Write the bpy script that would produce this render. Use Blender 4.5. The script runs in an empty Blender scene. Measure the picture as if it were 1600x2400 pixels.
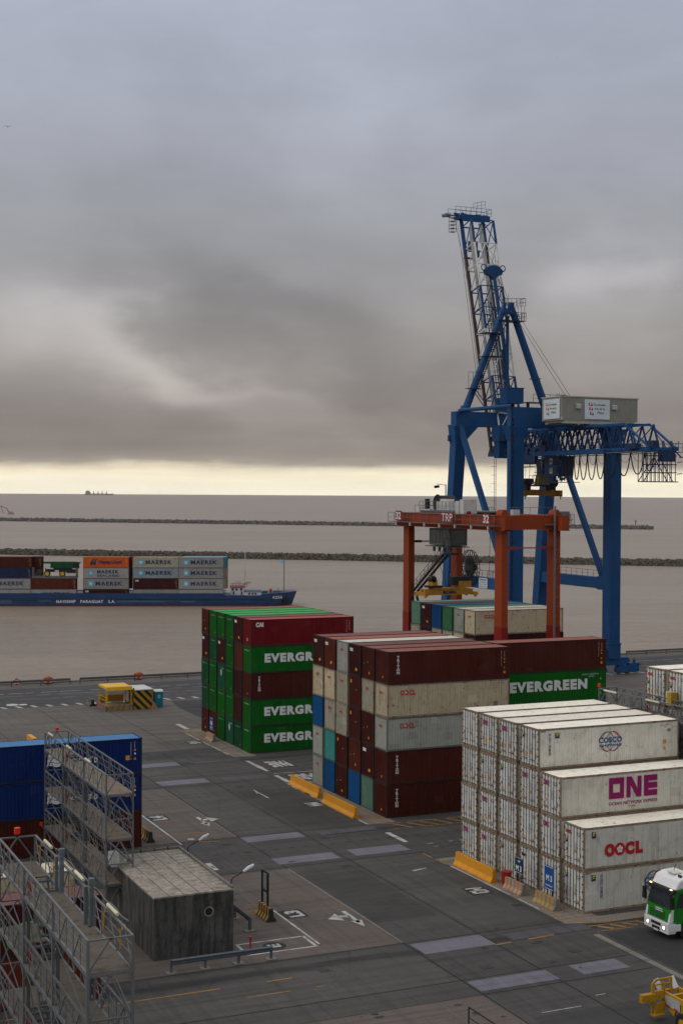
import bpy, bmesh, math, random
from mathutils import Vector, Matrix
random.seed(7)
R = math.radians
sc = bpy.context.scene
# ------------------------------------------------------------------ camera
CAMH = 28.339; PITCH = R(-0.8189); ROLL = R(0.346); TH = R(65.7185)
fw = Vector((math.cos(TH)*math.cos(PITCH), math.sin(TH)*math.cos(PITCH), math.sin(PITCH)))
rt = Vector((math.sin(TH), -math.cos(TH), 0)); up = rt.cross(fw)
cr = rt*math.cos(ROLL) + up*math.sin(ROLL); cu = -rt*math.sin(ROLL) + up*math.cos(ROLL)
cam = bpy.data.cameras.new('camera'); co = bpy.data.objects.new('camera', cam); sc.collection.objects.link(co)
co.matrix_world = Matrix(((cr.x, cu.x, -fw.x, 0), (cr.y, cu.y, -fw.y, 0), (cr.z, cu.z, -fw.z, CAMH), (0, 0, 0, 1)))
cam.sensor_fit = 'HORIZONTAL'; cam.sensor_width = 36; cam.lens = 3344.4/1600*36
cam.clip_start = 0.5; cam.clip_end = 60000
sc.camera = co
# ------------------------------------------------------------------ sky, sun, exposure
SUN_EL, SUN_AZ = R(42), R(172)          # azimuth measured in the xy plane from +x
sun = bpy.data.lights.new('sun', 'SUN'); sun.energy = 0.95; sun.angle = R(50); sun.color = (1, 0.95, 0.87)
so = bpy.data.objects.new('sun', sun); sc.collection.objects.link(so)
sd = Vector((math.cos(SUN_EL)*math.cos(SUN_AZ), math.cos(SUN_EL)*math.sin(SUN_AZ), math.sin(SUN_EL)))
so.rotation_euler = sd.to_track_quat('Z', 'Y').to_euler()
sc.view_settings.view_transform = 'Standard'; sc.view_settings.look = 'None'
sc.view_settings.exposure = 0; sc.view_settings.gamma = 1
sc.render.engine = 'CYCLES'
W = bpy.data.worlds.new('World'); sc.world = W; W.use_nodes = True

def s2l(c):
    return tuple(((v/255)/12.92 if v/255 <= 0.04045 else ((v/255+0.055)/1.055)**2.4) for v in c)

class NT:
    """small node helper"""
    def __init__(s, nt): s.nt = nt; s.n = nt.nodes; s.l = nt.links
    def add(s, t, **k):
        n = s.n.new(t)
        for a, b in k.items(): setattr(n, a, b)
        return n
    def link(s, a, b): s.l.new(a, b)
    def setin(s, n, i, v):
        if v is None: return
        if isinstance(v, bpy.types.NodeSocket): s.l.new(v, n.inputs[i])
        else: n.inputs[i].default_value = v
    def math(s, op, a, b=None, c=None, clamp=False):
        n = s.n.new('ShaderNodeMath'); n.operation = op; n.use_clamp = clamp
        s.setin(n, 0, a); s.setin(n, 1, b); s.setin(n, 2, c)
        return n.outputs[0]
    def vmath(s, op, a, b=None):
        n = s.n.new('ShaderNodeVectorMath'); n.operation = op
        s.setin(n, 0, a); s.setin(n, 1, b)
        return n.outputs['Value'] if op in ('DOT_PRODUCT', 'LENGTH') else n.outputs[0]
    def noise(s, vec, scale, detail=4, rough=0.55, dist=0.0):
        n = s.n.new('ShaderNodeTexNoise'); s.setin(n, 'Vector', vec)
        n.inputs['Scale'].default_value = scale; n.inputs['Detail'].default_value = detail
        n.inputs['Roughness'].default_value = rough; n.inputs['Distortion'].default_value = dist
        return n.outputs[0]
    def ramp(s, fac, stops, interp='LINEAR'):
        n = s.n.new('ShaderNodeValToRGB'); cr_ = n.color_ramp; cr_.interpolation = interp
        while len(cr_.elements) < len(stops): cr_.elements.new(0.5)
        for e, (p, c) in zip(cr_.elements, stops):
            e.position = p; e.color = (c[0], c[1], c[2], 1) if not isinstance(c, (int, float)) else (c, c, c, 1)
        s.setin(n, 0, fac); return n.outputs[0]
    def mix(s, fac, a, b, mode='MIX'):
        n = s.n.new('ShaderNodeMix'); n.data_type = 'RGBA'; n.blend_type = mode
        s.setin(n, 0, fac)
        for i, v in ((6, a), (7, b)):
            if isinstance(v, (tuple, list)): v = (v[0], v[1], v[2], 1)
            s.setin(n, i, v)
        return n.outputs[2]
    def maprange(s, v, a, b, c=0.0, d=1.0, smooth=True):
        n = s.n.new('ShaderNodeMapRange'); n.interpolation_type = 'SMOOTHSTEP' if smooth else 'LINEAR'
        s.setin(n, 0, v); n.inputs[1].default_value = a; n.inputs[2].default_value = b
        n.inputs[3].default_value = c; n.inputs[4].default_value = d
        return n.outputs[0]
    def mapping(s, vec, scale=(1, 1, 1), loc=(0, 0, 0), rot=(0, 0, 0)):
        n = s.n.new('ShaderNodeMapping'); s.setin(n, 0, vec)
        n.inputs['Location'].default_value = loc; n.inputs['Rotation'].default_value = rot; n.inputs['Scale'].default_value = scale
        return n.outputs[0]

def sky_dir(px, py):
    """unit direction of a point of the sky (target pixels at 1600 x 2400)"""
    return (fw + cr*((px-800)/3344.4) - cu*((py-1200)/3344.4)).normalized()

def build_sky():
    t = NT(W.node_tree); t.n.clear()
    tc = t.add('ShaderNodeTexCoord').outputs['Generated']
    sep = t.add('ShaderNodeSeparateXYZ'); t.link(tc, sep.inputs[0])
    z = sep.outputs[2]
    # cloud deck seen from below: project the direction on a flat layer
    zz = t.math('ADD', t.math('MAXIMUM', z, 0.0), 0.30)
    inv = t.math('DIVIDE', 1.0, zz)
    cx = t.math('MULTIPLY', sep.outputs[0], inv); cy = t.math('MULTIPLY', sep.outputs[1], inv)
    comb = t.add('ShaderNodeCombineXYZ'); t.link(cx, comb.inputs[0]); t.link(cy, comb.inputs[1])
    n1 = t.noise(comb.outputs[0], 1.3, 5, 0.5, 0.3)
    n2 = t.noise(t.mapping(tc, scale=(1, 1, 1.8)), 7, 5, 0.5, 0.3)
    nh = t.noise(t.mapping(tc, scale=(6, 6, 40)), 1.0, 5, 0.5, 0.3)
    nh2 = t.noise(t.mapping(tc, scale=(28, 28, 110)), 1.0, 5, 0.6, 0.4)
    zd = t.math('ADD', t.math('ADD', z, t.math('MULTIPLY', t.math('SUBTRACT', nh, 0.5), 0.011)), t.math('MULTIPLY', t.math('SUBTRACT', nh2, 0.5), 0.0055))
    stops = [(0.0, s2l((254, 246, 222))), (0.0090, s2l((250, 240, 212))), (0.0145, s2l((238, 226, 198))), (0.0175, s2l((184, 173, 154))), (0.0205, s2l((152, 143, 135))),
             (0.030, s2l((141, 133, 127))), (0.057, s2l((139, 132, 129))), (0.081, s2l((153, 148, 144))), (0.105, s2l((156, 152, 150))), (0.153, s2l((154, 153, 156))),
             (0.195, s2l((160, 162, 169))), (0.255, s2l((169, 173, 186))), (0.344, s2l((177, 183, 201))), (0.6, (0.74, 0.74, 0.75)), (1.0, (0.86, 0.845, 0.82))]
    base = t.ramp(zd, stops)
    v = t.math('ADD', t.maprange(n1, 0.3, 0.7, -0.05, 0.05), t.maprange(n2, 0.3, 0.7, -0.05, 0.05))
    # brighter and darker banks of cloud
    nw = t.add('ShaderNodeTexNoise'); t.link(t.mapping(tc, scale=(1, 1, 2.2)), nw.inputs['Vector']); nw.inputs['Scale'].default_value = 9; nw.inputs['Detail'].default_value = 6
    off = t.vmath('MULTIPLY', t.vmath('SUBTRACT', nw.outputs['Color'], (0.5, 0.5, 0.5)), (0.13, 0.13, 0.09))
    d = t.vmath('ADD', tc, off)
    for (px, py, sx, sy, ang, amp) in ((60, 800, 170, 80, 0, 0.20), (260, 790, 170, 60, 25, 0.20), (430, 880, 180, 48, 28, 0.42), (620, 935, 170, 26, 15, 0.2), (150, 770, 70, 50, 0, 0.12), (290, 740, 60, 40, 20, 0.12), (30, 690, 90, 90, 0, 0.10), (230, 850, 260, 60, 10, 0.16), (1450, 700, 200, 160, 0, 0.07), (1010, 740, 120, 60, 0, 0.05), (1430, 620, 120, 60, -15, 0.34), (1400, 790, 120, 110, 0, 0.16),
                                       (760, 800, 330, 80, 12, -0.13), (560, 700, 260, 50, 30, -0.13), (120, 640, 230, 45, 5, -0.05), (180, 1010, 420, 50, 0, -0.06), (990, 870, 200, 90, 0, -0.12), (1250, 880, 160, 60, 0, -0.04),
                                       (820, 1010, 260, 30, 2, 0.10), (300, 420, 260, 80, 20, -0.05), (790, 300, 120, 160, 10, 0.10), (1200, 420, 300, 90, -10, -0.05), (1560, 900, 160, 120, 0, -0.08), (60, 240, 120, 160, 0, 0.04), (500, 160, 200, 90, 0, -0.03), (1300, 200, 200, 110, 20, -0.04)):
        c = sky_dir(px, py); a = R(ang)
        ux = cr*math.cos(a) - cu*math.sin(a); uy = cr*math.sin(a) + cu*math.cos(a)
        e = t.vmath('SUBTRACT', d, tuple(c))
        ex = t.math('DIVIDE', t.vmath('DOT_PRODUCT', e, tuple(ux)), sx/3344.4)
        ey = t.math('DIVIDE', t.vmath('DOT_PRODUCT', e, tuple(uy)), sy/3344.4)
        q = t.math('ADD', t.math('MULTIPLY', ex, ex), t.math('MULTIPLY', ey, ey))
        g = t.math('EXPONENT', t.math('MULTIPLY', q, -0.7))
        v = t.math('ADD', v, t.math('MULTIPLY', g, amp))
    n3 = t.noise(t.mapping(tc, scale=(1, 1, 2.6)), 22, 6, 0.6, 0.5)
    v = t.math('ADD', v, t.maprange(n3, 0.3, 0.7, -0.018, 0.018))
    fade = t.maprange(z, 0.008, 0.035, 0.25, 1.0)
    v = t.math('ADD', t.math('MULTIPLY', v, fade), 1.0)
    col = t.mix(1.0, base, t.to_rgb(v), 'MULTIPLY')
    nish = t.add('ShaderNodeTexSky', sky_type='NISHITA', sun_disc=False); nish.sun_elevation = SUN_EL; nish.sun_rotation = R(90) - SUN_AZ
    nsc = t.vmath('MULTIPLY', nish.outputs[0], (0.0006, 0.0006, 0.0006))
    col = t.mix(1.0, col, nsc, 'ADD')
    col = t.vmath('MULTIPLY', col, t.to_rgb(t.maprange(z, 0.010, 0.03, 1.10, 1.03)))
    st = t.noise(t.mapping(tc, scale=(5, 5, 90)), 1.0, 5, 0.6, 0.5)
    col = t.vmath('MULTIPLY', col, t.to_rgb(t.math('ADD', 0.955, t.math('MULTIPLY', t.maprange(st, 0.3, 0.7), t.maprange(z, 0.0, 0.10, 0.10, 0.0)))))
    bg = t.add('ShaderNodeBackground'); t.link(col, bg.inputs[0]); bg.inputs[1].default_value = SKY_STRENGTH
    out = t.add('ShaderNodeOutputWorld'); t.link(bg.outputs[0], out.inputs[0])
def _rgb(s, v):
    n = s.n.new('ShaderNodeCombineXYZ')
    for i in range(3): s.l.new(v, n.inputs[i])
    return n.outputs[0]
NT.to_rgb = _rgb
SKY_STRENGTH = 1.0
build_sky()

# ------------------------------------------------------------------ materials
MATS = {}
def paint(name, col, rough=0.58, dirt=0.35, rust=0.0, metal=0.0, streak=0.5, fade=0.0, spec=0.22, dirtcol=(0.06, 0.05, 0.04), bump=0.0):
    """weathered paint: blotches, vertical streaks, rust spots"""
    if name in MATS: return MATS[name]
    m = bpy.data.materials.new(name); m.use_nodes = True; MATS[name] = m
    t = NT(m.node_tree); b = t.n['Principled BSDF']
    tc = t.add('ShaderNodeTexCoord'); oi = t.add('ShaderNodeObjectInfo')
    rnd = t.math('MULTIPLY', oi.outputs['Random'], 60.0)
    vec = t.vmath('ADD', tc.outputs['Object'], t.to_rgb(rnd))
    c = t.mix(1.0, (*col, 1), (*col, 1))
    big = t.noise(vec, 0.35, 5, 0.6)
    c = t.mix(t.maprange(big, 0.35, 0.75, 0.0, 0.25 + fade), (*col, 1), tuple(min(1, v*1.35 + 0.02) for v in col))
    # a little brightness difference from one object to the next
    hv = t.math('ADD', t.math('MULTIPLY', oi.outputs['Random'], 0.24), 0.88)
    c = t.mix(1.0, c, t.to_rgb(hv), 'MULTIPLY')
    if dirt:
        dn = t.noise(vec, 1.6, 6, 0.65)
        c = t.mix(t.maprange(dn, 0.45, 0.8, 0.0, dirt), c, dirtcol)
        if streak:
            sv = t.mapping(vec, scale=(3.2, 3.2, 0.22))
            sn = t.noise(sv, 1.5, 5, 0.6)
            c = t.mix(t.maprange(sn, 0.5, 0.75, 0.0, dirt*streak), c, dirtcol)
    if name.startswith('container_') and not name.endswith('_roof'):
        vo = t.add('ShaderNodeTexVoronoi', distance='CHEBYCHEV'); t.link(t.mapping(vec, scale=(0.55, 0.55, 0.8)), vo.inputs['Vector']); vo.inputs['Scale'].default_value = 1.0; vo.inputs['Randomness'].default_value = 0.9
        sp_ = t.add('ShaderNodeSeparateColor'); t.link(vo.outputs['Color'], sp_.inputs[0])
        ins = t.math('LESS_THAN', vo.outputs['Distance'], 0.26)
        c = t.mix(t.math('MULTIPLY', t.math('MULTIPLY', t.math('GREATER_THAN', sp_.outputs[0], 0.78), ins), 0.28), c, tuple(v*0.45 for v in col))
        c = t.mix(t.math('MULTIPLY', t.math('MULTIPLY', t.math('LESS_THAN', sp_.outputs[0], 0.12), ins), 0.22), c, tuple(min(0.8, v*1.6+0.03) for v in col))
        top = t.noise(t.mapping(vec, scale=(5.5, 5.5, 0.12)), 1.0, 3, 0.5)
        c = t.mix(t.maprange(top, 0.56, 0.7, 0, 0.3), c, tuple(v*0.5 for v in col))
    if rust:
        rn = t.noise(vec, 2.6, 8, 0.7, 0.3); rs = t.noise(t.mapping(vec, scale=(4, 4, 0.35)), 1.1, 6, 0.6)
        rm = t.math('MAXIMUM', t.maprange(rn, 0.62 - rust*0.1, 0.72 - rust*0.1, 0.0, 0.9), t.maprange(rs, 0.6, 0.75, 0.0, 0.6*rust))
        c = t.mix(rm, c, (0.13, 0.045, 0.018))
    t.setin(b, 'Base Color', c)
    b.inputs['Roughness'].default_value = rough; b.inputs['Metallic'].default_value = metal
    b.inputs['Specular IOR Level'].default_value = spec
    if bump:
        bn = t.add('ShaderNodeBump'); bn.inputs['Strength'].default_value = bump; t.link(t.noise(vec, 14, 5, 0.6), bn.inputs['Height']); t.link(bn.outputs[0], b.inputs['Normal'])
    return m
def emit(name, col, strength):
    if name in MATS: return MATS[name]
    m = bpy.data.materials.new(name); m.use_nodes = True; MATS[name] = m
    b = m.node_tree.nodes['Principled BSDF']; b.inputs['Base Color'].default_value = (*col, 1)
    b.inputs['Emission Color'].default_value = (*col, 1); b.inputs['Emission Strength'].default_value = strength
    return m
def glass(name, col=(0.02, 0.025, 0.03)):
    return paint(name, col, rough=0.08, dirt=0.15, streak=0, spec=0.8)

# ------------------------------------------------------------------ mesh helpers
class MB:
    def __init__(s): s.v = []; s.f = []; s.m = []
    def quad(s, pts, m=0):
        i = len(s.v); s.v += [tuple(p) for p in pts]; s.f.append(tuple(range(i, i+len(pts)))); s.m.append(m); return s
    def hexa(s, p, m=0):
        i = len(s.v); s.v += [tuple(q) for q in p]
        for f in ((0, 3, 2, 1), (4, 5, 6, 7), (0, 1, 5, 4), (1, 2, 6, 5), (2, 3, 7, 6), (3, 0, 4, 7)):
            s.f.append(tuple(i+k for k in f)); s.m.append(m)
        return s
    def box(s, x0, y0, z0, x1, y1, z1, m=0):
        return s.hexa([(x0, y0, z0), (x1, y0, z0), (x1, y1, z0), (x0, y1, z0), (x0, y0, z1), (x1, y0, z1), (x1, y1, z1), (x0, y1, z1)], m)
    def cbox(s, c, d, m=0):
        return s.box(c[0]-d[0]/2, c[1]-d[1]/2, c[2]-d[2]/2, c[0]+d[0]/2, c[1]+d[1]/2, c[2]+d[2]/2, m)
    def beam(s, p, q, w, h=None, m=0, w2=None, h2=None, side=None):
        """rectangular bar from p to q; w across, h along the other axis"""
        p = Vector(p); q = Vector(q); h = h or w; w2 = w2 or w; h2 = h2 or h
        d = (q-p).normalized()
        if side is None: side = Vector((0, 0, 1)).cross(d) if abs(d.z) < 0.95 else Vector((1, 0, 0))
        a = Vector(side); a = (a - d*a.dot(d)).normalized(); b = d.cross(a)
        pts = [p+a*(x*w/2)+b*(y*h/2) for x, y in ((-1, -1), (1, -1), (1, 1), (-1, 1))] + [q+a*(x*w2/2)+b*(y*h2/2) for x, y in ((-1, -1), (1, -1), (1, 1), (-1, 1))]
        return s.hexa(pts, m)
    def tube(s, p, q, r, n=8, m=0, r2=None, cap=True):
        p = Vector(p); q = Vector(q); r2 = r if r2 is None else r2
        d = (q-p).normalized(); a = d.orthogonal().normalized(); b = d.cross(a); i = len(s.v)
        for c, rr in ((p, r), (q, r2)):
            for k in range(n):
                t = 2*math.pi*k/n; s.v.append(tuple(c+a*(rr*math.cos(t))+b*(rr*math.sin(t))))
        for k in range(n):
            s.f.append((i+k, i+(k+1) % n, i+n+(k+1) % n, i+n+k)); s.m.append(m)
        if cap:
            s.f.append(tuple(i+k for k in range(n))[::-1]); s.m.append(m); s.f.append(tuple(i+n+k for k in range(n))); s.m.append(m)
        return s
    def path(s, pts, r, n=6, m=0):
        for a, b in zip(pts, pts[1:]): s.tube(a, b, r, n, m)
        return s
    def ring(s, c, axis, R_, r, n=16, m=0, k=5):
        c = Vector(c); d = Vector(axis).normalized(); a = d.orthogonal().normalized(); b = d.cross(a)
        pts = [c+a*(R_*math.cos(2*math.pi*i/n))+b*(R_*math.sin(2*math.pi*i/n)) for i in range(n+1)]
        return s.path(pts, r, k, m)
    def prism(s, pts, d, m=0):
        """extrude polygon pts (3d) by vector d"""
        n = len(pts); i = len(s.v); d = Vector(d)
        s.v += [tuple(p) for p in pts] + [tuple(Vector(p)+d) for p in pts]
        s.f.append(tuple(i+k for k in range(n))[::-1]); s.m.append(m); s.f.append(tuple(i+n+k for k in range(n))); s.m.append(m)
        for k in range(n): s.f.append((i+k, i+(k+1) % n, i+n+(k+1) % n, i+n+k)); s.m.append(m)
        return s
    def rock(s, c, r, m=0):
        """irregular boulder"""
        i = len(s.v); c = Vector(c); t = (1+5**.5)/2
        for q in ((-1, t, 0), (1, t, 0), (-1, -t, 0), (1, -t, 0), (0, -1, t), (0, 1, t), (0, -1, -t), (0, 1, -t), (t, 0, -1), (t, 0, 1), (-t, 0, -1), (-t, 0, 1)):
            s.v.append(tuple(c+Vector(q).normalized()*r*random.uniform(0.6, 1.25)))
        for f in ((0, 11, 5), (0, 5, 1), (0, 1, 7), (0, 7, 10), (0, 10, 11), (1, 5, 9), (5, 11, 4), (11, 10, 2), (10, 7, 6), (7, 1, 8), (3, 9, 4), (3, 4, 2), (3, 2, 6), (3, 6, 8), (3, 8, 9), (4, 9, 5), (2, 4, 11), (6, 2, 10), (8, 6, 7), (9, 8, 1)):
            s.f.append(tuple(i+k for k in f)); s.m.append(m)
        return s
    def mesh(s, name, o=(0, 0, 0), rot=None, smooth=False):
        me = bpy.data.meshes.new(name)
        o = Vector(o)
        vs = [Vector(v)-o for v in s.v]
        if rot: vs = [rot @ v for v in vs]
        me.from_pydata([tuple(v) for v in vs], [], s.f)
        me.polygons.foreach_set('material_index', s.m)
        bm = bmesh.new(); bm.from_mesh(me); bmesh.ops.recalc_face_normals(bm, faces=bm.faces); bm.to_mesh(me); bm.free()
        if smooth: me.polygons.foreach_set('use_smooth', [True]*len(me.polygons))
        return me
    def build(s, name, mats, parent=None, smooth=False, bevel=0):
        """world-space vertices; stored relative to the thing's base"""
        o = Vector((0, 0, 0)); r = parent
        rot = None
        if parent is not None:
            while r.parent: r = r.parent
            o = Vector(r['_o']); 
            if r.get('_rz', 0): rot = Matrix.Rotation(-r['_rz'], 3, 'Z')
        me = s.mesh(name, o, rot, smooth)
        if not isinstance(mats, (list, tuple)): mats = [mats]
        for m in mats: me.materials.append(m)
        ob = bpy.data.objects.new(name, me); sc.collection.objects.link(ob)
        if parent is not None: ob.parent = parent
        if bevel:
            md = ob.modifiers.new('bevel', 'BEVEL'); md.width = bevel; md.segments = 2; md.limit_method = 'ANGLE'
        return ob
def tag(o, label=None, cat=None, group=None, kind=None):
    if label: o['label'] = label
    if cat: o['category'] = cat
    if group: o['group'] = group
    if kind: o['kind'] = kind
    return o
def thing(name, label, cat, loc=(0, 0, 0), group=None, rz=0):
    o = bpy.data.objects.new(name, None); sc.collection.objects.link(o)
    o.location = loc; o.rotation_euler = (0, 0, rz); o['_o'] = tuple(loc); o['_rz'] = rz; o.empty_display_size = 0.3
    return tag(o, label, cat, group)
def solo(mb, name, mats, label, cat, group=None, base=None, **k):
    """a thing that is one mesh, its origin at base"""
    if base is None:
        xs = [v[0] for v in mb.v]; ys = [v[1] for v in mb.v]; zs = [v[2] for v in mb.v]
        base = ((min(xs)+max(xs))/2, (min(ys)+max(ys))/2, min(zs))
    me = mb.mesh(name, base, None, k.get('smooth', False))
    if not isinstance(mats, (list, tuple)): mats = [mats]
    for m in mats: me.materials.append(m)
    ob = bpy.data.objects.new(name, me); sc.collection.objects.link(ob); ob.location = base
    if k.get('bevel'):
        md = ob.modifiers.new('bevel', 'BEVEL'); md.width = k['bevel']; md.segments = 2; md.limit_method = 'ANGLE'
    return tag(ob, label, cat, group)
def struct(mb, name, mats, kind='structure'):
    ob = mb.build(name, mats); ob['kind'] = kind; return ob
def copy_tree(o, parent=None):
    c = o.copy(); sc.collection.objects.link(c)
    if parent is not None: c.parent = parent
    for ch in list(o.children): copy_tree(ch, c)
    return c

# ------------------------------------------------------------------ lettering
TXT = {}
def text_mesh(body, bold=0.0, spacing=1.0, line=1.0):
    """flat triangulated text normalised to a 1 x 1 box"""
    key = (body, bold, spacing, line)
    if key in TXT: return TXT[key]
    cu_ = bpy.data.curves.new('t', 'FONT'); cu_.body = body; cu_.size = 1; cu_.offset = bold; cu_.space_character = spacing
    cu_.space_line = line; cu_.resolution_u = 3; cu_.align_x = 'CENTER' if '\n' in body else 'LEFT'
    ob = bpy.data.objects.new('t', cu_); sc.collection.objects.link(ob)
    bpy.context.view_layer.update()
    me = bpy.data.meshes.new_from_object(ob.evaluated_get(bpy.context.evaluated_depsgraph_get()))
    vs = [v.co.copy() for v in me.vertices]; fs = [tuple(p.vertices) for p in me.polygons]
    bpy.data.objects.remove(ob); bpy.data.curves.remove(cu_); bpy.data.meshes.remove(me)
    x0 = min(v.x for v in vs); x1 = max(v.x for v in vs); y0 = min(v.y for v in vs); y1 = max(v.y for v in vs)
    vs = [((v.x-x0)/(x1-x0), (v.y-y0)/(y1-y0)) for v in vs]
    TXT[key] = (vs, fs); return TXT[key]
def put_text(mb, body, origin, right, upv, w, h, m=0, bold=0.0, spacing=1.0, line=1.0, thick=0):
    """text lying in the plane origin + right*[0,w] + up*[0,h]"""
    vs, fs = text_mesh(body, bold, spacing, line); i = len(mb.v); o = Vector(origin); r = Vector(right); u = Vector(upv)
    mb.v += [tuple(o+r*(x*w)+u*(y*h)) for x, y in vs]
    for f in fs: mb.f.append(tuple(i+k for k in f)); mb.m.append(m)
def rect(mb, o, r, u, x0, y0, x1, y1, m=0):
    o = Vector(o); r = Vector(r); u = Vector(u)
    mb.quad([o+r*x0+u*y0, o+r*x1+u*y0, o+r*x1+u*y1, o+r*x0+u*y1], m)
def polyp(mb, o, r, u, pts, m=0):
    o = Vector(o); r = Vector(r); u = Vector(u); mb.quad([o+r*x+u*y for x, y in pts], m)
def arc(mb, o, r, u, cx, cy, a, b, w, t0, t1, m=0, n=14, rot=0):
    """elliptic band"""
    o = Vector(o); r = Vector(r); u = Vector(u)
    def pt(t, k):
        x = (a+k)*math.cos(t); y = (b+k)*math.sin(t); c_, s_ = math.cos(rot), math.sin(rot)
        return o+r*(cx+x*c_-y*s_)+u*(cy+x*s_+y*c_)
    for i in range(n):
        ta = R(t0+(t1-t0)*i/n); tb = R(t0+(t1-t0)*(i+1)/n)
        mb.quad([pt(ta, -w/2), pt(ta, w/2), pt(tb, w/2), pt(tb, -w/2)], m)
X = Vector((1, 0, 0)); Y = Vector((0, 1, 0)); Z = Vector((0, 0, 1))
# ================================================================== SETTING
QY = 208.0                                # quay edge
def ground_mat(name, col, col2, slab=(0, 0), joint=0.5, crack=0.5, stains=0.5, rough=0.85, fine=1.0, bands=()):
    m = bpy.data.materials.new(name); m.use_nodes = True; t = NT(m.node_tree); b = t.n['Principled BSDF']
    p = t.add('ShaderNodeTexCoord').outputs['Object']
    big = t.noise(p, 0.05, 4, 0.6, 0.3); mid = t.noise(t.mapping(p, scale=(0.35, 1, 1)), 0.45, 6, 0.65, 0.2); fin = t.noise(p, 9, 5, 0.7)
    c = t.mix(t.maprange(big, 0.3, 0.7), col, col2)
    c = t.mix(t.maprange(mid, 0.35, 0.75, 0, 0.55), c, tuple(v*0.62 for v in col))
    c = t.mix(t.maprange(fin, 0.3, 0.8, 0.0, 0.35*fine), c, tuple(v*1.7 for v in col2))
    # dark oily spots and long tyre streaks
    st = t.noise(p, 0.9, 7, 0.7, 0.6); c = t.mix(t.maprange(st, 0.6, 0.72, 0, 0.55*stains), c, (0.018, 0.017, 0.017))
    sx = t.noise(t.mapping(p, scale=(0.05, 1.6, 1)), 1.0, 5, 0.6); c = t.mix(t.maprange(sx, 0.47, 0.68, 0, 0.6*stains), c, (0.022, 0.021, 0.021))
    sy = t.noise(t.mapping(p, scale=(1.6, 0.05, 1)), 1.0, 5, 0.6); c = t.mix(t.maprange(sy, 0.48, 0.7, 0, 0.55*stains), c, (0.024, 0.023, 0.022))
    sp = t.add('ShaderNodeSeparateXYZ'); t.link(p, sp.inputs[0])
    lt = t.noise(t.mapping(p, scale=(1.1, 0.09, 1), rot=(0, 0, 0.06)), 1.6, 4, 0.6); c = t.mix(t.maprange(lt, 0.56, 0.72, 0, 0.3), c, tuple(v*1.6 for v in col2))
    if slab[0]:
        wob = t.math('MULTIPLY', t.math('SUBTRACT', t.noise(p, 1.3, 3), 0.5), 0.16)
        for i, s in ((0, slab[0]), (1, slab[1])):
            v = t.math('ADD', sp.outputs[i], wob)
            f = t.math('ABSOLUTE', t.math('SUBTRACT', t.math('FRACT', t.math('DIVIDE', v, s)), 0.5))
            k = t.maprange(f, 0.5-0.045/s, 0.5-0.012/s, 0, joint, smooth=False)
            brk = t.maprange(t.noise(p, 0.35, 2), 0.38, 0.5)
            c = t.mix(t.math('MULTIPLY', k, brk), c, (0.02, 0.019, 0.018))
    if crack:
        vor = t.add('ShaderNodeTexVoronoi', feature='DISTANCE_TO_EDGE'); t.link(t.vmath('ADD', p, t.vmath('MULTIPLY', t.add('ShaderNodeTexNoise').outputs[0], (0, 0, 0))), vor.inputs['Vector']); vor.inputs['Scale'].default_value = 0.16
        k = t.maprange(vor.outputs['Distance'], 0.0, 0.01, crack*0.6, 0, smooth=False)
        c = t.mix(t.math('MULTIPLY', k, t.maprange(t.noise(p, 0.12, 2), 0.48, 0.6)), c, (0.018, 0.017, 0.016))
    for (ax, v0, w, s0, s1, amt) in bands:                    # worn wheel paths with a place of their own
        other = 0 if ax == 1 else 1
        q = t.math('ADD', sp.outputs[ax], t.math('MULTIPLY', t.math('SUBTRACT', t.noise(p, 0.16, 4), 0.5), 1.4))
        k = t.maprange(t.math('ABSOLUTE', t.math('SUBTRACT', q, v0)), w*0.25, w, 1, 0)
        e = t.math('MULTIPLY', t.maprange(sp.outputs[other], s0-1.5, s0+1.5), t.maprange(sp.outputs[other], s1-3, s1+3, 1, 0))
        k = t.math('MULTIPLY', t.math('MULTIPLY', k, e), t.maprange(t.noise(t.mapping(p, scale=(0.3, 1, 1)), 1.1, 5), 0.25, 0.6, 0.45, 1.0))
        c = t.mix(t.math('MULTIPLY', k, amt), c, (0.016, 0.016, 0.017))
    t.setin(b, 'Base Color', c); t.setin(b, 'Roughness', t.maprange(mid, 0.3, 0.7, rough-0.12, rough))
    b.inputs['Specular IOR Level'].default_value = 0.3
    bn = t.add('ShaderNodeBump'); bn.inputs['Strength'].default_value = 0.35; bn.inputs['Distance'].default_value = 0.03
    t.link(fin, bn.inputs['Height']); t.link(bn.outputs[0], b.inputs['Normal'])
    return m
def sheet(name, lvl, rects, mat, kind='structure'):
    mb = MB()
    for r in rects:
        if len(r) == 4 and not isinstance(r[0], tuple): x0, y0, x1, y1 = r; mb.quad([(x0, y0, lvl*0.004), (x1, y0, lvl*0.004), (x1, y1, lvl*0.004), (x0, y1, lvl*0.004)])
        else: mb.quad([(x, y, lvl*0.004) for x, y in r])
    o = mb.build(name, mat); o['kind'] = kind; return o
ASPH = ground_mat('asphalt', (0.046, 0.044, 0.044), (0.062, 0.060, 0.058), (5.2, 6.1), 0.5, 0.9, 0.8,
                  bands=((1, 77.9, 0.75, 20, 62, 0.8), (1, 140.9, 0.6, 43, 60, 0.85), (1, 107.6, 0.7, 46, 70, 0.6), (1, 76.0, 0.5, 24, 50, 0.3), (1, 155.5, 0.3, 40, 54, 0.6), (1, 101.2, 0.5, 44, 60, 0.3)))
CONC = ground_mat('quay_concrete', (0.082, 0.074, 0.067), (0.105, 0.095, 0.086), (10.5, 9.0), 0.7, 0.5, 0.45)
DARK = ground_mat('dark_asphalt', (0.024, 0.0245, 0.026), (0.034, 0.0345, 0.037), (0, 0), 0, 0.4, 0.5)
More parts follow.
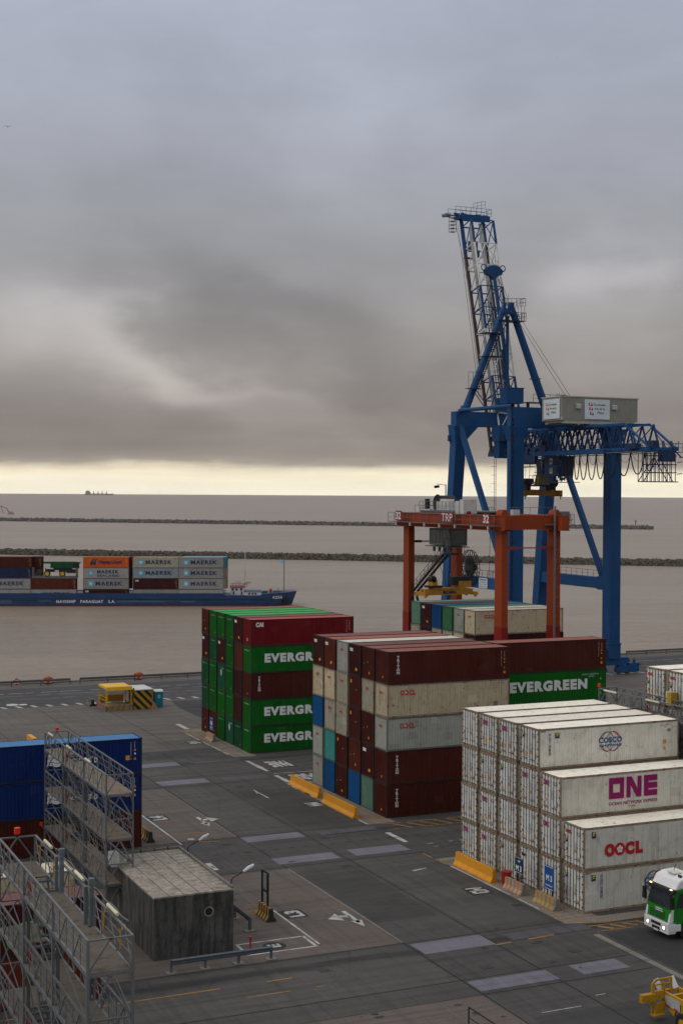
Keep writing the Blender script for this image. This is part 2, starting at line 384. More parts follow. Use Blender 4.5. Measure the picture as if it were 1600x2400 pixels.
QUAYA = ground_mat('quay_asphalt', (0.038, 0.036, 0.038), (0.050, 0.048, 0.050), (0, 0), 0, 0.4, 0.6)
PAVR = ground_mat('paver', (0.080, 0.064, 0.058), (0.10, 0.082, 0.073), (0, 0), 0, 0.5, 0.6, fine=1.6)
SLAB = ground_mat('steel_slab', (0.118, 0.115, 0.142), (0.145, 0.141, 0.172), (0, 0), 0, 0, 0.35)
GRAV = ground_mat('gravel', (0.12, 0.10, 0.082), (0.16, 0.138, 0.112), (0, 0), 0, 0, 0.6, fine=3)
LIGHTC = ground_mat('light_concrete', (0.15, 0.137, 0.12), (0.18, 0.165, 0.146), (0, 0), 0, 0.3, 0.5)
# quay body: top face and the wall down into the water
mb = MB(); mb.box(-90, -40, -8, 520, QY, 0); g = mb.build('ground', ASPH); g['kind'] = 'structure'
sheet('quay_apron', 1, [(-90, 149, 520, 185.2), (-90, 203.2, 520, QY)], CONC)
sheet('quay_road', 2, [(-90, 185.2, 520, 203.2)], QUAYA)
mb = MB(); mb.box(-90, QY-0.45, 0.0, 520, QY-0.0021, 0.22); struct(mb, 'kerb', LIGHTC)
sheet('paved_lane', 1, [(-90, 79.7, 40.3, 98.8), (-90, 109.6, 40.15, 130), (-90, 40, 40.3, 69.75)], PAVR)
sheet('dark_lane', 2, [((52.75, 20), (120, 20), (120, 76.3), (53.1, 76.3)), ((57.2, 166.5), (70, 166.5), (70, 184), (58.0, 184), (57.2, 178))], DARK)
sheet('joint_strip', 3, [(52.25, 40, 52.72, 76.3), (40.3, 79.7, 40.42, 98.8), (40.15, 109.6, 40.25, 130)], LIGHTC)
SLABS = [(40.3, 140.4, 45.4, 142.4), (40.5, 131.2, 45.4, 133.3), (40.35, 107.4, 45.4, 109.2), (40.2, 100.1, 45.3, 102.0), (46.7, 100.2, 51.4, 102.2), (40.6, 77.1, 45.6, 79.2), (40.5, 70.1, 45.8, 71.8), (47.5, 70.2, 50.8, 71.9),
         (47.0, 77.4, 53.0, 78.7), (46.9, 107.4, 52.0, 108.7), (46.9, 131.2, 51.6, 132.8), (47, 140.6, 52, 141.8)]
sheet('steel_road_plate', 3, SLABS[:8], SLAB)
sheet('worn_road_plate', 3, SLABS[8:], ground_mat('worn_slab', (0.06, 0.058, 0.066), (0.08, 0.077, 0.085), (0, 0), 0, 0, 1.0))
sheet('soil_strip', 2, [((51.95, 79.0), (54.6, 78.2), (66.6, 78.4), (66.6, 79.2), (54.9, 79.6), (54.6, 97), (51.95, 97)), (51.95, 109.2, 54.6, 128), (51.95, 142.6, 54.6, 161)], GRAV)
PATCH1 = ground_mat('repair_asphalt', (0.034, 0.033, 0.033), (0.044, 0.043, 0.042), (0, 0), 0, 0.3, 0.6); PATCH2 = ground_mat('old_asphalt', (0.056, 0.054, 0.051), (0.07, 0.067, 0.063), (0, 0), 0, 0.6, 0.7)
sheet('repair_patch', 1, [(46.2, 110.5, 51.5, 126.0), (40.6, 84, 45.2, 96.5), (43.0, 144.2, 49.0, 148.6), (41, 60, 52, 65.5)], PATCH1)
sheet('old_pavement', 1, [(45.9, 80.2, 51.6, 99.3), (40.5, 111.5, 45.4, 129.5), (20, 72.3, 40.2, 76.9), (40.5, 134.5, 52, 139.3), (54.8, 102.8, 95, 106.2)], PATCH2)
mb = MB()
for x in (45.62, 40.32): mb.quad([(x, 62, 0.0105), (x+0.07, 62, 0.0105), (x+0.07, 148, 0.0105), (x, 148, 0.0105)])
for y in (79.5, 99.2, 109.4, 130.4, 69.6, 72.1): mb.quad([(-20, y, 0.0112), (52, y, 0.0112), (52, y+0.06, 0.0112), (-20, y+0.06, 0.0112)])
for y in (152.5, 159, 165.5, 172, 178.5): mb.quad([(-60, y, 0.0105), (54, y, 0.0105), (54, y+0.06, 0.0105), (-60, y+0.06, 0.0105)])
for x in range(-8, 54, 8): mb.quad([(x, 149, 0.0112), (x+0.07, 149, 0.0112), (x+0.07, 185, 0.0112), (x, 185, 0.0112)])
struct(mb, 'pavement_joint', paint('joint_dark', (0.012, 0.012, 0.012), 0.9, 0.3))
# painted markings
WHITE = paint('road_white', (0.36, 0.36, 0.35), 0.7, 1.0, streak=0, dirtcol=(0.07, 0.07, 0.07))
ORNG = paint('road_orange', (0.27, 0.145, 0.045), 0.75, 1.0, streak=0, dirtcol=(0.07, 0.065, 0.06))
BLK = paint('road_black', (0.022, 0.022, 0.024), 0.8, 0.5, streak=0, dirtcol=(0.08, 0.08, 0.08))
def seg(mb, x0, y0, x1, y1, w, z, broken=0.0):
    d = Vector((x1-x0, y1-y0, 0)); L_ = d.length; d.normalize(); n = Vector((-d.y, d.x, 0)); a = 0
    while a < L_:
        s_ = min(L_, a + (random.uniform(0.25, 1.6) if broken else L_))
        if not broken or random.random() > broken:
            w_ = w*random.uniform(0.75, 1.1) if broken else w
            p = Vector((x0, y0, z)) + d*a; q = Vector((x0, y0, z)) + d*s_
            mb.quad([p-n*w_/2, q-n*w_/2, q+n*w_/2, p+n*w_/2])
        a = s_
Z4, Z5 = 0.016, 0.020
mk = MB()
for (x0, y0, x1, y1, w, br) in ((35.42, 81.5, 35.42, 89.4, 0.16, 0.05), (35.25, 108.8, 35.25, 120, 0.16, 0.15), (52.15, 81.4, 51.95, 94.6, 0.16, 0.1), (51.95, 109.4, 51.95, 127.2, 0.15, 0.35), (51.9, 144.2, 51.9, 158.6, 0.17, 0.15),
                            (30.5, 83.35, 35.1, 83.35, 0.17, 0), (30.5, 81.2, 35.2, 81.2, 0.17, 0), (35.1, 81.2, 35.1, 83.4, 0.2, 0), (30.6, 81.2, 30.6, 83.35, 0.2, 0),
                            (52.5, 134.1, 52.5, 140.1, 0.5, 0.1), (52.45, 128.3, 52.45, 131.8, 0.5, 0.1), (52.2, 102.6, 52.2, 106.1, 0.5, 0.1), (35.3, 99.5, 35.3, 102.6, 0.5, 0.1),
                            (52.6, 132.75, 60, 132.4, 0.16, 0.1), (53.5, 101.5, 64, 101.5, 0.14, 0.15), (53.6, 100.4, 64, 100.4, 0.12, 0.3), (53, 161.5, 53, 165.5, 0.6, 0.0),
                            (40.5, 67.0, 52, 67.0, 0.08, 0.6), (40.5, 65.9, 52, 65.9, 0.08, 0.6)):
    seg(mk, x0, y0, x1, y1, w, Z4, br)
for y_, wd, br in ((198.6, 0.2, 0.3), (196.0, 0.12, 0.4), (192.8, 0.1, 0.6), (189.8, 0.1, 0.6)):
    seg(mk, -30, y_, 300, y_, wd, Z4, br)
x_ = 20.0
while x_ < 330: mk.quad([(x_, 185.3, Z4), (x_+0.55, 185.3, Z4), (x_+0.15, 186.9, Z4), (x_-0.4, 186.9, Z4)]); x_ += 2.0
# arrows
def arrow(mb, pts, ox, oy): mb.quad([(ox+x, oy+y, Z4) for x, y in pts])
seg(mk, 48.7, 92.4, 48.6, 95.6, 0.2, Z4, 0.5); seg(mk, 48.7, 94.6, 50.0, 94.9, 0.25, Z4, 0.4)
for (ox, oy, sgn) in ((39.6, 83.7, -1), (39.4, 113.9, 1)):
    arrow(mk, [(-0.12, 0.9), (0.16, 0.9), (0.22, 3.6), (-0.08, 3.6)], ox, oy); arrow(mk, [(0, 0), (0.42, 1.35), (-0.42, 1.35)], ox, oy)
    arrow(mk, [(0, 2.1), (0, 2.6), (sgn*0.75, 2.75), (sgn*0.75, 2.35)], ox, oy); arrow(mk, [(sgn*1.6, 2.3), (sgn*0.7, 3.25), (sgn*0.7, 1.6)], ox, oy)
arrow(mk, [(0, 0), (0.15, 0), (0.12, 3.8), (0, 3.8)], 47.9, 122.3); arrow(mk, [(-0.25, 2), (0, 2.6), (-0.05, 3.1)], 47.9, 122.3)
# painted words on dark panels
bk = MB()
def panel(x0, y0, x1, y1): bk.quad([(x0, y0, 0.013), (x1, y0, 0.013), (x1, y1, 0.013), (x0, y1, 0.013)])
panel(35.55, 87.1, 37.15, 88.95); panel(35.4, 117.5, 37.1, 119.5); panel(49.95, 117.3, 51.7, 119.2); panel(49.65, 87.1, 51.4, 89.0); panel(50.0, 151.6, 51.7, 153.6); panel(53.7, 135.5, 56.3, 139.1); panel(53.3, 128.5, 57.0, 131.8)
pts = [(32.7+0.75*math.cos(2*math.pi*k/24), 82.25+0.75*math.sin(2*math.pi*k/24), 0.013) for k in range(24)]; bk.quad(pts)
def ground_text(s, x0, y0, x1, y1, right, upv, bold=0.05):
    """fill the rectangle with the text, right/up are unit axes in the ground plane"""
    r = Vector(right); u = Vector(upv); w = abs(r.x)*(x1-x0)+abs(r.y)*(y1-y0); h = abs(u.x)*(x1-x0)+abs(u.y)*(y1-y0)
    o = Vector((x0 if r.x+u.x > 0 else x1, y0 if r.y+u.y > 0 else y1, Z5)); put_text(mk, s, o, r, u, w, h, bold=bold)
ground_text('L3', 35.85, 87.3, 36.95, 88.75, Y, -X); ground_text('L4', 35.6, 117.7, 36.9, 119.3, Y, -X); ground_text('E', 32.3, 81.95, 33.1, 82.6, Y, -X)
ground_text('M4', 50.1, 117.5, 51.5, 119.0, -Y, X); ground_text('M3', 49.85, 87.3, 51.2, 88.8, -Y, X); ground_text('M5', 50.2, 151.8, 51.5, 153.4, -Y, X)
ground_text('PARE', 53.85, 135.7, 56.1, 138.9, -X, -Y, 0.06); ground_text('PARE', 53.6, 128.7, 56.8, 131.6, -X, -Y, 0.06)
ground_text('PARE', 33.0, 104.3, 34.6, 107.3, -Y, X, 0.06); ground_text('17', 56.9, 70.4, 58.3, 71.7, -Y, X, 0.04)
ground_text('0', 36.2, 109.95, 36.8, 110.5, -Y, X, 0.08)
struct(mk, 'road_marking', WHITE); struct(bk, 'road_marking', BLK)
ok = MB()
for (x0, y0, x1, y1, w, br) in ((51.9, 94.6, 51.75, 99, 0.18, 0.2), (52.2, 81.3, 53.4, 78.8, 0.22, 0.1), (53.4, 78.8, 55.2, 78.3, 0.16, 0.2), (51.9, 110.5, 51.95, 127, 0.2, 0.6), (52.0, 142.8, 54, 142.2, 0.18, 0.1), (51.7, 158.9, 53.6, 160.9, 0.2, 0.1),
                            (21.5, 76.3, 31.5, 76.4, 0.16, 0.15), (28, 74.4, 33, 74.5, 0.14, 0.5), (-20, 76.2, 21.5, 76.3, 0.16, 0.3), (45.5, 77.0, 50, 77.3, 0.2, 0.5), (53.2, 109.0, 70, 108.6, 0.2, 0.3), (53.2, 107.0, 70, 106.6, 0.16, 0.3),
                            (53.0, 77.9, 57, 77.7, 0.16, 0.3), (52.9, 76.75, 57, 76.65, 0.16, 0.3), (35.2, 81.0, 36.2, 79.8, 0.2, 0.4), (35.2, 102, 36, 98, 0.14, 0.5)):
    seg(ok, x0, y0, x1, y1, w, Z4, br)
for k in range(4): seg(ok, 53.6+k*0.95, 77.7, 54.3+k*0.95, 76.9, 0.3, Z4, 0.1)
for k in range(6): seg(ok, 54+k*1.3, 108.7, 55.0+k*1.3, 106.9, 0.25, Z4, 0.15)
for k in range(5): seg(ok, 35.6+k*0.25, 112.5-k*0.8, 38.4, 111.9-k*0.8, 0.16, Z4, 0.25)
for k in range(7): seg(ok, 52.1, 158.3-k*0.7+1.6, 53.9, 157.6-k*0.55+1.6, 0.18, Z4, 0.15)
for k in range(5): seg(ok, 32.5+k*0.15, 91.5-k*0.55, 35.2, 90.9-k*0.5, 0.12, Z4, 0.4)
for k in range(6): seg(ok, 52.4+0.1*k, 112.6-k*0.45, 54.3, 112.1-k*0.5, 0.14, Z4, 0.3)
struct(ok, 'road_marking', ORNG)
# dashed saw cuts across the yard road
dk = MB(); x_ = 36.5
while x_ < 62: dk.quad([(x_, 104.5, Z4), (x_+0.45, 104.5, Z4), (x_+0.45, 104.62, Z4), (x_, 104.62, Z4)]); x_ += 1.25
struct(dk, 'saw_cut', BLK)

# oil drips, drain covers
OIL = paint('oil_stain', (0.026, 0.025, 0.025), 0.55, 0.9, streak=0, dirtcol=(0.04, 0.039, 0.038))
rr_ = random.Random(11)

mb = MB()
for k in range(34):
    x = rr_.uniform(28, 54); y = rr_.choice((rr_.uniform(63, 80), rr_.uniform(80, 160))); r = rr_.uniform(0.05, 0.2); st_ = rr_.uniform(1, 2.4)
    mb.quad([(x+r*st_*math.cos(2*math.pi*i/9)*rr_.uniform(0.6, 1.2), y+r*math.sin(2*math.pi*i/9)*rr_.uniform(0.6, 1.2), 0.0215) for i in range(9)])
struct(mb, 'oil_stain', OIL)
mb = MB()
for (x, y) in ((44.3, 97.6), (46.4, 106.3), (42.5, 73.3), (50.9, 83.6), (38.2, 107.2), (46.9, 127.8), (33.4, 76.6), (49.0, 73.8)): mb.box(x, y, 0, x+0.75, y+0.55, 0.024); [mb.box(x+0.07+0.11*k, y+0.06, 0.024, x+0.12+0.11*k, y+0.49, 0.0265, 1) for k in range(6)]
struct(mb, 'drain_cover', [paint('cast_iron', (0.05, 0.047, 0.045), 0.6, 0.5), BLK])
# ------------------------------------------------------------------ river
def water_mat():
    m = bpy.data.materials.new('river_water'); m.use_nodes = True; t = NT(m.node_tree); b = t.n['Principled BSDF']
    p = t.add('ShaderNodeTexCoord').outputs['Object']
    big = t.noise(t.mapping(p, scale=(1, 2.5, 1), rot=(0, 0, R(-35))), 0.004, 5, 0.6)
    c = t.mix(t.maprange(big, 0.35, 0.65), (0.235, 0.185, 0.145), (0.28, 0.222, 0.173))
    u_ = t.vmath('DOT_PRODUCT', p, (0.911, -0.411, 0)); v_ = t.vmath('DOT_PRODUCT', p, (0.411, 0.911, 0))
    def uv(su, sv):
        n = t.add('ShaderNodeCombineXYZ'); t.link(t.math('MULTIPLY', u_, su), n.inputs[0]); t.link(t.math('MULTIPLY', v_, sv), n.inputs[1]); return n.outputs[0]
    r1 = t.noise(uv(0.35, 0.9), 1.0, 6, 0.7, 0.3); r2 = t.noise(uv(0.03, 0.12), 1.0, 6, 0.65, 0.4); r3 = t.noise(uv(0.004, 0.018), 1.0, 5, 0.6, 0.5)
    c = t.mix(t.maprange(r1, 0.38, 0.62, 0, 0.55), c, (0.15, 0.12, 0.097))  # light and dark of ripples painted into the water colour
    c = t.mix(t.maprange(r2, 0.4, 0.65, 0, 0.4), c, (0.155, 0.125, 0.10))
    c = t.mix(t.maprange(r3, 0.42, 0.62, 0, 0.3), c, (0.30, 0.25, 0.20))
    t.setin(b, 'Base Color', c); b.inputs['Roughness'].default_value = 0.34; b.inputs['IOR'].default_value = 1.33
    b.inputs['Specular IOR Level'].default_value = 0.34
    w1 = r1
    w2 = t.noise(uv(0.08, 0.25), 1.0, 5, 0.65)
    h = t.math('ADD', t.math('MULTIPLY', w1, 0.5), t.math('MULTIPLY', w2, 1.2))
    bn = t.add('ShaderNodeBump'); bn.inputs['Strength'].default_value = 1.0; bn.inputs['Distance'].default_value = 0.8
    t.link(h, bn.inputs['Height']); t.link(bn.outputs[0], b.inputs['Normal'])
    return m
WATER = water_mat()
mb = MB(); mb.quad([(11500*math.cos(2*math.pi*k/90), 11500*math.sin(2*math.pi*k/90), -3) for k in range(90)])
wtr = mb.build('river', WATER); wtr['kind'] = 'structure'

# ------------------------------------------------------------------ breakwaters of rock
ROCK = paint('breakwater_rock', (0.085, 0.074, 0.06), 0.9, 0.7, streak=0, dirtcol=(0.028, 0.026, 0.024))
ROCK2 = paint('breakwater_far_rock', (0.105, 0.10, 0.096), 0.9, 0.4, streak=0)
def breakwater(name, a, b_, width, height, n, rs, mat):
    a = Vector((*a, -3)); b_ = Vector((*b_, -3)); d = (b_-a).normalized(); nn = Vector((-d.y, d.x, 0)); L_ = (b_-a).length
    mb = MB(); K = 160
    prof = [(-width/2, -0.6), (-width*0.22, height*0.86), (width*0.22, height*0.86), (width/2, -0.6)]
    for k in range(K):
        p = a+d*(L_*k/K); q = a+d*(L_*(k+1)/K)
        for (u0, z0), (u1, z1) in zip(prof, prof[1:]): mb.quad([p+nn*u0+Z*z0, q+nn*u0+Z*z0, q+nn*u1+Z*z1, p+nn*u1+Z*z1])
    for i in range(n):
        s_ = random.random()*L_; u = random.uniform(-0.5, 0.42)
        z = height*min(1, (0.5-abs(u))/0.28)*0.92
        mb.rock(a+d*s_+nn*(u*width)+Z*(z-0.15), rs*random.choice((0.5, 0.7, 0.9, 1.1, 1.7))*random.uniform(0.8, 1.2))
    o = mb.build(name, mat); o['kind'] = 'structure'; o['label'] = 'long low mole of dark boulders across the river'
dA = Vector((132.62, 693.14)); dB = Vector((385.76, 498.13)); dv = (dB-dA).normalized()
pa = dA-dv*130; pb = dB+dv*90
breakwater('near_breakwater', pa+Vector((2.6, 3.6)), pb+Vector((2.6, 3.6)), 8.5, 2.3, 12000, 0.65, ROCK)
dA2 = Vector((274.91, 1437.28)); dB2 = Vector((757.81, 1020.33)); dv2 = (dB2-dA2).normalized()
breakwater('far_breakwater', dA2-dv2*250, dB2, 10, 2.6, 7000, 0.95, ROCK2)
# ================================================================== CONTAINERS
CL, CW, CH = 12.192, 2.438, 2.896
def corr_profile(a, b, period, depth):
    """trapezoid profile from a to b: list of (s, offset)"""
    n = max(1, round((b-a)/period)); p = (b-a)/n; out = [(a, 0)]
    for k in range(n):
        s = a+k*p; out += [(s+p*0.28, 0), (s+p*0.42, depth), (s+p*0.78, depth), (s+p*0.92, 0)]
    out.append((b, 0)); return out
def long_wall(mb, y, sgn, period, depth, z0=0.15, z1=CH-0.12):
    pr = corr_profile(-CL/2+0.12, CL/2-0.12, period, depth)
    for (s0, d0), (s1, d1) in zip(pr, pr[1:]): mb.quad([(s0, y+sgn*d0, z0), (s1, y+sgn*d1, z0), (s1, y+sgn*d1, z1), (s0, y+sgn*d0, z1)])
def end_wall(mb, x, sgn, period, depth, z0=0.15, z1=CH-0.12):
    pr = corr_profile(-CW/2+0.12, CW/2-0.12, period, depth)
    for (s0, d0), (s1, d1) in zip(pr, pr[1:]): mb.quad([(x+sgn*d0, s0, z0), (x+sgn*d1, s1, z0), (x+sgn*d1, s1, z1), (x+sgn*d0, s0, z1)])
def frame_mb(reefer):
    mb = MB(); c = 0.17; hx, hy = CL/2, CW/2
    for sx in (-1, 1):
        for sy in (-1, 1):
            x0, x1 = sorted((sx*hx, sx*(hx-0.13))); y0, y1 = sorted((sy*hy, sy*(hy-0.11)))
            mb.box(x0+0.004 if sx < 0 else x0, y0+0.004 if sy < 0 else y0, c-0.05, x1-0.004 if sx > 0 else x1, y1-0.004 if sy > 0 else y1, CH-c+0.05)
            for z0, z1 in ((0.0, 0.12), (CH-0.12, CH)):       # corner castings
                xa, xb = sorted((sx*hx, sx*(hx-0.18))); ya, yb = sorted((sy*hy, sy*(hy-0.165))); mb.box(xa, ya, z0, xb, yb, z1)
    for sy in (-1, 1):
        y0, y1 = sorted((sy*(hy-0.006), sy*(hy-0.075)))
        mb.box(-hx+0.18, y0, 0.02, hx-0.18, y1, 0.17); mb.box(-hx+0.18, y0, CH-(0.16 if reefer else 0.10), hx-0.18, y1, CH-0.02)
    for sx in (-1, 1):
        x0, x1 = sorted((sx*(hx-0.006), sx*(hx-0.09)))
        mb.box(x0, -hy+0.165, 0.02, x1, hy-0.165, 0.17); mb.box(x0, -hy+0.165, CH-0.14, x1, hy-0.165, CH-0.015)
    if reefer:
        for k in range(1, 7):                                  # lower fork rails and seams on the long side
            pass
    return mb
def make_meshes():
    M = {}
    mb = MB(); long_wall(mb, -CW/2+0.012, 1, 0.278, 0.036); long_wall(mb, CW/2-0.012, -1, 0.278, 0.036); end_wall(mb, -CL/2+0.014, 1, 0.25, 0.045)
    M['dry_wall'] = mb.mesh('container_wall')
    mb = MB(); long_wall(mb, -CW/2+0.010, 1, 0.17, 0.014); M['reefer_wall'] = mb.mesh('reefer_wall')
    mb = MB(); long_wall(mb, CW/2-0.010, -1, 0.17, 0.014); M['reefer_wall2'] = mb.mesh('reefer_wall')
    M['dry_frame'] = frame_mb(False).mesh('container_frame'); M['reefer_frame'] = frame_mb(True).mesh('reefer_frame')
    mb = MB(); n = 44; z = CH-0.045; p = (CL-0.2)/n
    for k in range(n):
        a = -CL/2+0.1+k*p
        for (s0, d0), (s1, d1) in (((a, 0), (a+p*0.35, 0)), ((a+p*0.35, 0), (a+p*0.5, 0.018)), ((a+p*0.5, 0.018), (a+p*0.85, 0.018)), ((a+p*0.85, 0.018), (a+p, 0))):
            mb.quad([(s0, -CW/2+0.07, z+d0), (s1, -CW/2+0.07, z+d1), (s1, CW/2-0.07, z+d1), (s0, CW/2-0.07, z+d0)])
    M['dry_roof'] = mb.mesh('container_roof')
    mb = MB(); mb.box(-CL/2+0.1, -CW/2+0.07, CH-0.09, CL/2-0.1, CW/2-0.07, CH-0.03); M['reefer_roof'] = mb.mesh('reefer_roof')
    for s in (-1, 1):
        # dry door leaf at +x end
        mb = MB(); y0, y1 = (-CW/2+0.12, -0.01) if s < 0 else (0.01, CW/2-0.12)
        mb.box(CL/2-0.08, y0, 0.19, CL/2-0.03, y1, CH-0.15)
        for k in range(3): mb.box(CL/2-0.03, y0+0.05, 0.45+k*0.8, CL/2-0.012, y1-0.05, 0.45+k*0.8+0.4)
        M['dry_door', s] = mb.mesh('container_door')
        mb = MB()
        for yb in (y0+0.25, y1-0.25): mb.tube((CL/2+0.0, yb, 0.1), (CL/2+0.0, yb, CH-0.1), 0.02, 6)
        M['dry_bar', s] = mb.mesh('locking_bar')
        # reefer door leaf at -x end
        mb = MB(); mb.box(-CL/2+0.03, y0, 0.21, -CL/2+0.08, y1, CH-0.17)
        mb.box(-CL/2+0.024, y0+0.03, 0.26, -CL/2+0.0301, y1-0.03, 0.34)
        M['reefer_door', s] = mb.mesh('reefer_door')
        mb = MB()
        for yb in (y0+0.34, y1-0.38):
            mb.tube((-CL/2-0.005, yb, 0.08), (-CL/2-0.005, yb, CH-0.08), 0.021, 6)
            for zz in (0.14, 0.5, 1.4, 2.3, CH-0.16): mb.cbox((-CL/2+0.012, yb, zz), (0.05, 0.1, 0.06))
            mb.beam((-CL/2-0.02, yb, 0.62), (-CL/2-0.02, yb+0.26, 0.58), 0.04, 0.03)
        M['reefer_bar', s] = mb.mesh('locking_bar')
        mb = MB(); ys = y0 if s < 0 else y1
        for k in range(5): mb.cbox((-CL/2+0.012, ys+s*0.02, 0.42+k*0.52), (0.05, 0.17, 0.09))
        M['reefer_hinge', s] = mb.mesh('hinge')
        mb = MB(); mb.box(-CL/2+0.02, -0.012*1.0-0.035 if s < 0 else 0.012, 0.2, -CL/2+0.036, -0.012 if s < 0 else 0.047, CH-0.16); M['reefer_gasket', s] = mb.mesh('gasket')
    mb = MB(); mb.box(CL/2-0.35, -CW/2+0.12, 0.2, CL/2-0.03, CW/2-0.12, CH-0.15); mb.ring((CL/2-0.02, 0.3, 2.0), X, 0.35, 0.02, 14)
    M['unit'] = mb.mesh('cooling_unit')
    return M
CM = make_meshes()
def inst(name, me, mat, parent):
    o = bpy.data.objects.new(name, me); sc.collection.objects.link(o); o.parent = parent
    if not me.materials: me.materials.append(None)
    o.material_slots[0].link = 'OBJECT'; o.material_slots[0].material = mat
    return o
def cpaint(name, col, rust=0.12, dirt=0.35, fade=0.0):
    FR['container_'+name] = tuple(v*0.45+0.004 for v in col)  # frame darker than body: shade of edges and gaps put into its colour
    return paint('container_'+name, col, 0.6, dirt, rust, streak=0.8, fade=fade, spec=0.09, dirtcol=(0.035, 0.028, 0.024))
FR = {}
COL = dict(  # roof tones are dusty and faded, with sky light from above also painted in
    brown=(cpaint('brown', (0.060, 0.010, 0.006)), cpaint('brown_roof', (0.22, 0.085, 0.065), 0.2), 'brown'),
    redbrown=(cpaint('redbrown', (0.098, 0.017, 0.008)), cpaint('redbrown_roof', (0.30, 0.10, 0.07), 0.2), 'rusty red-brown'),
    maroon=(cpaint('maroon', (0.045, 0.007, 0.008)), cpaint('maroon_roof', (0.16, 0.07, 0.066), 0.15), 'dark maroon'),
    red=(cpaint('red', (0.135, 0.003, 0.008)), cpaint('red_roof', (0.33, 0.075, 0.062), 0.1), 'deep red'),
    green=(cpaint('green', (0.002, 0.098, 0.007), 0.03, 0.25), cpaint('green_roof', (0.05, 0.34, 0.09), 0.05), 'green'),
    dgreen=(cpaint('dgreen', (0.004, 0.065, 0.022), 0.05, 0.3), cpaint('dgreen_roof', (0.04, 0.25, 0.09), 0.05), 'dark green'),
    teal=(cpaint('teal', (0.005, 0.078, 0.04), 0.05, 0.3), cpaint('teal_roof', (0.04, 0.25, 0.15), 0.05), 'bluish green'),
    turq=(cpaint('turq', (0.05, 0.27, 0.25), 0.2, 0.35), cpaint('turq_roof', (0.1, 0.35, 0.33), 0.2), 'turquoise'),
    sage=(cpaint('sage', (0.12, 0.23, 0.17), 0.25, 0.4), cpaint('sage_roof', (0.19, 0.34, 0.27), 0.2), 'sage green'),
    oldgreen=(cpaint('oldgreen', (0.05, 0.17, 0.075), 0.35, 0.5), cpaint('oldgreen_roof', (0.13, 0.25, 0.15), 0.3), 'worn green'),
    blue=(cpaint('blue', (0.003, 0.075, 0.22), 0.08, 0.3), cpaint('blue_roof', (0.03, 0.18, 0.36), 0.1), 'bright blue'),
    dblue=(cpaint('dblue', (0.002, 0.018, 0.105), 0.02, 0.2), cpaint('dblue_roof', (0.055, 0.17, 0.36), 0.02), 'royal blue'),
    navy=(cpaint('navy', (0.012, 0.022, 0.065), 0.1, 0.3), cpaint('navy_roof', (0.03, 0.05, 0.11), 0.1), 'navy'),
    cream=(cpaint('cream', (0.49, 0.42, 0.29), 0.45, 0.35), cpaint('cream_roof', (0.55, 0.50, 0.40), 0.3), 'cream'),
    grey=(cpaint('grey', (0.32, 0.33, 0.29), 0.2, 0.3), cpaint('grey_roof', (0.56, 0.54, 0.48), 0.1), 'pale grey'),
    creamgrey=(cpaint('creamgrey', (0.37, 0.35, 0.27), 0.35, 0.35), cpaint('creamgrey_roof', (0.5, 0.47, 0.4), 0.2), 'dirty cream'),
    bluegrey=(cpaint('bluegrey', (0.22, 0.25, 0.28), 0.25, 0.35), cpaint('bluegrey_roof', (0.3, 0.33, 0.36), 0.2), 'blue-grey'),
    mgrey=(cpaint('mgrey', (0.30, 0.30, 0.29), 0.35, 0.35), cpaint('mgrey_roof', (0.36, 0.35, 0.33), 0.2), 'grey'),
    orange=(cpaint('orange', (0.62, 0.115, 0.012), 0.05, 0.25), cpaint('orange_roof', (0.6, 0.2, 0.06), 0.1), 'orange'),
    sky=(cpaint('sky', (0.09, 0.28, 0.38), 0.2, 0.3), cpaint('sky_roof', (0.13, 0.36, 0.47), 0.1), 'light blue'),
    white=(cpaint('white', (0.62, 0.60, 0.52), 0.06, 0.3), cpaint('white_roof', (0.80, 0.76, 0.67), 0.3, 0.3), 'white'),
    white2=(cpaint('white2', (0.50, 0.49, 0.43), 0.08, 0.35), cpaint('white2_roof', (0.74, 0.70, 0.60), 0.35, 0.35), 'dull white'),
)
RUSTF = paint('rusty_frame', (0.26, 0.20, 0.14), 0.7, 0.5, 1.0, streak=0.5)
DOORW = paint('reefer_door_white', (0.54, 0.54, 0.51), 0.5, 0.35, 0.05)
BARM = paint('locking_bar_steel', (0.085, 0.085, 0.09), 0.5, 0.4, 0.25, metal=0.3)
GASK = paint('gasket_rubber', (0.05, 0.055, 0.065), 0.7, 0.3)
LW = paint('letter_white', (0.64, 0.65, 0.64), 0.6, 0.12, streak=0.5); LR = paint('letter_red', (0.42, 0.012, 0.015), 0.6, 0.15)
LM = paint('letter_magenta', (0.27, 0.005, 0.11), 0.55, 0.1); LB = paint('letter_navy', (0.015, 0.03, 0.09), 0.6, 0.15); LK = paint('letter_black', (0.02, 0.02, 0.022), 0.6, 0.1)
LBL = paint('letter_blue', (0.03, 0.09, 0.20), 0.6, 0.1); SKB = paint('square_blue', (0.10, 0.36, 0.47), 0.6, 0.2); LY = paint('letter_yellow', (0.62, 0.5, 0.03), 0.6, 0.1)
LO = paint('sticker_orange', (0.62, 0.26, 0.02), 0.6, 0.1); LG = paint('sticker_grey', (0.13, 0.14, 0.15), 0.6, 0.2); LGR = paint('letter_green', (0.13, 0.42, 0.06), 0.6, 0.1)
LF = paint('letter_faint', (0.25, 0.26, 0.27), 0.6, 0.1); LFG = paint('letter_faint_green', (0.16, 0.34, 0.18), 0.6, 0.1)
ALLM = [LW, LR, LM, LB, LK, LBL, SKB, LY, LO, LG, LGR, LF, LFG]; mi = {m.name: i for i, m in enumerate(ALLM)}
w_, r_, m_, n_, k_, b_, sq_, y_, o_, g_, gr_, f_, fg_ = range(13)
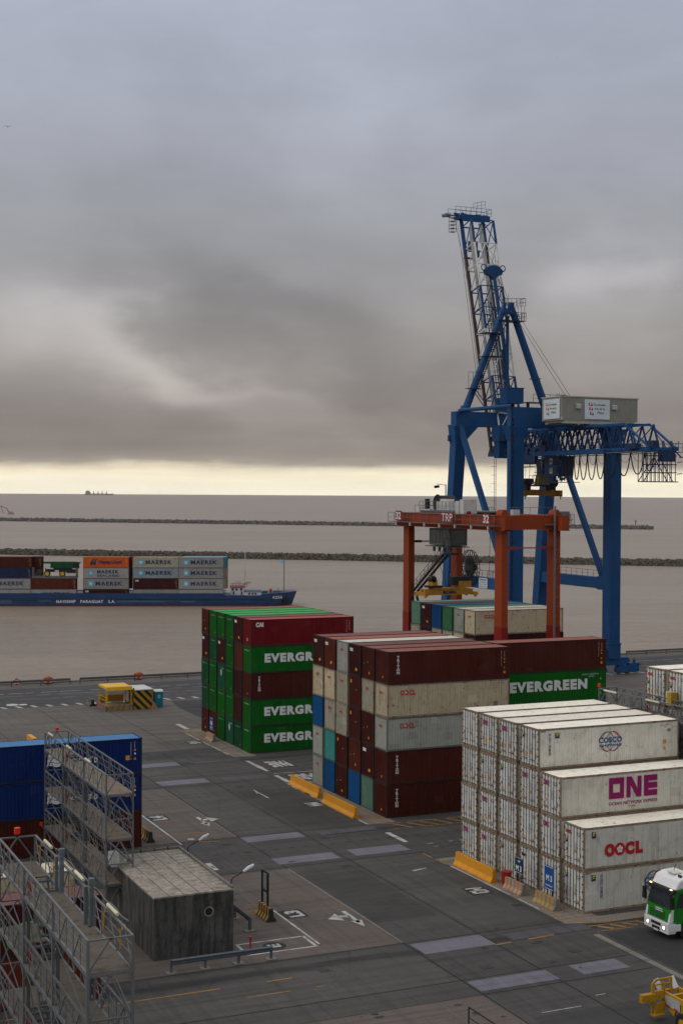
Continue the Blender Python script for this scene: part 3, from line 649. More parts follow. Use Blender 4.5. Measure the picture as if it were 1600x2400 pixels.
SO = (-CL/2, -CW/2-0.012, 0)          # lower near-left corner of the long side; x to the right, z up
EO = (-CL/2-0.012, CW/2, 0)           # end face: right = -y
def star(mb, o, r, u, cx, cy, R_, m, n=7):
    for k in range(n):
        a = 2*math.pi*k/n+math.pi/2; b2 = math.pi/n*0.75
        polyp(mb, o, r, u, [(cx, cy), (cx+0.4*R_*math.cos(a-b2), cy+0.4*R_*math.sin(a-b2)), (cx+R_*math.cos(a), cy+R_*math.sin(a)), (cx+0.4*R_*math.cos(a+b2), cy+0.4*R_*math.sin(a+b2))], m)
def T(mb, s, o, r, u, x0, y0, x1, y1, m, bold=0.0, sp=1.0, line=1.0):
    o = Vector(o)+Vector(r)*x0+Vector(u)*y0; put_text(mb, s, o, r, u, x1-x0, y1-y0, m, bold, sp, line)
def off(o, k=0.004):        # next layer, a little prouder
    o = list(o); return (o[0]-(k if o[0] < -CL/2-0.005 and o[1] > 0 else 0), o[1]-(k if o[1] < 0 else 0), o[2])
def side_marks(mb, m=w_):
    T(mb, 'U\nE\nT\nU\n4\n8\n1\n7\n2\n0', SO, X, Z, 11.3, 1.2, 11.36, 2.55, m, 0.02); T(mb, '4\n5\nG\n1', SO, X, Z, 11.62, 1.9, 11.69, 2.5, m, 0.02)
    for k, z0 in enumerate((1.72, 1.45, 0.95)): rect(mb, SO, X, Z, 11.58, z0, 11.7, z0+0.14, o_)
    rect(mb, SO, X, Z, 11.55, 0.5, 11.75, 0.72, o_)
def end_marks(mb, m=w_, orange=True):
    T(mb, 'TCNU 481 720', EO, -Y, Z, 1.15, 2.36, 2.1, 2.44, m)
    if orange: rect(mb, EO, -Y, Z, 1.55, 0.55, 1.78, 0.8, o_)
def art(kind):
    key = 'art_'+kind
    if key in CM: return CM[key]
    mb = MB()
    if kind == 'evergreen':
        T(mb, 'EVERGREEN', SO, X, Z, 1.57, 1.08, 10.05, 2.08, w_, 0.06, 1.2); T(mb, 'EGSU 105377 8', SO, X, Z, 9.5, 2.4, 11.3, 2.52, w_); T(mb, '45G1', SO, X, Z, 10.2, 2.2, 10.8, 2.32, w_)
        rect(mb, SO, X, Z, 11.5, 1.9, 11.62, 2.1, o_); rect(mb, SO, X, Z, 11.5, 0.55, 11.62, 0.75, o_); T(mb, 'EVERGREEN', EO, -Y, Z, 0.5, 2.3, 1.9, 2.45, fg_, 0.04)
    elif kind == 'green_end': T(mb, 'EGHU 921346', EO, -Y, Z, 0.5, 2.32, 1.9, 2.42, fg_, 0.04); rect(mb, EO, -Y, Z, 1.9, 0.4, 1.98, 0.52, y_)
    elif kind == 'teal_end':
        T(mb, 'UASU 772 105', EO, -Y, Z, 1.1, 2.32, 2.1, 2.42, w_); arc(mb, EO, -Y, Z, 1.25, 1.95, 0.17, 0.22, 0.12, 0, 360, w_); rect(mb, EO, -Y, Z, 1.2, 1.5, 1.32, 1.7, w_)
    elif kind == 'cai':
        T(mb, 'CAI', SO, X, Z, 0.57, 2.07, 1.47, 2.58, w_, 0.07); side_marks(mb); rect(mb, EO, -Y, Z, 1.3, 0.5, 1.6, 0.85, o_)
    elif kind == 'triton': T(mb, 'T\nR\nI\nT\nO\nN', SO, X, Z, 0.82, 0.9, 1.14, 2.5, w_, 0.05, 1, 0.85); side_marks(mb); rect(mb, EO, -Y, Z, 1.35, 0.5, 1.5, 0.7, o_)
    elif kind == 'plainside': side_marks(mb); end_marks(mb)
    elif kind == 'tex': T(mb, 'tex', EO, -Y, Z, 0.22, 2.2, 0.95, 2.58, w_, 0.05); rect(mb, EO, -Y, Z, 1.4, 0.5, 1.78, 0.76, o_)
    elif kind == 'brown_end': rect(mb, EO, -Y, Z, 1.35, 0.5, 1.55, 0.72, o_); rect(mb, EO, -Y, Z, 0.4, 1.35, 0.46, 1.42, w_); rect(mb, EO, -Y, Z, 1.1, 1.5, 1.16, 1.62, w_)
    elif kind == 'brown_end2': rect(mb, EO, -Y, Z, 0.3, 2.2, 0.55, 2.5, o_); rect(mb, EO, -Y, Z, 1.5, 1.6, 1.56, 1.7, w_)
    elif kind == 'oocl_end': T(mb, 'OOCL', EO, -Y, Z, 0.85, 2.0, 1.5, 2.22, r_, 0.06)
    elif kind == 'oocl': T(mb, 'OOCL', SO, X, Z, 1.24, 1.93, 2.72, 2.4, r_, 0.035, 1.15); T(mb, 'OOCL', EO, -Y, Z, 0.85, 2.0, 1.5, 2.22, r_, 0.06); arc(mb, off(SO), X, Z, 1.74, 2.17, 0.06, 0.06, 0.05, 0, 360, w_, 8); T(mb, 'OOLU 853 106', SO, X, Z, 10.2, 2.5, 11.6, 2.6, g_); rect(mb, SO, X, Z, 10.6, 0.4, 11.0, 0.95, g_)
    elif kind == 'none': return None
    # reefers
    elif kind.startswith('reefer'):
        what = kind.split('_')[1:]
        rs_ = random.Random(kind)
        for (xx, zz, ww, hh, m) in ((0.32, 0.95, 0.13, 0.26, g_), (0.68, 0.9, 0.2, 0.22, o_), (0.45, 0.6, 0.14, 0.16, o_), (1.35, 1.02, 0.16, 0.2, o_), (1.95, 0.85, 0.14, 0.28, g_), (1.7, 0.6, 0.13, 0.16, o_)):
            if rs_.random() < 0.75: rect(mb, EO, -Y, Z, xx, zz+rs_.uniform(-0.12, 0.12), xx+ww, zz+hh, m)
        polyp(mb, EO, -Y, Z, [(0.3, 0.72), (0.5, 0.72), (0.4, 0.92)], o_)
        for q in range(9): rect(mb, EO, -Y, Z, 1.35+0.0*q, 1.15+0.075*q, 1.35+rs_.uniform(0.12, 0.24), 1.175+0.075*q, f_)
        for q in range(5): rect(mb, EO, -Y, Z, 1.92, 1.6+0.08*q, 1.92+rs_.uniform(0.1, 0.2), 1.63+0.08*q, f_)
        T(mb, 'TTNU 826', EO, -Y, Z, 1.5, 2.38, 2.1, 2.45, n_, 0.02); T(mb, '45R1', EO, -Y, Z, 1.7, 2.2, 2.0, 2.27, n_, 0.02)
        if 'one' in what: one_logo(mb, EO, -Y, Z, 0.3, 2.08, 0.75, 0.36)
        if 'F' in what: f_sticker(mb, EO, -Y, Z, 0.25, 2.05, 0.32, 0.42)
        if 'tex' in what: T(mb, 'tex', EO, -Y, Z, 0.25, 2.15, 0.8, 2.45, k_, 0.04)
        if 'oocl' in what: T(mb, 'OOCL', EO, -Y, Z, 0.25, 2.2, 0.95, 2.45, r_, 0.08); f_sticker(mb, EO, -Y, Z, 0.22, 1.55, 0.3, 0.4)
        if 'sidecosco' in what or 'sidecosco2' in what:
            cosco(mb, 4.98 if 'sidecosco2' in what else 5.08, 0.9)
            x0 = 1.36 if 'sidecosco2' in what else 0.83
            T(mb, '\u4e2d\n\u8fdc\n\u6d77\n\u8fd0\n\u96c6\n\u56e2', SO, X, Z, x0, 0.95, x0+0.22, 2.56, b_, 0.012, 1, 1.0)
            f_sticker(mb, SO, X, Z, 0.64 if 'sidecosco2' in what else 1.38, 2.15, 0.35, 0.40)
            T(mb, 'CSNU 348679 6', SO, X, Z, 10.5, 2.52, 11.4, 2.6, g_); T(mb, '45R1', SO, X, Z, 10.8, 2.38, 11.1, 2.46, g_)
            rect(mb, SO, X, Z, 11.15, 2.05, 11.25, 2.25, g_); rect(mb, SO, X, Z, 11.32, 2.05, 11.42, 2.25, r_)
            rect(mb, SO, X, Z, 10.75, 1.15, 11.05, 1.45, o_); polyp(mb, SO, X, Z, [(10.75, 0.72), (11.05, 0.72), (10.9, 1.02)], o_); rect(mb, SO, X, Z, 0.15, 2.66, 0.6, 2.72, g_)
        if 'sideone' in what:
            one_logo(mb, SO, X, Z, 4.03, 1.05, 4.13, 1.48); T(mb, 'OCEAN NETWORK EXPRESS', SO, X, Z, 4.04, 0.6, 8.16, 0.83, m_, 0.02, 1.05); rect(mb, SO, X, Z, 5.7, 0.42, 6.3, 0.5, o_)
        if 'sideoocl' in what:
            T(mb, 'O', SO, X, Z, 1.68, 0.78, 2.53, 1.68, r_, 0.085); T(mb, 'O', SO, X, Z, 2.50, 0.78, 3.35, 1.68, r_, 0.085); T(mb, 'C', SO, X, Z, 3.34, 0.78, 4.12, 1.68, r_, 0.085); T(mb, 'L', SO, X, Z, 4.2, 0.8, 4.82, 1.66, r_, 0.085)
            for k in range(5):
                a = 2*math.pi*k/5+math.pi/2; arc(mb, off(SO), X, Z, 2.925+0.15*math.cos(a), 1.23+0.15*math.sin(a), 0.05, 0.06, 0.1, 0, 360, w_, 8)
            f_sticker(mb, SO, X, Z, 0.63, 2.15, 0.34, 0.42)
        rect(mb, SO, X, Z, 6.08, 0.2, 6.1, 2.7, f_)
    elif kind in ('maersk', 'sealand'):
        rect(mb, SO, X, Z, 1.35, 0.75, 2.8, 2.25, sq_); star(mb, off(SO), X, Z, 2.07, 1.5, 0.68, w_)
        if kind == 'maersk': T(mb, 'MAERSK', SO, X, Z, 3.35, 0.98, 10.45, 2.1, n_, 0.035, 1.2)
        else: T(mb, 'MAERSK', SO, X, Z, 3.7, 1.35, 9.5, 2.3, n_, 0.035, 1.2); T(mb, 'SEALAND', SO, X, Z, 3.7, 0.45, 9.7, 1.1, n_, 0.02, 1.12)
    elif kind == 'hapag':
        for q in (0, 0.75): polyp(mb, SO, X, Z, [(1.75+q, 1.15), (2.1+q, 1.75), (2.6+q, 2.35), (3.05+q, 2.35), (2.55+q, 1.75), (2.75+q, 1.2), (2.5+q, 0.75), (2.0+q, 0.75)], n_)
        T(mb, 'Hapag-Lloyd', SO, X, Z, 4.1, 0.8, 10.3, 2.1, n_, 0.04); side_marks(mb)
    elif kind == 'hamburg':
        for z0, z1 in ((0.0, 0.27), (0.31, 0.6), (0.64, 0.92)):
            P_ = 8; top = []; bot = []
            for k in range(P_+1):
                s_ = k/P_; wv = 0.07*math.sin(s_*2*math.pi); bot.append((4.6+s_*1.05+0.1*z0, 1.12+z0+wv)); top.append((4.62+s_*1.05+0.1*z1, 1.12+z1+wv))
            for k in range(P_): polyp(mb, SO, X, Z, [bot[k], bot[k+1], top[k+1], top[k]], w_)
        T(mb, 'HAMBURG S\u00dcD', SO, X, Z, 5.85, 1.18, 8.6, 1.72, w_, 0.05)
        T(mb, 'S\nU\nD\nU\n8\n0\n2\n1\n4', SO, X, Z, 11.25, 1.2, 11.32, 2.6, w_, 0.02); T(mb, '4\n5\nG\n1', SO, X, Z, 11.55, 2.1, 11.62, 2.65, w_, 0.02)
        rect(mb, SO, X, Z, 10.85, 1.2, 11.18, 1.56, o_); polyp(mb, SO, X, Z, [(11.5, 1.2), (11.72, 1.2), (11.61, 1.42)], o_); polyp(mb, SO, X, Z, [(11.5, 1.9), (11.72, 1.9), (11.61, 2.1)], o_); rect(mb, SO, X, Z, 11.55, 1.6, 11.68, 1.75, w_)
    elif kind == 'kline':
        T(mb, 'K', SO, X, Z, 5.6, 1.35, 6.4, 1.95, k_, 0.06); T(mb, 'LINE', SO, X, Z, 6.55, 1.35, 7.55, 1.62, k_, 0.04)
        polyp(mb, SO, X, Z, [(5.0, 1.35), (5.2, 1.35), (5.6, 1.95), (5.4, 1.95)], k_)
    elif kind == 'global':
        T(mb, 'GLOBAL', SO, X, Z, 7.35, 1.0, 8.75, 1.32, w_, 0.05); arc(mb, SO, X, Z, 8.0, 1.2, 0.95, 0.62, 0.14, 20, 150, gr_, 12, 0.2); arc(mb, SO, X, Z, 7.4, 1.05, 0.5, 0.6, 0.1, 130, 250, gr_, 10)
    if not mb.v: return None
    # centre on the container
    me = mb.mesh('lettering_'+kind)
    for m in ALLM: me.materials.append(m)
    CM[key] = me; return me
def one_logo(mb, o, r, u, x, z, w, h):
    t_ = w*0.085; a = w*0.31
    for q in ((0, 0, a, t_*1.25), (0, h-t_*1.25, a, h), (0, t_*1.25, t_, h-t_*1.25), (a-t_, t_*1.25, a, h-t_*1.25)): rect(mb, o, r, u, x+q[0], z+q[1], x+q[2], z+q[3], m_)
    n0 = x+w*0.36; nw = w*0.31
    rect(mb, o, r, u, n0, z, n0+t_, z+h, m_); rect(mb, o, r, u, n0+nw-t_, z, n0+nw, z+h, m_); polyp(mb, off(o, 0.001), r, u, [(n0, z+h), (n0+t_*1.2, z+h), (n0+nw, z), (n0+nw-t_*1.2, z)], m_)
    e0 = x+w*0.72; ew = w*0.28
    rect(mb, o, r, u, e0, z, e0+t_*1.1, z+h, m_)
    for q in (0, h/2-t_*0.6, h-t_*1.2): rect(mb, off(o, 0.001), r, u, e0+t_*1.1, z+q, e0+ew, z+q+t_*1.2, m_)
def f_sticker(mb, o, r, u, x, z, w, h):
    rect(mb, o, r, u, x, z, x+w, z+h, n_)
    polyp(mb, off(o), r, u, [(x+w*0.2, z+h*0.55), (x+w*0.3, z+h*0.9), (x+w*0.85, z+h*0.95), (x+w*0.8, z+h*0.75)], y_)
    polyp(mb, off(o), r, u, [(x+w*0.15, z+h*0.2), (x+w*0.35, z+h*0.5), (x+w*0.75, z+h*0.6), (x+w*0.65, z+h*0.42), (x+w*0.4, z+h*0.38)], y_)
def cosco(mb, x0, z0):
    cx, cz = x0+1.0, z0+0.74
    for (dx, m) in ((-0.22, b_), (0.22, r_)): arc(mb, SO, X, Z, cx+dx, cz, 0.52, 0.70, 0.05, 25, 155, m); arc(mb, SO, X, Z, cx+dx, cz, 0.52, 0.70, 0.05, 205, 335, m)
    arc(mb, SO, X, Z, cx-0.1, cz, 0.82, 0.73, 0.05, 100, 170, b_); arc(mb, SO, X, Z, cx+0.1, cz, 0.82, 0.73, 0.05, 10, 80, r_)
    arc(mb, SO, X, Z, cx+0.1, cz, 0.82, 0.73, 0.05, 280, 345, b_); arc(mb, SO, X, Z, cx-0.1, cz, 0.82, 0.73, 0.05, 195, 260, r_)
    T(mb, 'COSCO', SO, X, Z, x0, z0+0.64, x0+2.02, z0+1.06, b_, 0.05, 1.1); T(mb, 'SHIPPING', SO, X, Z, x0+0.12, z0+0.36, x0+1.98, z0+0.56, b_, 0.035, 1.1)
def container(x, y, z, col, artk, label, group, reefer=False, rz=0, name=None, doors=True):
    """x, y: near-left corner (x along the length); base centre is the origin"""
    u = Vector((math.cos(rz), math.sin(rz), 0)); v = Vector((-math.sin(rz), math.cos(rz), 0))
    c = Vector((x, y, z))+u*(CL/2)+v*(CW/2)
    o = thing(name or ('reefer_container' if reefer else 'shipping_container'), label, 'container', c, group, rz)
    body, roof, _ = COL[col]; p = 'reefer_' if reefer else 'dry_'
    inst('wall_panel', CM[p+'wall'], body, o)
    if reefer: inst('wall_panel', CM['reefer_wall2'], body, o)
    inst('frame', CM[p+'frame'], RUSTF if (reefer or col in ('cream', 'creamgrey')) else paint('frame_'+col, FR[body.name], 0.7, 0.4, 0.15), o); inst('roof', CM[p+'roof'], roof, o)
    if doors:
        for s in (-1, 1):
            d = inst('door', CM[p+'door', s], DOORW if reefer else body, o); inst('locking_bar', CM[p+'bar', s], BARM, d)
            if reefer: inst('hinge', CM['reefer_hinge', s], BARM, d); inst('gasket', CM['reefer_gasket', s], GASK, d)
    if reefer: inst('cooling_unit', CM['unit'], COL['white2'][0], o)
    a = art(artk)
    if a:
        l = bpy.data.objects.new('lettering', a); sc.collection.objects.link(l); l.parent = o
    return o
TIER = ['bottom tier', 'second tier up', 'third tier up', 'fourth tier up', 'top tier']
COLN = ['leftmost column', 'second column', 'third column', 'fourth column', 'fifth column', 'nearest column']
MARK = dict(evergreen='with big EVERGREEN lettering', cai='with white CAI lettering', triton='with vertical TRITON lettering', tex='with small white tex mark', oocl_end='with small red OOCL mark', oocl='with red OOCL lettering', teal_end='with round white emblem')
def block(x, y, pitch, rows, where, group, ntier=5, topname='top tier', reefer=False):
    """rows[t][c]: tiers from the top, columns from the far-left to the near face"""
    nc = 6
    for ti, row in enumerate(rows):
        tier = ntier-1-ti
        for ci, cell in enumerate(row):
            if not cell: continue
            col, a = cell if isinstance(cell, tuple) else (cell, 'none')
            yy = y+(nc-1-ci)*pitch; tn = topname if ti == 0 else TIER[tier]
            mk_ = MARK.get(a, '')
            if len((COL[col][2]+mk_+tn+COLN[ci]+where).split()) > 15: mk_ = ''
            lab = ' '.join(('%s container %s, %s, %s, %s' % (COL[col][2], mk_, tn, COLN[ci], where)).replace(' ,', ',').split())
            container(x+random.uniform(-0.05, 0.05), yy, tier*CH, col, a, lab, group, reefer)
BRN = ('brown', 'brown_end'); BR2 = ('brown', 'brown_end2'); TEX = ('maroon', 'tex'); GE = ('green', 'green_end'); DG = ('dgreen', 'green_end'); CE = ('cream', 'oocl_end'); GYE = ('grey', 'oocl_end'); CG = ('creamgrey', 'oocl_end')
block(54.27, 143.75, 2.8, [
    [BRN, GE, GE, GE, TEX, ('red', 'cai')],
    [TEX, DG, TEX, GE, ('redbrown', 'none'), ('green', 'evergreen')],
    [DG, GE, ('teal', 'teal_end'), GE, ('maroon', 'none'), ('brown', 'triton')],
    [DG, GE, GE, GE, ('maroon', 'none'), ('green', 'evergreen')],
    [BRN, BRN, GE, ('teal', 'teal_end'), DG, ('green', 'evergreen')]], 'green stack', 'containers stacked in the far green and brown block')
block(54.40, 110.7, 2.79, [
    [TEX, ('redbrown', 'tex'), GYE, TEX, BRN, ('brown', 'triton')],
    [CE, CE, CG, BR2, CG, ('cream', 'oocl')],
    [('blue', 'none'), CG, CG, BR2, BRN, ('grey', 'oocl')],
    [GYE, ('turq', 'none'), BR2, ('redbrown', 'brown_end'), TEX, ('brown', 'triton')],
    [GYE, ('blue', 'none'), BRN, ('blue', 'none'), ('sage', 'none'), ('brown', 'triton')]], 'middle brown stack', 'containers stacked in the middle brown and cream block')
for t_, (c_, a_, l_) in enumerate((('brown', 'triton', 'brown container at the bottom of the single stack behind the middle block'), ('green', 'evergreen', 'green container second from the bottom of the single stack behind the middle block'),
                                   ('blue', 'none', 'bright blue container mostly hidden beneath the EVERGREEN container behind the middle block'), ('green', 'evergreen', 'green container showing EVERGREEN, just under the top brown one behind the middle block'),
                                   ('brown', 'plainside', 'brown container on top of the green EVERGREEN one behind the middle block'))):
    container(66.8, 113.5, t_*CH, c_, a_, l_, 'containers in the single stack behind the middle block')
def RF(*a): return ('white' if len(a) < 3 else a[2], 'reefer_'+a[0]+(('_'+a[1]) if len(a) > 1 and a[1] else ''))
# reefer block: per column tiers
RCOL = [  # column from the far-left; tiers bottom to top
    [('white2', 'reefer_one_x1', 'magenta ONE mark'), ('white2', 'reefer_p1', 'no large mark'), ('white2', 'reefer_p2', 'dirty grey doors'), ('white2', 'reefer_p3', 'no large mark')],
    [('white', 'reefer_one_x2', 'magenta ONE mark'), ('white', 'reefer_one_x3', 'magenta ONE mark'), ('white2', 'reefer_F_1', 'dark blue sticker'), ('white', 'reefer_one_x4', 'magenta ONE mark')],
    [('white2', 'reefer_F_2', 'dark blue sticker'), ('white', 'reefer_p4', 'no large mark'), ('white2', 'reefer_F_3', 'dark blue sticker'), ('white', 'reefer_one_x5', 'magenta ONE mark')],
    [('white2', 'reefer_tex_1', 'black tex mark'), ('white2', 'reefer_p5', 'no large mark'), ('white2', 'reefer_one_x6', 'magenta ONE mark'), ('white', 'reefer_F_sidecosco', 'COSCO SHIPPING logo on its side')],
    [('white2', 'reefer_p6', 'no large mark'), ('white', 'reefer_one_x7', 'magenta ONE mark'), ('white', 'reefer_one_sideone', 'big magenta ONE lettering on its side')],
    [('white2', 'reefer_F_sidecosco2', 'COSCO SHIPPING logo behind the truck cab'), ('white2', 'reefer_oocl_sideoocl', 'big red OOCL lettering on its side')]]
for ci, colm in enumerate(RCOL):
    for t_, (c_, a_, d_) in enumerate(colm):
        tn = 'top' if t_ == len(colm)-1 else ['bottom', 'second up', 'third up'][t_]
        if 'side' in a_: lab = 'white reefer container with %s' % d_
        else: lab = 'white reefer container with %s, %s, %s of near stack' % (d_, tn, COLN[ci])
        container(54.22+random.uniform(-0.04, 0.04), 80.34+(5-ci)*2.876, t_*CH, c_, a_, lab, 'reefer containers in the near white block', True)
# reefers at the right edge of the picture
for ci in range(3):
    for t_ in range(5):
        tn = TIER[t_]; cn = ('leftmost', 'second', 'third')[ci]
        container(69.4, 91.78-ci*2.876, t_*CH, 'white', 'reefer_oocl_%d' % (t_*3+ci), 'white reefer container, %s of the %s column at the right edge' % (tn, cn), 'reefer containers at the right edge', True)
# far stack under the red yard crane
FAR = [[('sage', 'none'), ('maroon', 'tex'), ('blue', 'none'), ('oldgreen', 'none'), GYE, ('cream', 'oocl')],
       [('creamgrey', 'none'), ('maroon', 'none'), ('creamgrey', 'none'), ('creamgrey', 'none'), ('cream', 'none'), ('maroon', 'plainside')]]
FAR += [[('brown', 'none')]*6]*3
block(82.85, 145.5, 2.79, FAR, 'stack under red crane', 'containers stacked under the red yard crane')
# blue containers at the left
for t_, (c_, a_, d_) in enumerate((('brown', 'none', 'dark brown container under two blue ones behind the access platform'), ('dblue', 'hamburg', 'royal blue container with white flag emblem, directly on the brown one'), ('dblue', 'hamburg', 'topmost royal blue container with white flag emblem and pale blue roof'))):
    container(19.97, 109.5, t_*CH, c_, a_, d_, 'containers in the blue stack at the left')
    container(7.2, 109.5, t_*CH, c_, 'none', ['dark brown container at the left edge, bottom of its stack', 'plain blue container at the left edge, middle of its stack', 'plain blue container at the left edge, top of its stack'][t_], 'containers in the blue stack at the left')
# containers seen through the near access platform
for (x, y, t_, c_, a_, d_) in ((8.2, 83.3, 1, 'cream', 'kline', 'cream container with black K LINE lettering below the near access platform'), (8.2, 83.3, 0, 'creamgrey', 'none', 'dirty cream container under the one lettered K LINE'),
                               (8.35, 77.6, 1, 'maroon', 'global', 'dark maroon container with GLOBAL lettering and green swirl'), (8.35, 77.6, 0, 'redbrown', 'none', 'rusty red-brown container under the GLOBAL one')):
    container(x, y, t_*CH, c_, a_, d_, 'containers below the near access platform')
# ================================================================== QUAY CRANE
CBL = paint('crane_blue', (0.005, 0.062, 0.185), 0.55, 0.5, 0.12, streak=1.0, spec=0.12)
CBD = paint('crane_blue_dark', (0.005, 0.025, 0.08), 0.5, 0.4, 0.05)
CBM = paint('crane_blue_mid', (0.005, 0.035, 0.11), 0.55, 0.35, 0.08, spec=0.12)
CWH = paint('crane_white', (0.66, 0.68, 0.66), 0.5, 0.25, 0.06)
CBR = paint('boom_brown', (0.045, 0.026, 0.024), 0.55, 0.3, 0.2)
CGR = paint('crane_grey', (0.12, 0.13, 0.14), 0.6, 0.3, 0.05)
BLKM = paint('black_rubber', (0.012, 0.012, 0.013), 0.6, 0.2)
ROPE = paint('steel_rope', (0.03, 0.03, 0.032), 0.6, 0.2)
HSE = paint('machinery_house_grey', (0.285, 0.285, 0.25), 0.55, 0.2, 0.02); HSW = paint('house_frame_pale', (0.42, 0.42, 0.37), 0.55, 0.3, 0.05)
SIGNW = paint('sign_white', (0.56, 0.62, 0.65), 0.5, 0.1)
YEL = paint('machine_yellow', (0.40, 0.19, 0.012), 0.55, 0.6, 0.15); OCH = paint('machine_ochre', (0.30, 0.13, 0.012), 0.6, 0.6, 0.25)
GLS = glass('dark_glass')
xB, xD, xC, yL, yT = 112.1, 129.6, 120.85, 185.0, 202.6
crane = thing('quay_crane', 'tall blue ship-to-shore crane with raised lattice boom on the quay', 'crane', (xC, 195, 0))
def cr_part(name, mb, mat=CBL, parent=None, **k): return mb.build(name, mat, parent or crane, **k)
def rail(mb, pts, h=1.1, r=0.03, step=1.6, mid=True, m=0):
    for a, b in zip(pts, pts[1:]):
        a = Vector(a); b = Vector(b); L_ = (b-a).length; n = max(1, int(L_/step))
        mb.tube(a+Z*h, b+Z*h, r, 5, m)
        if mid: mb.tube(a+Z*h*0.5, b+Z*h*0.5, r*0.8, 4, m)
        for k in range(n+1): p = a+(b-a)*(k/n); mb.tube(p, p+Z*h, r, 4, m)
# legs
for x, y0, y1, w, d_ in ((xB, yL, yL, 1.85, 1.9), (xD, yL, yL, 2.0, 2.0)):
    mb = MB(); mb.beam((x, yL, 4.9), (x, yL, 38.3), w, d_, side=X); mb.beam((x, yL, 2.6), (x, yL, 4.9), w+0.15, d_+0.2, side=X); mb.beam((x, yL, 4.85), (x, yL, 5.05), w+0.35, d_+0.4, side=X)
    for zz in (9, 17, 21.5, 26, 31): mb.beam((x, yL, zz), (x, yL, zz+0.08), w+0.06, d_+0.06, side=X)
    mb.beam((x, yL, 36.0), (x, yL, 38.3), w, d_, w2=w+1.5, h2=d_+0.2, side=X)
    cr_part('leg', mb, bevel=0.05)
for x in (xB, xD):
    mb = MB(); s_ = 1 if x == xB else -1
    mb.beam((x, 205.8, 10.0), (x, yT+0.3, 36.0), 1.7, 1.9, w2=1.9, h2=2.0, side=X); mb.beam((x, 205.8, 2.6), (x, 205.8, 10.2), 1.7, 1.9, side=X)
    mb.beam((x, yT+0.3, 36.0), (x, yT, 39.2), 1.9, 2.0, w2=2.9, h2=2.2, side=X); mb.beam((x-s_*0.2, yT+0.9, 36.6), (x-s_*0.2, yT+0.9, 37.6), 2.5, 0.5, side=X)
    cr_part('leg', mb, bevel=0.05)
# portal beams along the crane's travel across
for x in (xB, xD):
    mb = MB(); mb.box(x-0.65, yL+0.9, 13.35, x+0.65, 204.9, 15.1); mb.box(x-0.72, yL+0.95, 13.2, x+0.72, yL+3.0, 15.25)
    ob = cr_part('portal_beam', mb, bevel=0.04)
    mb = MB(); rail(mb, [(x-0.6, yL+1, 15.1), (x-0.6, 203, 15.1)], 1.1, 0.03, 1.5); cr_part('handrail', mb, CBD, ob)
# sill beams parallel to the rails and top beams
for y in (yL, 205.8):
    mb = MB(); mb.box(xB+0.9, y-0.6, 2.7, xD-0.9, y+0.6, 4.3); cr_part('sill_beam', mb, bevel=0.04)
mb = MB(); mb.box(xB-1.0, yT-0.9, 39.0, xD+1.0, yT+0.9, 41.4); mb.prism([(xB+0.9, yT-0.85, 39.0), (xB+3.2, yT-0.85, 39.0), (xB+0.9, yT-0.85, 36.7)], (0, 1.7, 0)); mb.prism([(xD-0.9, yT-0.85, 39.0), (xD-3.2, yT-0.85, 39.0), (xD-0.9, yT-0.85, 36.7)], (0, 1.7, 0))
cr_part('top_beam', mb, bevel=0.05)
mb = MB(); mb.box(xB-0.95, yL-1.0, 38.25, xD+1.0, yL+1.0, 41.2); tb = cr_part('top_beam', mb, bevel=0.05)
mb = MB(); rail(mb, [(xB+2.5, yL-0.9, 42.0), (xB+8.5, yL-0.9, 42.0), (xB+8.5, yL+0.9, 42.0)], 1.2, 0.035, 0.9); mb.box(xB+1.6, yL-1.0, 41.9, xB+8.6, yL+1.0, 42.0); mb.box(xB+2, yL-0.3, 41.2, xB+2.2, yL+0.3, 41.9); mb.box(xB+8, yL-0.3, 41.2, xB+8.2, yL+0.3, 41.9)
for k in range(5): mb.tube((xB+7.0+0.3*k, yL-0.9, 42.0), (xB+6.7+0.35*k, yL-0.9, 43.4), 0.04, 4)
cr_part('handrail', mb, CBD, tb)
mb = MB()
for x in (xB, xD):
    mb.tube((x, yL+0.9, 41.45), (x, yT-0.2, 41.55), 0.33, 10)
cr_part('tie_tube', mb, smooth=False)
for x in (xB, xD): cr_part('brace', MB().beam((x-0.1, yT-0.2, 39.6), (x-0.1, 187.0, 14.9), 0.75, 0.8, side=X), bevel=0.03)
# blue cabinet on the front corner, lift shaft and ladders
mb = MB(); mb.box(109.8, yL-1.2, 41.7, 112.7, yL+0.8, 43.95)
for k in range(10): mb.box(109.9+k*0.29, yL-1.24, 41.8, 110.02+k*0.29, yL-1.201, 43.85)
for k in range(7): mb.box(109.76, yL-1.1+k*0.28, 41.8, 109.799, yL-0.98+k*0.28, 43.85)
mb.box(109.7, yL-1.3, 43.95, 112.8, yL+0.9, 44.05); cr_part('cabinet', mb)
mb = MB(); mb.box(118.2, 200.6, 41.5, 119.9, 201.6, 43.7); mb.box(118.8, 200.55, 42.7, 119.1, 200.5999, 43.3, 1); cr_part('cabinet', mb, [CBL, GLS])
mb = MB(); mb.box(117.2, 198.5, 36.6, 120.0, 200.8, 39.2); mb.box(117.4, 198.8, 33.9, 119.6, 200.4, 36.6); cr_part('winch_housing', mb, CBL)
mb = MB()
for q in (-0.45, 0.0, 0.32): mb.tube((xB-1.15+q*0.6, yL-0.6+q, 3), (xB-1.15+q*0.6, yL-0.6+q, 41), 0.11, 6)
for k in range(44): mb.box(xB-1.5, yL-1.2, 5+k*0.8, xB-0.93, yL-0.4, 5.06+k*0.8)
cr_part('cable_duct', mb, CBD)
mb = MB()
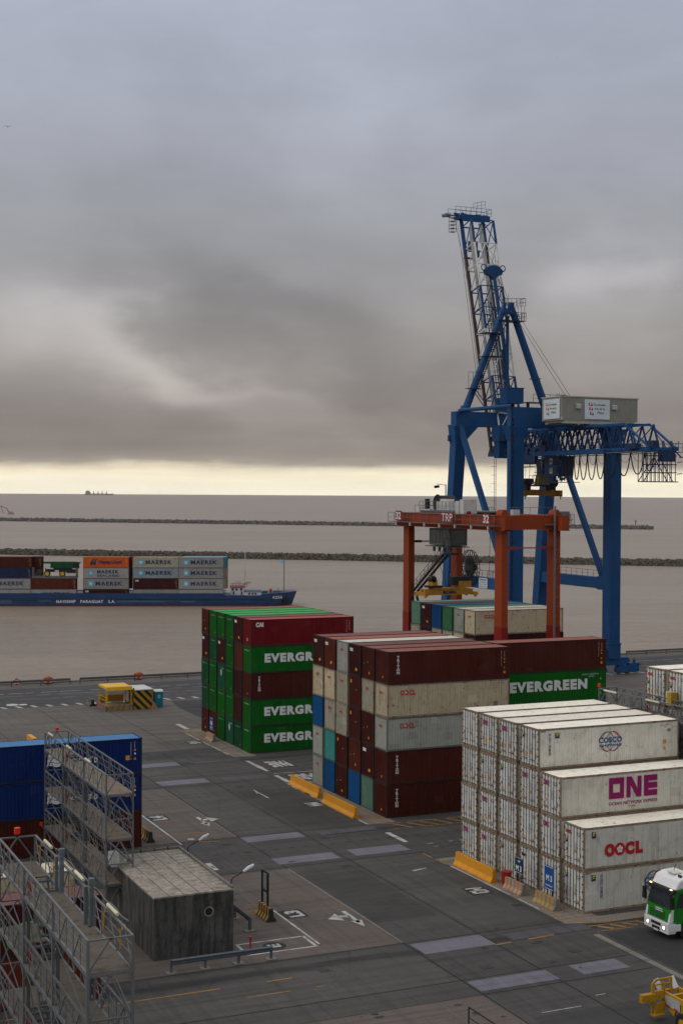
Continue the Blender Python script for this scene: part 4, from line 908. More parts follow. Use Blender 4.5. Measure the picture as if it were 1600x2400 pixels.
for z0, z1, yy in ((24.8, 33.5, yL+3.0), (15.2, 24.8, yL+2.4)):
    for q in (0, 0.5): mb.tube((xB-1.6, yy+q, z0), (xB-1.6, yy+q, z1), 0.035, 4)
    n = int((z1-z0)/0.4)
    for k in range(n): mb.tube((xB-1.6, yy, z0+k*0.4), (xB-1.6, yy+0.5, z0+k*0.4), 0.02, 4)
    for k in range(6): mb.ring((xB-1.85, yy+0.25, z0+1+k*1.3), Z, 0.42, 0.025, 8, 0, 4)
    mb.box(xB-2.4, yy-0.8, z0-0.1, xB-0.9, yy+1.3, z0); rail(mb, [(xB-2.4, yy-0.8, z0), (xB-2.4, yy+1.3, z0)], 1.3, 0.03, 0.6)
cr_part('ladder', mb, CBD)
# bogies
for cx in (xB, xD):
    for y in (yL, 205.8):
        mb = MB(); mb.prism([(cx-3.0, y-0.55, 2.7), (cx+3.0, y-0.55, 2.7), (cx+3.2, y-0.55, 2.0), (cx+2.2, y-0.55, 1.55), (cx-2.2, y-0.55, 1.55), (cx-3.2, y-0.55, 2.0)], (0, 1.1, 0))
        for q in (-2.3, 2.3):
            mb.prism([(cx+q-1.5, y-0.42, 0.75), (cx+q-1.1, y-0.42, 1.45), (cx+q+1.1, y-0.42, 1.45), (cx+q+1.5, y-0.42, 0.75), (cx+q+1.2, y-0.42, 0.35), (cx+q-1.2, y-0.42, 0.35)], (0, 0.84, 0))
        mb.box(cx+3.2, y-0.5, 0.35, cx+5.0, y+0.5, 1.75); mb.box(cx-5.0, y-0.5, 0.35, cx-3.2, y+0.5, 1.75); mb.tube((cx+5, y, 1.45), (cx+5.6, y, 1.45), 0.14, 8); mb.tube((cx-5, y, 1.45), (cx-5.6, y, 1.45), 0.14, 8)
        mb.box(cx+4.2, y-0.2, 1.75, cx+4.5, y+0.1, 2.2); mb.tube((cx+4.35, y-0.05, 2.2), (cx+4.35, y-0.05, 2.5), 0.06, 6)
        bg_ = cr_part('bogie', mb)
        mb = MB()
        for q in (-3.1, -1.5, 1.5, 3.1): mb.tube((cx+q, y-0.2, 0.38), (cx+q, y+0.2, 0.38), 0.36, 14)
        cr_part('wheel', mb, CGR, bg_)
# cable reel on the portal beam
mb = MB(); rc = Vector((110.9, 196.9, 16.5))
for sx in (0, 0.42):
    c_ = rc+X*sx; mb.ring(c_, X, 2.75, 0.06, 30, 0, 5); mb.ring(c_, X, 1.5, 0.04, 20, 0, 4)
    for k in range(22):
        a = 2*math.pi*k/22; mb.tube(c_, c_+Vector((0, math.cos(a), math.sin(a)))*2.75, 0.05, 4)
for k in range(30):
    a = 2*math.pi*k/30; mb.tube(rc+Vector((0, math.cos(a), math.sin(a)))*2.75, rc+X*0.42+Vector((0, math.cos(a), math.sin(a)))*2.75, 0.04, 4)
mb.tube(rc-X*0.05, rc+X*1.2, 0.55, 14); mb.tube(rc+X*0.02, rc+X*0.40, 1.35, 22)
cr_part('cable_reel', mb, BLKM)
mb = MB(); mb.box(111.3, 191.8, 13.45, 111.42, 194.4, 15.0); sg = cr_part('sign', mb, SIGNW)
mb = MB()
for zz, h_, s_ in ((14.62, 0.26, 'LIEBHERR'), (14.28, 0.16, 'SWL 50 T SPREADER'), (13.95, 0.16, 'SWL 60 T HOOK'), (13.62, 0.16, 'SPAN 18 M')): T(mb, s_, (111.295, 194.3, 0), -Y, Z, 0.1, zz, 2.3, zz+h_, 0, 0.03)
cr_part('lettering', mb, LK, sg)
# ---------------- fixed girder: lattice along y
def truss(mb, p0, p1, upv, depth, n, w=0.22, m=0, m2=0, ends=True):
    p0 = Vector(p0); p1 = Vector(p1); u = Vector(upv)*depth
    for k in range(n):
        a = p0+(p1-p0)*(k/n); b = p0+(p1-p0)*((k+1)/n); c = (a+b)/2
        mb.beam(a, c+u, w, w, m); mb.beam(c+u, b, w, w, m)
mb = MB(); gx0, gx1 = 118.7, 123.0; yA, yE = 204.2, 166.6
for gx in (gx0, gx1):
    mb.beam((gx, yA, 34.5), (gx, 160.3, 34.5), 0.5, 0.55, side=X); mb.beam((gx, yA, 38.1), (gx, yE, 38.1), 0.34, 0.34, side=X)
    mb.beam((gx, yE, 38.1), (gx, 160.5, 34.5), 0.26, 0.26, side=X); mb.beam((gx, yE, 38.1), (gx, 162.6, 34.6), 0.1, side=X)
for k in range(12):
    y = yE+k*(yA-yE)/11; mb.beam((gx0, y, 38.1), (gx1, y, 38.1), 0.2, 0.2)
    if k < 11:
        y2 = yE+(k+1)*(yA-yE)/11; mb.beam((gx0, y, 38.1), (gx1, y2, 38.1), 0.14, 0.14); mb.beam((gx0, y, 34.3), (gx0-1.1, y, 34.3), 0.14, 0.14)
gird = cr_part('girder', mb)
mb = MB()
for gx in (gx0, gx1): truss(mb, (gx, yA, 34.7), (gx, 164.4, 34.7), Z, 3.4, 15, 0.2); truss(mb, (gx, yA-1.3, 34.7), (gx, 186, 34.7), Z, 3.4, 7, 0.12)
for k in range(15): y = 164.4+k*2.65; mb.beam((gx0, y, 34.6), (gx1, y+1.3, 38.0), 0.12)
cr_part('girder_lattice', mb, CBM, gird)
mb = MB()                        # near side service walkway
mb.box(gx0-1.9, 168.9, 34.0, gx0-0.5, 188.0, 34.45); cr_part('walkway', mb, CBL, gird)
mb = MB(); mb.box(gx0-1.6, 160.3, 34.0, gx0-0.5, 168.9, 34.1); mb.box(gx1+0.5, 160.3, 34.0, gx1+0.9, 203, 34.1); cr_part('walkway', mb, CGR, gird)
mb = MB(); rail(mb, [(gx0-1.6, 160.3, 34.1), (gx0-1.6, 168.9, 34.1)], 1.15, 0.035, 1.1); rail(mb, [(gx0-1.85, 168.9, 34.45), (gx0-1.85, 188, 34.45)], 1.1, 0.03, 1.3); rail(mb, [(gx1+0.9, 160.3, 34.1), (gx1+0.9, 203, 34.1)], 1.15, 0.035, 1.5); rail(mb, [(gx0-1.6, 160.3, 34.1), (gx1+0.9, 160.3, 34.1)], 1.15, 0.035, 1.0)
for k in range(10): mb.tube((118.9+k*0.45, 160+0.4*(k % 3), 34.6), (118.9+k*0.45, 160+0.4*(k % 3), 35.6), 0.05, 4)
rail(mb, [(gx0-0.3, 186.5, 36.3), (gx0-0.3, 203, 36.3)], 1.0, 0.03, 0.8); rail(mb, [(gx0+0.6, 176, 35.5), (gx0+0.6, 203, 35.5)], 1.0, 0.03, 0.9)
cr_part('handrail', mb, CBD, gird)
mb = MB()
for k in range(9):
    y = 187.5+k*1.9; mb.cbox((gx0+random.uniform(-0.6, 1.5), y, random.uniform(34.9, 36.2)), (random.uniform(0.5, 1.6), random.uniform(0.6, 1.5), random.uniform(0.5, 1.4)))
for k in range(6): mb.tube((gx0-0.5, 190+k*2.2, 34.8), (gx0+0.6, 190+k*2.2, 34.8), 0.75, 12)
mb.cbox((gx0+0.3, 187.4, 35.1), (1.4, 1.6, 1.3)); mb.cbox((gx0-0.4, 164.0, 34.9), (1.0, 2.4, 0.7)); mb.cbox((gx0+0.4, 160.6, 35.1), (1.0, 1.4, 1.0)); mb.cbox((gx0+2, 159.6, 33.5), (2.0, 1.0, 1.6))
cr_part('machinery', mb, CBD, gird)
# end basket
mb = MB(); ex0, ex1, ez0, ez1 = 116.7, 122.0, 29.95, 34.1
for yy in (159.4, 160.6):
    for k in range(9): xx = ex0+1.0*0+k*(ex1-ex0)/8; mb.tube((xx, yy, ez0), (xx, yy, ez1-(0 if k % 2 else 0.3)), 0.06, 5)
    for zz in (ez0, 31.2, 32.3, 33.5): mb.tube((ex0+(0 if zz == ez0 else 0.9), yy, zz), (ex1+0.2, yy, zz), 0.07, 5)
    mb.tube((ex0, yy, ez0), (ex0+3.2, yy, ez1), 0.07, 5); mb.tube((ex1-0.4, yy, ez0), (ex0+2.4, yy, 33.6), 0.07, 5)
for k in range(9): xx = ex0+k*(ex1-ex0)/8; mb.tube((xx, 158.7, ez0), (xx, 160.2, ez0), 0.05, 4)
mb.box(ex0+0.1, 158.75, ez0-0.08, ex1, 160.15, ez0-0.03)
for zz in (31, 32.6): mb.tube((ex1, 159, zz), (ex1+0.8, 159, zz+0.1), 0.06, 5)
mb.beam((ex1-0.6, 159.4, 34.6), (ex1+1.0, 159.4, 33.3), 0.14); mb.tube((ex1+0.2, 158.8, 33.3), (ex1+1.3, 158.8, 33.3), 0.07, 5)
cr_part('service_basket', mb, CBD)
# festoon cable loops
fy = [181.6, 180.7, 180.0, 179.1, 177.9, 176.4, 174.4, 172.2, 170.0, 167.0, 163.9, 160.6, 156.9]; mb = MB(); mb2 = MB()
for i, (a, b) in enumerate(zip(fy, fy[1:])):
    b = max(b, 158.5); sag = (3.9, 3.8, 3.7, 3.7, 3.65, 3.7, 3.7, 3.6, 3.35, 3.2, 3.0, 2.6)[i]
    pts = [Vector((gx0-0.9, a+(b-a)*t_, 34.0-sag*(1-abs(2*t_-1)**2.4))) for t_ in [k/14 for k in range(15)]]
    mb.path(pts, 0.085, 5)
    sag *= 0.42; pts = [Vector((gx0-0.7, a+(b-a)*t_, 34.0-sag*(1-abs(2*t_-1)**2))) for t_ in [k/10 for k in range(11)]]; mb2.path(pts, 0.028, 4)
mb.beam((gx0-0.9, 182, 34.0), (gx0-0.9, 157, 34.0), 0.12, 0.1)
cr_part('festoon_cable', mb, BLKM); cr_part('pull_rope', mb2, ROPE)
# trolley with operator's cab, landside of the girder
mb = MB(); mb.box(118.9, 187.0, 32.9, 122.8, 196.8, 33.6); mb.box(118.2, 190.2, 32.3, 118.9, 196.6, 32.45); mb.box(118.0, 189.0, 33.0, 118.6, 195.5, 34.2)
for yy in (189, 191, 193.5, 196): mb.tube((118.3, yy, 32.4), (118.3, yy, 34), 0.06, 4)
rail(mb, [(118.2, 190.2, 32.4), (118.2, 196.6, 32.4)], 1.0, 0.03, 1.2)
tr = cr_part('trolley', mb, CBD)
mb = MB(); mb.box(118.2, 187.0, 31.2, 119.9, 188.8, 33.4); mb.box(118.35, 186.97, 31.9, 119.75, 186.9999, 33.2, 1); mb.box(118.17, 187.15, 31.5, 118.1999, 188.65, 33.2, 1); mb.box(118.14, 187.8, 31.2, 118.1699, 187.95, 33.4); cab = cr_part('cab', mb, [CBD, GLS])
mb = MB(); mb.box(118.0, 182.6, 30.9, 120.8, 186.3, 33.9)
for zz in (31.3, 32.7): mb.box(117.93, 184.0, zz, 117.9999, 184.7, zz+0.85, 1); mb.box(117.9, 184.08, zz+0.08, 117.9299, 184.62, zz+0.77, 2)
cr_part('winch_housing', mb, [CBD, CWH, GLS])
mb = MB()
for k in range(6): mb.tube((117.6, 182.4-k*0.5, 29.8+0.25*k), (117.6, 182.4-k*0.5, 33.9), 0.05, 4)
for zz in (29.9, 30.9, 31.9, 32.9): mb.tube((117.6, 186.5, zz), (117.6, 180.5, zz+0.4), 0.05, 4)
mb.box(117.3, 180.8, 29.9, 120.8, 189.5, 30.0); rail(mb, [(117.3, 180.8, 30.0), (117.3, 189.5, 30.0)], 1.0, 0.03, 0.9); mb.box(117.4, 183.0, 30.0, 118, 184.2, 30.9)
for k in range(14): mb.cbox((117.6+random.random()*0.6, 180.9+random.random()*2.2, 30.2+random.random()*3.4), (0.4, 0.5, 0.3))
cr_part('cab_platform', mb, CBD, tr)
# machinery house
mb = MB(); hx0, hx1, hy0, hy1, hz0, hz1 = 114.3, 127.8, 176.0, 181.3, 38.95, 42.45
mb.box(hx0+0.06, hy0+0.06, hz0, hx1-0.06, hy1-0.06, hz1-0.1)
for k in range(48):
    x0 = hx0+0.1+k*0.28; mb.box(x0, hy0+0.03, hz0+0.02, x0+0.14, hy0+0.0599, hz1-0.11)
for k in range(18):
    y0 = hy0+0.1+k*0.28; mb.box(hx0+0.03, y0, hz0+0.02, hx0+0.0599, y0+0.14, hz1-0.11)
house = cr_part('machinery_house', mb, HSE)
mb = MB(); mb.box(hx0-0.05, hy0-0.05, hz1-0.1, hx1+0.1, hy1+0.1, hz1+0.06); cr_part('roof', mb, HSW, house)
mb = MB(); mb.box(hx0+0.5, hy0+0.1, hz0-0.45, hx1-0.6, hy0+0.7, hz0-0.003); mb.box(hx0+0.5, hy1-0.9, hz0-0.45, hx1-0.6, hy1-0.2, hz0-0.003); mb.box(hx0+0.5, hy0+0.7, hz0-0.3, hx0+1.6, hy1-0.9, hz0-0.003)
for k in range(4): mb.box(hx0+3+k*2.2, hy0+0.2, 38.3, hx0+3.3+k*2.2, hy0+0.6, hz0-0.451)
mb.box(hx0-0.04, hy0-0.04, hz0, hx0+0.3, hy0+0.02, hz0+0.5)
cr_part('base_frame', mb, HSW, house)
def trp_sign(o, r, w, h):
    mb = MB(); o = Vector(o); r = Vector(r); nrm = r.cross(Z)
    mb.prism([o, o+r*w, o+r*w+Z*h, o+Z*h], nrm*0.06); s = cr_part('sign', mb, SIGNW, house)
    mb = MB(); q = o+nrm*0.075
    for k, (x, s_, x1) in enumerate(((0.34, 'Terminales', 0.82), (0.40, 'Rio de la', 0.80), (0.5, 'Plata', 0.76))): T(mb, s_, q, r, Z, w*x, h*(0.68-0.2*k), w*x1, h*(0.79-0.2*k), 4, 0.01)
    for (fx, fz, ca, cb) in ((0.15, 0.66, 1, 5), (0.17, 0.44, 1, 8), (0.2, 0.2, 5, 0)):
        polyp(mb, q, r, Z, [(w*fx, h*(fz+0.16)), (w*(fx+0.15), h*(fz+0.12)), (w*(fx+0.16), h*(fz-0.01)), (w*(fx+0.01), h*(fz+0.03))], ca)
        polyp(mb, q+nrm*0.006, r, Z, [(w*(fx+0.05), h*(fz+0.125)), (w*(fx+0.1), h*(fz+0.11)), (w*(fx+0.11), h*(fz+0.04)), (w*(fx+0.055), h*(fz+0.055))], 0)
    l = cr_part('lettering', mb, ALLM, s)
trp_sign((hx0-0.02, hy0+4.65, hz0+0.25), -Y, 4.3, 2.9)
trp_sign((118.3, hy0-0.0, hz0+0.25), X, 4.4, 2.9)
for vx in (117.2, 123.5): mb = MB(); mb.box(vx-0.35, hy0-0.35, 40.7, vx+0.35, hy0+0.02, 41.25); mb.prism([(vx-0.4, hy0-0.36, 41.25), (vx-0.4, hy0+0.02, 41.4), (vx-0.4, hy0+0.02, 41.25)], (0.8, 0, 0)); cr_part('vent', mb, HSW, house)
# A-frame above the waterside beam
apex = Vector((120.9, yT-0.3, 58.6))
mb = MB(); mb.tube((113.2, yT-0.2, 41.8), apex+Vector((-0.7, 0, 0)), 0.62, 16, 0, 0.5); mb.tube((128.7, yT-0.2, 41.5), apex+Vector((0.7, 0, 0)), 0.70, 16, 0, 0.55); mb.tube((121.0, yT-0.2, 41.4), (120.9, yT-0.2, 57.3), 0.26, 10)
mb.tube((113.0, yT-0.2, 41.4), (113.25, yT-0.2, 42.1), 0.85, 14); mb.beam(apex+Vector((-1.0, 0, -1.2)), apex+Vector((-0.6, 0, 0.8)), 0.5); mb.beam(apex+Vector((0.5, 0, -1)), apex+Vector((0.6, 0, 0.9)), 0.8); mb.box(119.9, yT-0.9, 57.6, 121.7, yT+0.4, 58.3)
mb.cbox((115.9, yT-0.2, 47.0), (0.5, 1.5, 0.3)); mb.cbox((126.3, yT-0.2, 47.2), (1.3, 1.5, 0.16))
af = cr_part('a_frame', mb, smooth=False)
mb = MB(); mb.box(118.9, yT-1.6, 56.4, 123.6, yT+1.2, 56.5)
rail(mb, [(118.9, yT-1.6, 56.5), (123.6, yT-1.6, 56.5), (123.6, yT+1.2, 56.5)], 1.3, 0.035, 0.7); rail(mb, [(119.2, yT-1.4, 58.6), (123.6, yT-1.4, 58.9), (123.6, yT+1.2, 58.9)], 1.3, 0.035, 0.8)
for k in range(4): mb.tube((121.6+k*0.6, yT-1.4, 56.6), (121.6+k*0.6, yT-1.4, 59.0), 0.035, 4)
mb.tube((121.2, yT, 59), (121.2, yT, 61.0), 0.03, 4); mb.box(116.0, yT-1.7, 54.2, 119.5, yT+0.9, 54.3); rail(mb, [(116.0, yT-1.7, 54.3), (119.5, yT-1.7, 54.3)], 1.3, 0.035, 0.6)
mb.box(112.7, yT-2.0, 45.0, 115.3, yT-0.8, 45.1); rail(mb, [(112.7, yT-2.0, 45.1), (115.2, yT-2.0, 45.1), ], 2.6, 0.035, 0.7); mb.box(116.1, yT-1.8, 50.4, 119.4, yT+0.6, 50.5)
cr_part('platform', mb, CBD, af)
mb = MB(); p = Vector((114.2, yT-1.5, 45.1)); q = Vector((118.2, yT-1.5, 54.3))
for s_ in (0, 0.6):
    mb.beam(p+X*s_, q+X*s_, 0.12); mb.beam(p+X*s_+Z*1.0, q+X*s_+Z*1.0, 0.07)
for k in range(26): a = p+(q-p)*(k/26); mb.box(a.x, a.y-0.3, a.z, a.x+0.7, a.y+0.3, a.z+0.05)
p = Vector((116.5, yT-1.5, 41.5)); q = Vector((113.6, yT-1.5, 45.1))
for s_ in (0, 0.6): mb.beam(p+X*s_, q+X*s_, 0.12)
p = Vector((118.6, yT-1.6, 54.4)); q = Vector((120.2, yT-1.6, 57.6))
for s_ in (0, 0.5): mb.beam(p+X*s_, q+X*s_, 0.1); mb.beam(p+X*s_+Z, q+X*s_+Z, 0.06)
cr_part('stair', mb, CBD, af)
# raised boom
b0 = Vector((0, 203.4, 34.6)); bd = Vector((0, 0.2625, 0.9649)); bn = Vector((0, -0.9649, 0.2625)); BL = 42.5
def bp(x, s, d=0): return Vector((x, 0, 0))+b0+bd*s+bn*d
bx0, bx1, bdp = 118.75, 122.95, 3.35
mb = MB()
for bx in (bx0, bx1):
    mb.beam(bp(bx, 0), bp(bx, 35.5), 0.36, 0.5, 0, side=X); mb.beam(bp(bx, 35.5), bp(bx, BL-0.6), 0.42, 0.55, 1, side=X)
mb.beam(bp(bx0, 0), bp(bx1+1, 0.3), 0.5); cr_part('boom_chord', mb, [CBR, CBL])
bands = [(0, 6, CWH), (6, 12.5, CBL), (12.5, 20.8, CWH), (20.8, 28.4, CBL), (28.4, 36.2, CWH), (36.2, 40.4, CBL)]
for (s0, s1, mt) in bands:
    mb = MB(); n = max(1, round((s1-s0)/3.85)); ps = (s1-s0)/n; tw = 0.12 if mt is CWH else 0.2
    for bx in (bx0, bx1): mb.beam(bp(bx, s0, bdp), bp(bx, s1, bdp), tw+0.1)
    for k in range(n):
        a, b = s0+k*ps, s0+(k+1)*ps
        for bx in (bx0, bx1): mb.beam(bp(bx, a), bp(bx, b, bdp), 0.12); mb.beam(bp(bx, b), bp(bx, b, bdp), 0.14)
        mb.beam(bp(bx0, b, bdp), bp(bx1, b, bdp), 0.15); mb.beam(bp(bx0, b, 0), bp(bx1, b, 0), 0.2)
        mb.beam(bp(bx0, a, bdp), bp((bx0+bx1)/2, b, bdp), 0.13); mb.beam(bp(bx1, a, bdp), bp((bx0+bx1)/2, b, bdp), 0.13)
        mb.beam(bp(bx0, a), bp(bx1, b), 0.13)
    cr_part('boom_lattice', mb, mt)
mb = MB()
for s_ in range(0, 40, 2): mb.beam(bp(119.4, s_, 0.9), bp(120.4, s_, 0.9), 0.08); mb.beam(bp(119.4, s_, 1.9), bp(119.4, s_, 0.9), 0.07)
mb.beam(bp(119.9, 0, 0.9), bp(119.9, 40, 0.9), 0.95, 0.05, side=X); mb.beam(bp(119.4, 0, 1.9), bp(119.4, 40, 1.9), 0.06)
for s_ in range(1, 40, 2): mb.beam(bp(122.2, s_, 0.9), bp(121.6, s_+0.6, 1.7), 0.07)
mb.beam(bp(122.0, 2, 0.7), bp(122.0, 41, 0.7), 0.75, 0.05, side=X)
cr_part('boom_walkway', mb, paint('grating_pale', (0.42, 0.43, 0.41), 0.7, 0.4))
mb = MB()
for q in range(9): mb.beam(bp(120.3, 12+q*3.1, 2.4), bp(120.9, 12+q*3.1+2.2, 2.8), 0.06)
mb.beam(bp(119.55, 3, 2.9), bp(119.55, 26, 2.9), 0.1); mb.beam(bp(120.1, 3, 2.9), bp(120.1, 26, 2.9), 0.1)
for q in range(56): mb.beam(bp(119.55, 3+q*0.41, 2.9), bp(120.1, 3+q*0.41, 2.9), 0.05)
for q in range(18): mb.ring(bp(119.8, 3+q*1.3, 3.3), tuple(bd), 0.42, 0.03, 8, 0, 4)
cr_part('boom_ladder', mb, CBD)
mb = MB()       # boom tip
tip = bp(0, BL-0.6)
mb.box(117.9, tip.y-1.2, tip.z-0.1, 123.6, tip.y+0.9, tip.z+0.5); mb.box(118.2, tip.y-1.5, tip.z-0.4, 123.6, tip.y-1.2, tip.z+0.6)
for k in range(10): mb.cbox((117.5+k*0.68, tip.y-0.3+0.3*(k % 2), tip.z+0.65), (0.4, 0.5, random.uniform(0.3, 0.8)))
mb.cbox((120.7, tip.y-0.7, 70.4), (1.4, 0.9, 1.8)); mb.cbox((120.9, tip.y-1.4, 69.0), (1.0, 0.8, 1.2)); mb.cbox((119.8, tip.y-1.4, 68.2), (2.2, 0.6, 0.25))
cr_part('boom_tip', mb, CBL)
mb = MB(); rail(mb, [(116.9, tip.y-1.4, tip.z+0.5), (123.9, tip.y-1.4, tip.z+0.5), (123.9, tip.y+1.2, tip.z+0.5)], 1.3, 0.035, 1.0); rail(mb, [(116.9, tip.y+1.2, tip.z+0.5), (123.9, tip.y+1.2, tip.z+0.5)], 1.3, 0.035, 1.3)
rail(mb, [(120.5, tip.y-1.2, tip.z+1.4), (122.8, tip.y-1.2, tip.z+2.0)], 1.2, 0.03, 0.7); mb.box(116.0, tip.y-0.5, tip.z+0.4, 117.2, tip.y+0.2, tip.z+0.5)
for sx in (116.6, 117.5):
    for sy in (-0.6, 0.3): mb.tube((sx, tip.y+sy, tip.z-2.4), (sx, tip.y+sy, tip.z+0.5), 0.04, 4)
for k in range(5): mb.box(116.6, tip.y-0.6, tip.z-2.4+0.6*k, 117.5, tip.y+0.3, tip.z-2.36+0.6*k)
mb.tube((115.5, tip.y-0.4, tip.z+0.35), (116.4, tip.y-0.4, tip.z+0.35), 0.36, 10, 1); mb.tube((115.4, tip.y+0.4, tip.z+0.35), (116.2, tip.y+0.4, tip.z+0.45), 0.3, 10, 1)
cr_part('boom_tip_platform', mb, [CBD, CGR])
# forestay with its sheave block
mb = MB(); c = Vector((120.85, 206.6, 65.3))
mb.prism([c+Vector((-1.7, 0, 0.1)), c+Vector((-0.9, 0, 0.75)), c+Vector((0, 0, 0.95)), c+Vector((0.9, 0, 0.75)), c+Vector((1.7, 0, 0.1)), c+Vector((1.5, 0, -0.6)), c+Vector((0.6, 0, -0.9)), c+Vector((0.3, 0, -1.4)), c+Vector((-0.3, 0, -1.4)), c+Vector((-0.6, 0, -0.9)), c+Vector((-1.5, 0, -0.6))], (0, 0.9, 0))
for sx in (-1, 1): mb.ring(c+Vector((sx*1.8, 0.4, 0.5)), Y, 0.5, 0.09, 12, 0, 5)
fs = cr_part('stay_head', mb)
mb = MB(); mb.beam((120.85, 206.7, 64.3), (121.5, 203.6, 49.6), 0.42, 0.5); mb.beam((121.2, 204.2, 52), (121.9, 202.8, 42.2), 0.5, 0.55); mb.beam((119.9, 206.0, 60), (120.6, 203.2, 44.5), 0.18); cr_part('forestay', mb)
mb = MB()
for (a, b) in (((118.3, tip.y-0.2, tip.z), (117.0, 204, 44.0)), ((117.9, tip.y-0.2, tip.z), (116.6, 204, 44.0)), ((117.6, tip.y+0.2, tip.z), (116.9, 205, 55)), ((121.6, 206.8, 64.6), (121.2, yT, 58.7)), ((122.0, 206.8, 64.4), (121.8, yT, 58.4)), ((121.3, 206.6, 65), (120.6, yT, 57)),
               ((122.4, yT-0.5, 58), (117.2, 178, 42.5)), ((122.0, yT-0.5, 57.6), (116.4, 178, 42.5)), ((122.9, 210, 68.5), (121.9, 203.5, 44)), ((122.2, 208, 66.5), (122.4, 203.5, 44)), ((120.2, 213.5, 74), (121.0, 206.9, 66.2))):
    mb.tube(a, b, 0.035, 5)
cr_part('rope', mb, ROPE)
# spreader under the trolley
sp = thing('spreader', 'yellow lifting spreader hanging under the blue crane trolley', 'spreader', (120.85, 192.2, 27.5))
mb = MB(); mb.box(117.5, 191.5, 27.9, 124.2, 192.1, 28.6); mb.box(117.5, 192.3, 27.9, 124.2, 192.9, 28.6); mb.box(117.3, 191.0, 27.75, 117.9, 193.4, 28.75); mb.box(123.8, 191.0, 27.75, 124.4, 193.4, 28.75)
for xx in (119.0, 120.2, 121.4, 122.8): mb.cbox((xx, 192.2, 28.4), (0.5, 1.6, random.uniform(0.6, 1.1)))
for xx in (117.6, 124.1):
    for yy in (191.1, 193.3): mb.tube((xx, yy, 27.3), (xx, yy, 27.9), 0.09, 6)
mb.build('frame', OCH, sp)
mb = MB(); mb.box(119.0, 191.4, 29.35, 123.3, 193, 29.6); mb.tube((118.3, 191.6, 30.1), (118.3, 192.9, 30.1), 0.5, 12); mb.tube((119.0, 191.6, 30.1), (119.0, 192.9, 30.1), 0.5, 12); mb.box(118.2, 191.7, 28.7, 119.0, 192.8, 29.9); mb.tube((123.3, 191.6, 29.9), (123.3, 193, 29.9), 0.7, 14)
mb.box(122.4, 191.7, 28.7, 123.6, 192.8, 29.4); rail(mb, [(119.3, 191.4, 29.6), (120.3, 191.4, 29.6)], 1.5, 0.04, 0.4); mb.build('headblock', BLKM, sp)
mb = MB(); mb.beam((121.3, 192.2, 29.6), (121.3, 192.2, 31.5), 1.9, 1.7, w2=1.1, h2=1.1, side=X); mb.box(120.4, 191.4, 31.5, 122.2, 193, 31.6); mb.build('winch_cover', paint('dull_yellow', (0.20, 0.15, 0.025), 0.7, 0.5), sp)
mb = MB()
for a, b in (((118.2, 192, 30.2), (118.2, 192, 33)), ((119.0, 192.4, 30.2), (119.3, 192.4, 33)), ((123.2, 192, 30.2), (122.6, 192, 33)), ((119.9, 192, 31.0), (120.2, 192, 33)), ((121.9, 192.2, 31.6), (121.8, 192.2, 33))): mb.tube(a, b, 0.03, 4)
mb.build('rope', ROPE, sp)

# ================================================================== RED YARD CRANE
RED = paint('crane_orange_red', (0.25, 0.036, 0.005), 0.55, 0.5, 0.12, streak=1.0, spec=0.15); REDD = paint('crane_red_new', (0.19, 0.003, 0.002), 0.5, 0.2)
BRD = paint('sign_maroon', (0.17, 0.025, 0.03), 0.5, 0.15); PALE = paint('equipment_pale', (0.50, 0.51, 0.49), 0.55, 0.35, 0.08)
rtg = thing('gantry_crane', 'red rubber-tyred yard gantry crane numbered 32 straddling a container stack', 'crane', (87, 152, 0))
def rp(name, mb, mat=RED, parent=None, **k): return mb.build(name, mat, parent or rtg, **k)
yn, yf, x1_, x2_ = 140.7, 163.9, 83.5, 90.5
for x in (x1_, x2_):
    for y in (yn, yf):
        mb = MB(); mb.beam((x, y, 13.0), (x, y, 24.0), 0.84, 1.62, w2=0.84, h2=1.5, side=X); mb.beam((x, y, 1.8), (x, y, 13.0), 0.86, 1.7, side=X, m=1)
        if y == yn: mb.prism([(x-0.45, y-0.7, 24.05), (x+0.45, y-0.7, 24.05), (x+0.45, y-0.7, 25.9), (x+0.2, y-0.7, 26.4), (x-0.2, y-0.7, 26.4), (x-0.45, y-0.7, 25.9)], (0, 1.3, 0))
        rp('leg', mb, [RED, REDD], bevel=0.03)
for x in (x1_-0.3, x2_+0.3):
    mb = MB(); mb.box(x-0.45, 138.7, 24.02, x+0.45, 165.9, 25.65); mb.box(x-0.6, 138.7, 24.0, x+0.6, 165.9, 24.12); mb.box(x-0.55, 138.9, 25.65, x+0.55, 165.9, 25.75); gd = rp('girder', mb)
    s_ = -1 if x < 87 else 1
    mb = MB(); xa, xb = sorted((x+s_*0.6, x+s_*1.4)); mb.box(xa, 139.6, 24.5, xb, 166.6, 24.56); rail(mb, [(x+s_*1.4, 139.6, 24.56), (x+s_*1.4, 166.6, 24.56)], 1.15, 0.035, 1.7)
    for k in range(7): mb.tube((x+s_*1.3, 141+k*3.9, 24.1), (x+s_*1.3, 141+k*3.9, 24.5), 0.14, 6, 1)
    rp('walkway', mb, [CGR, PALE], gd)
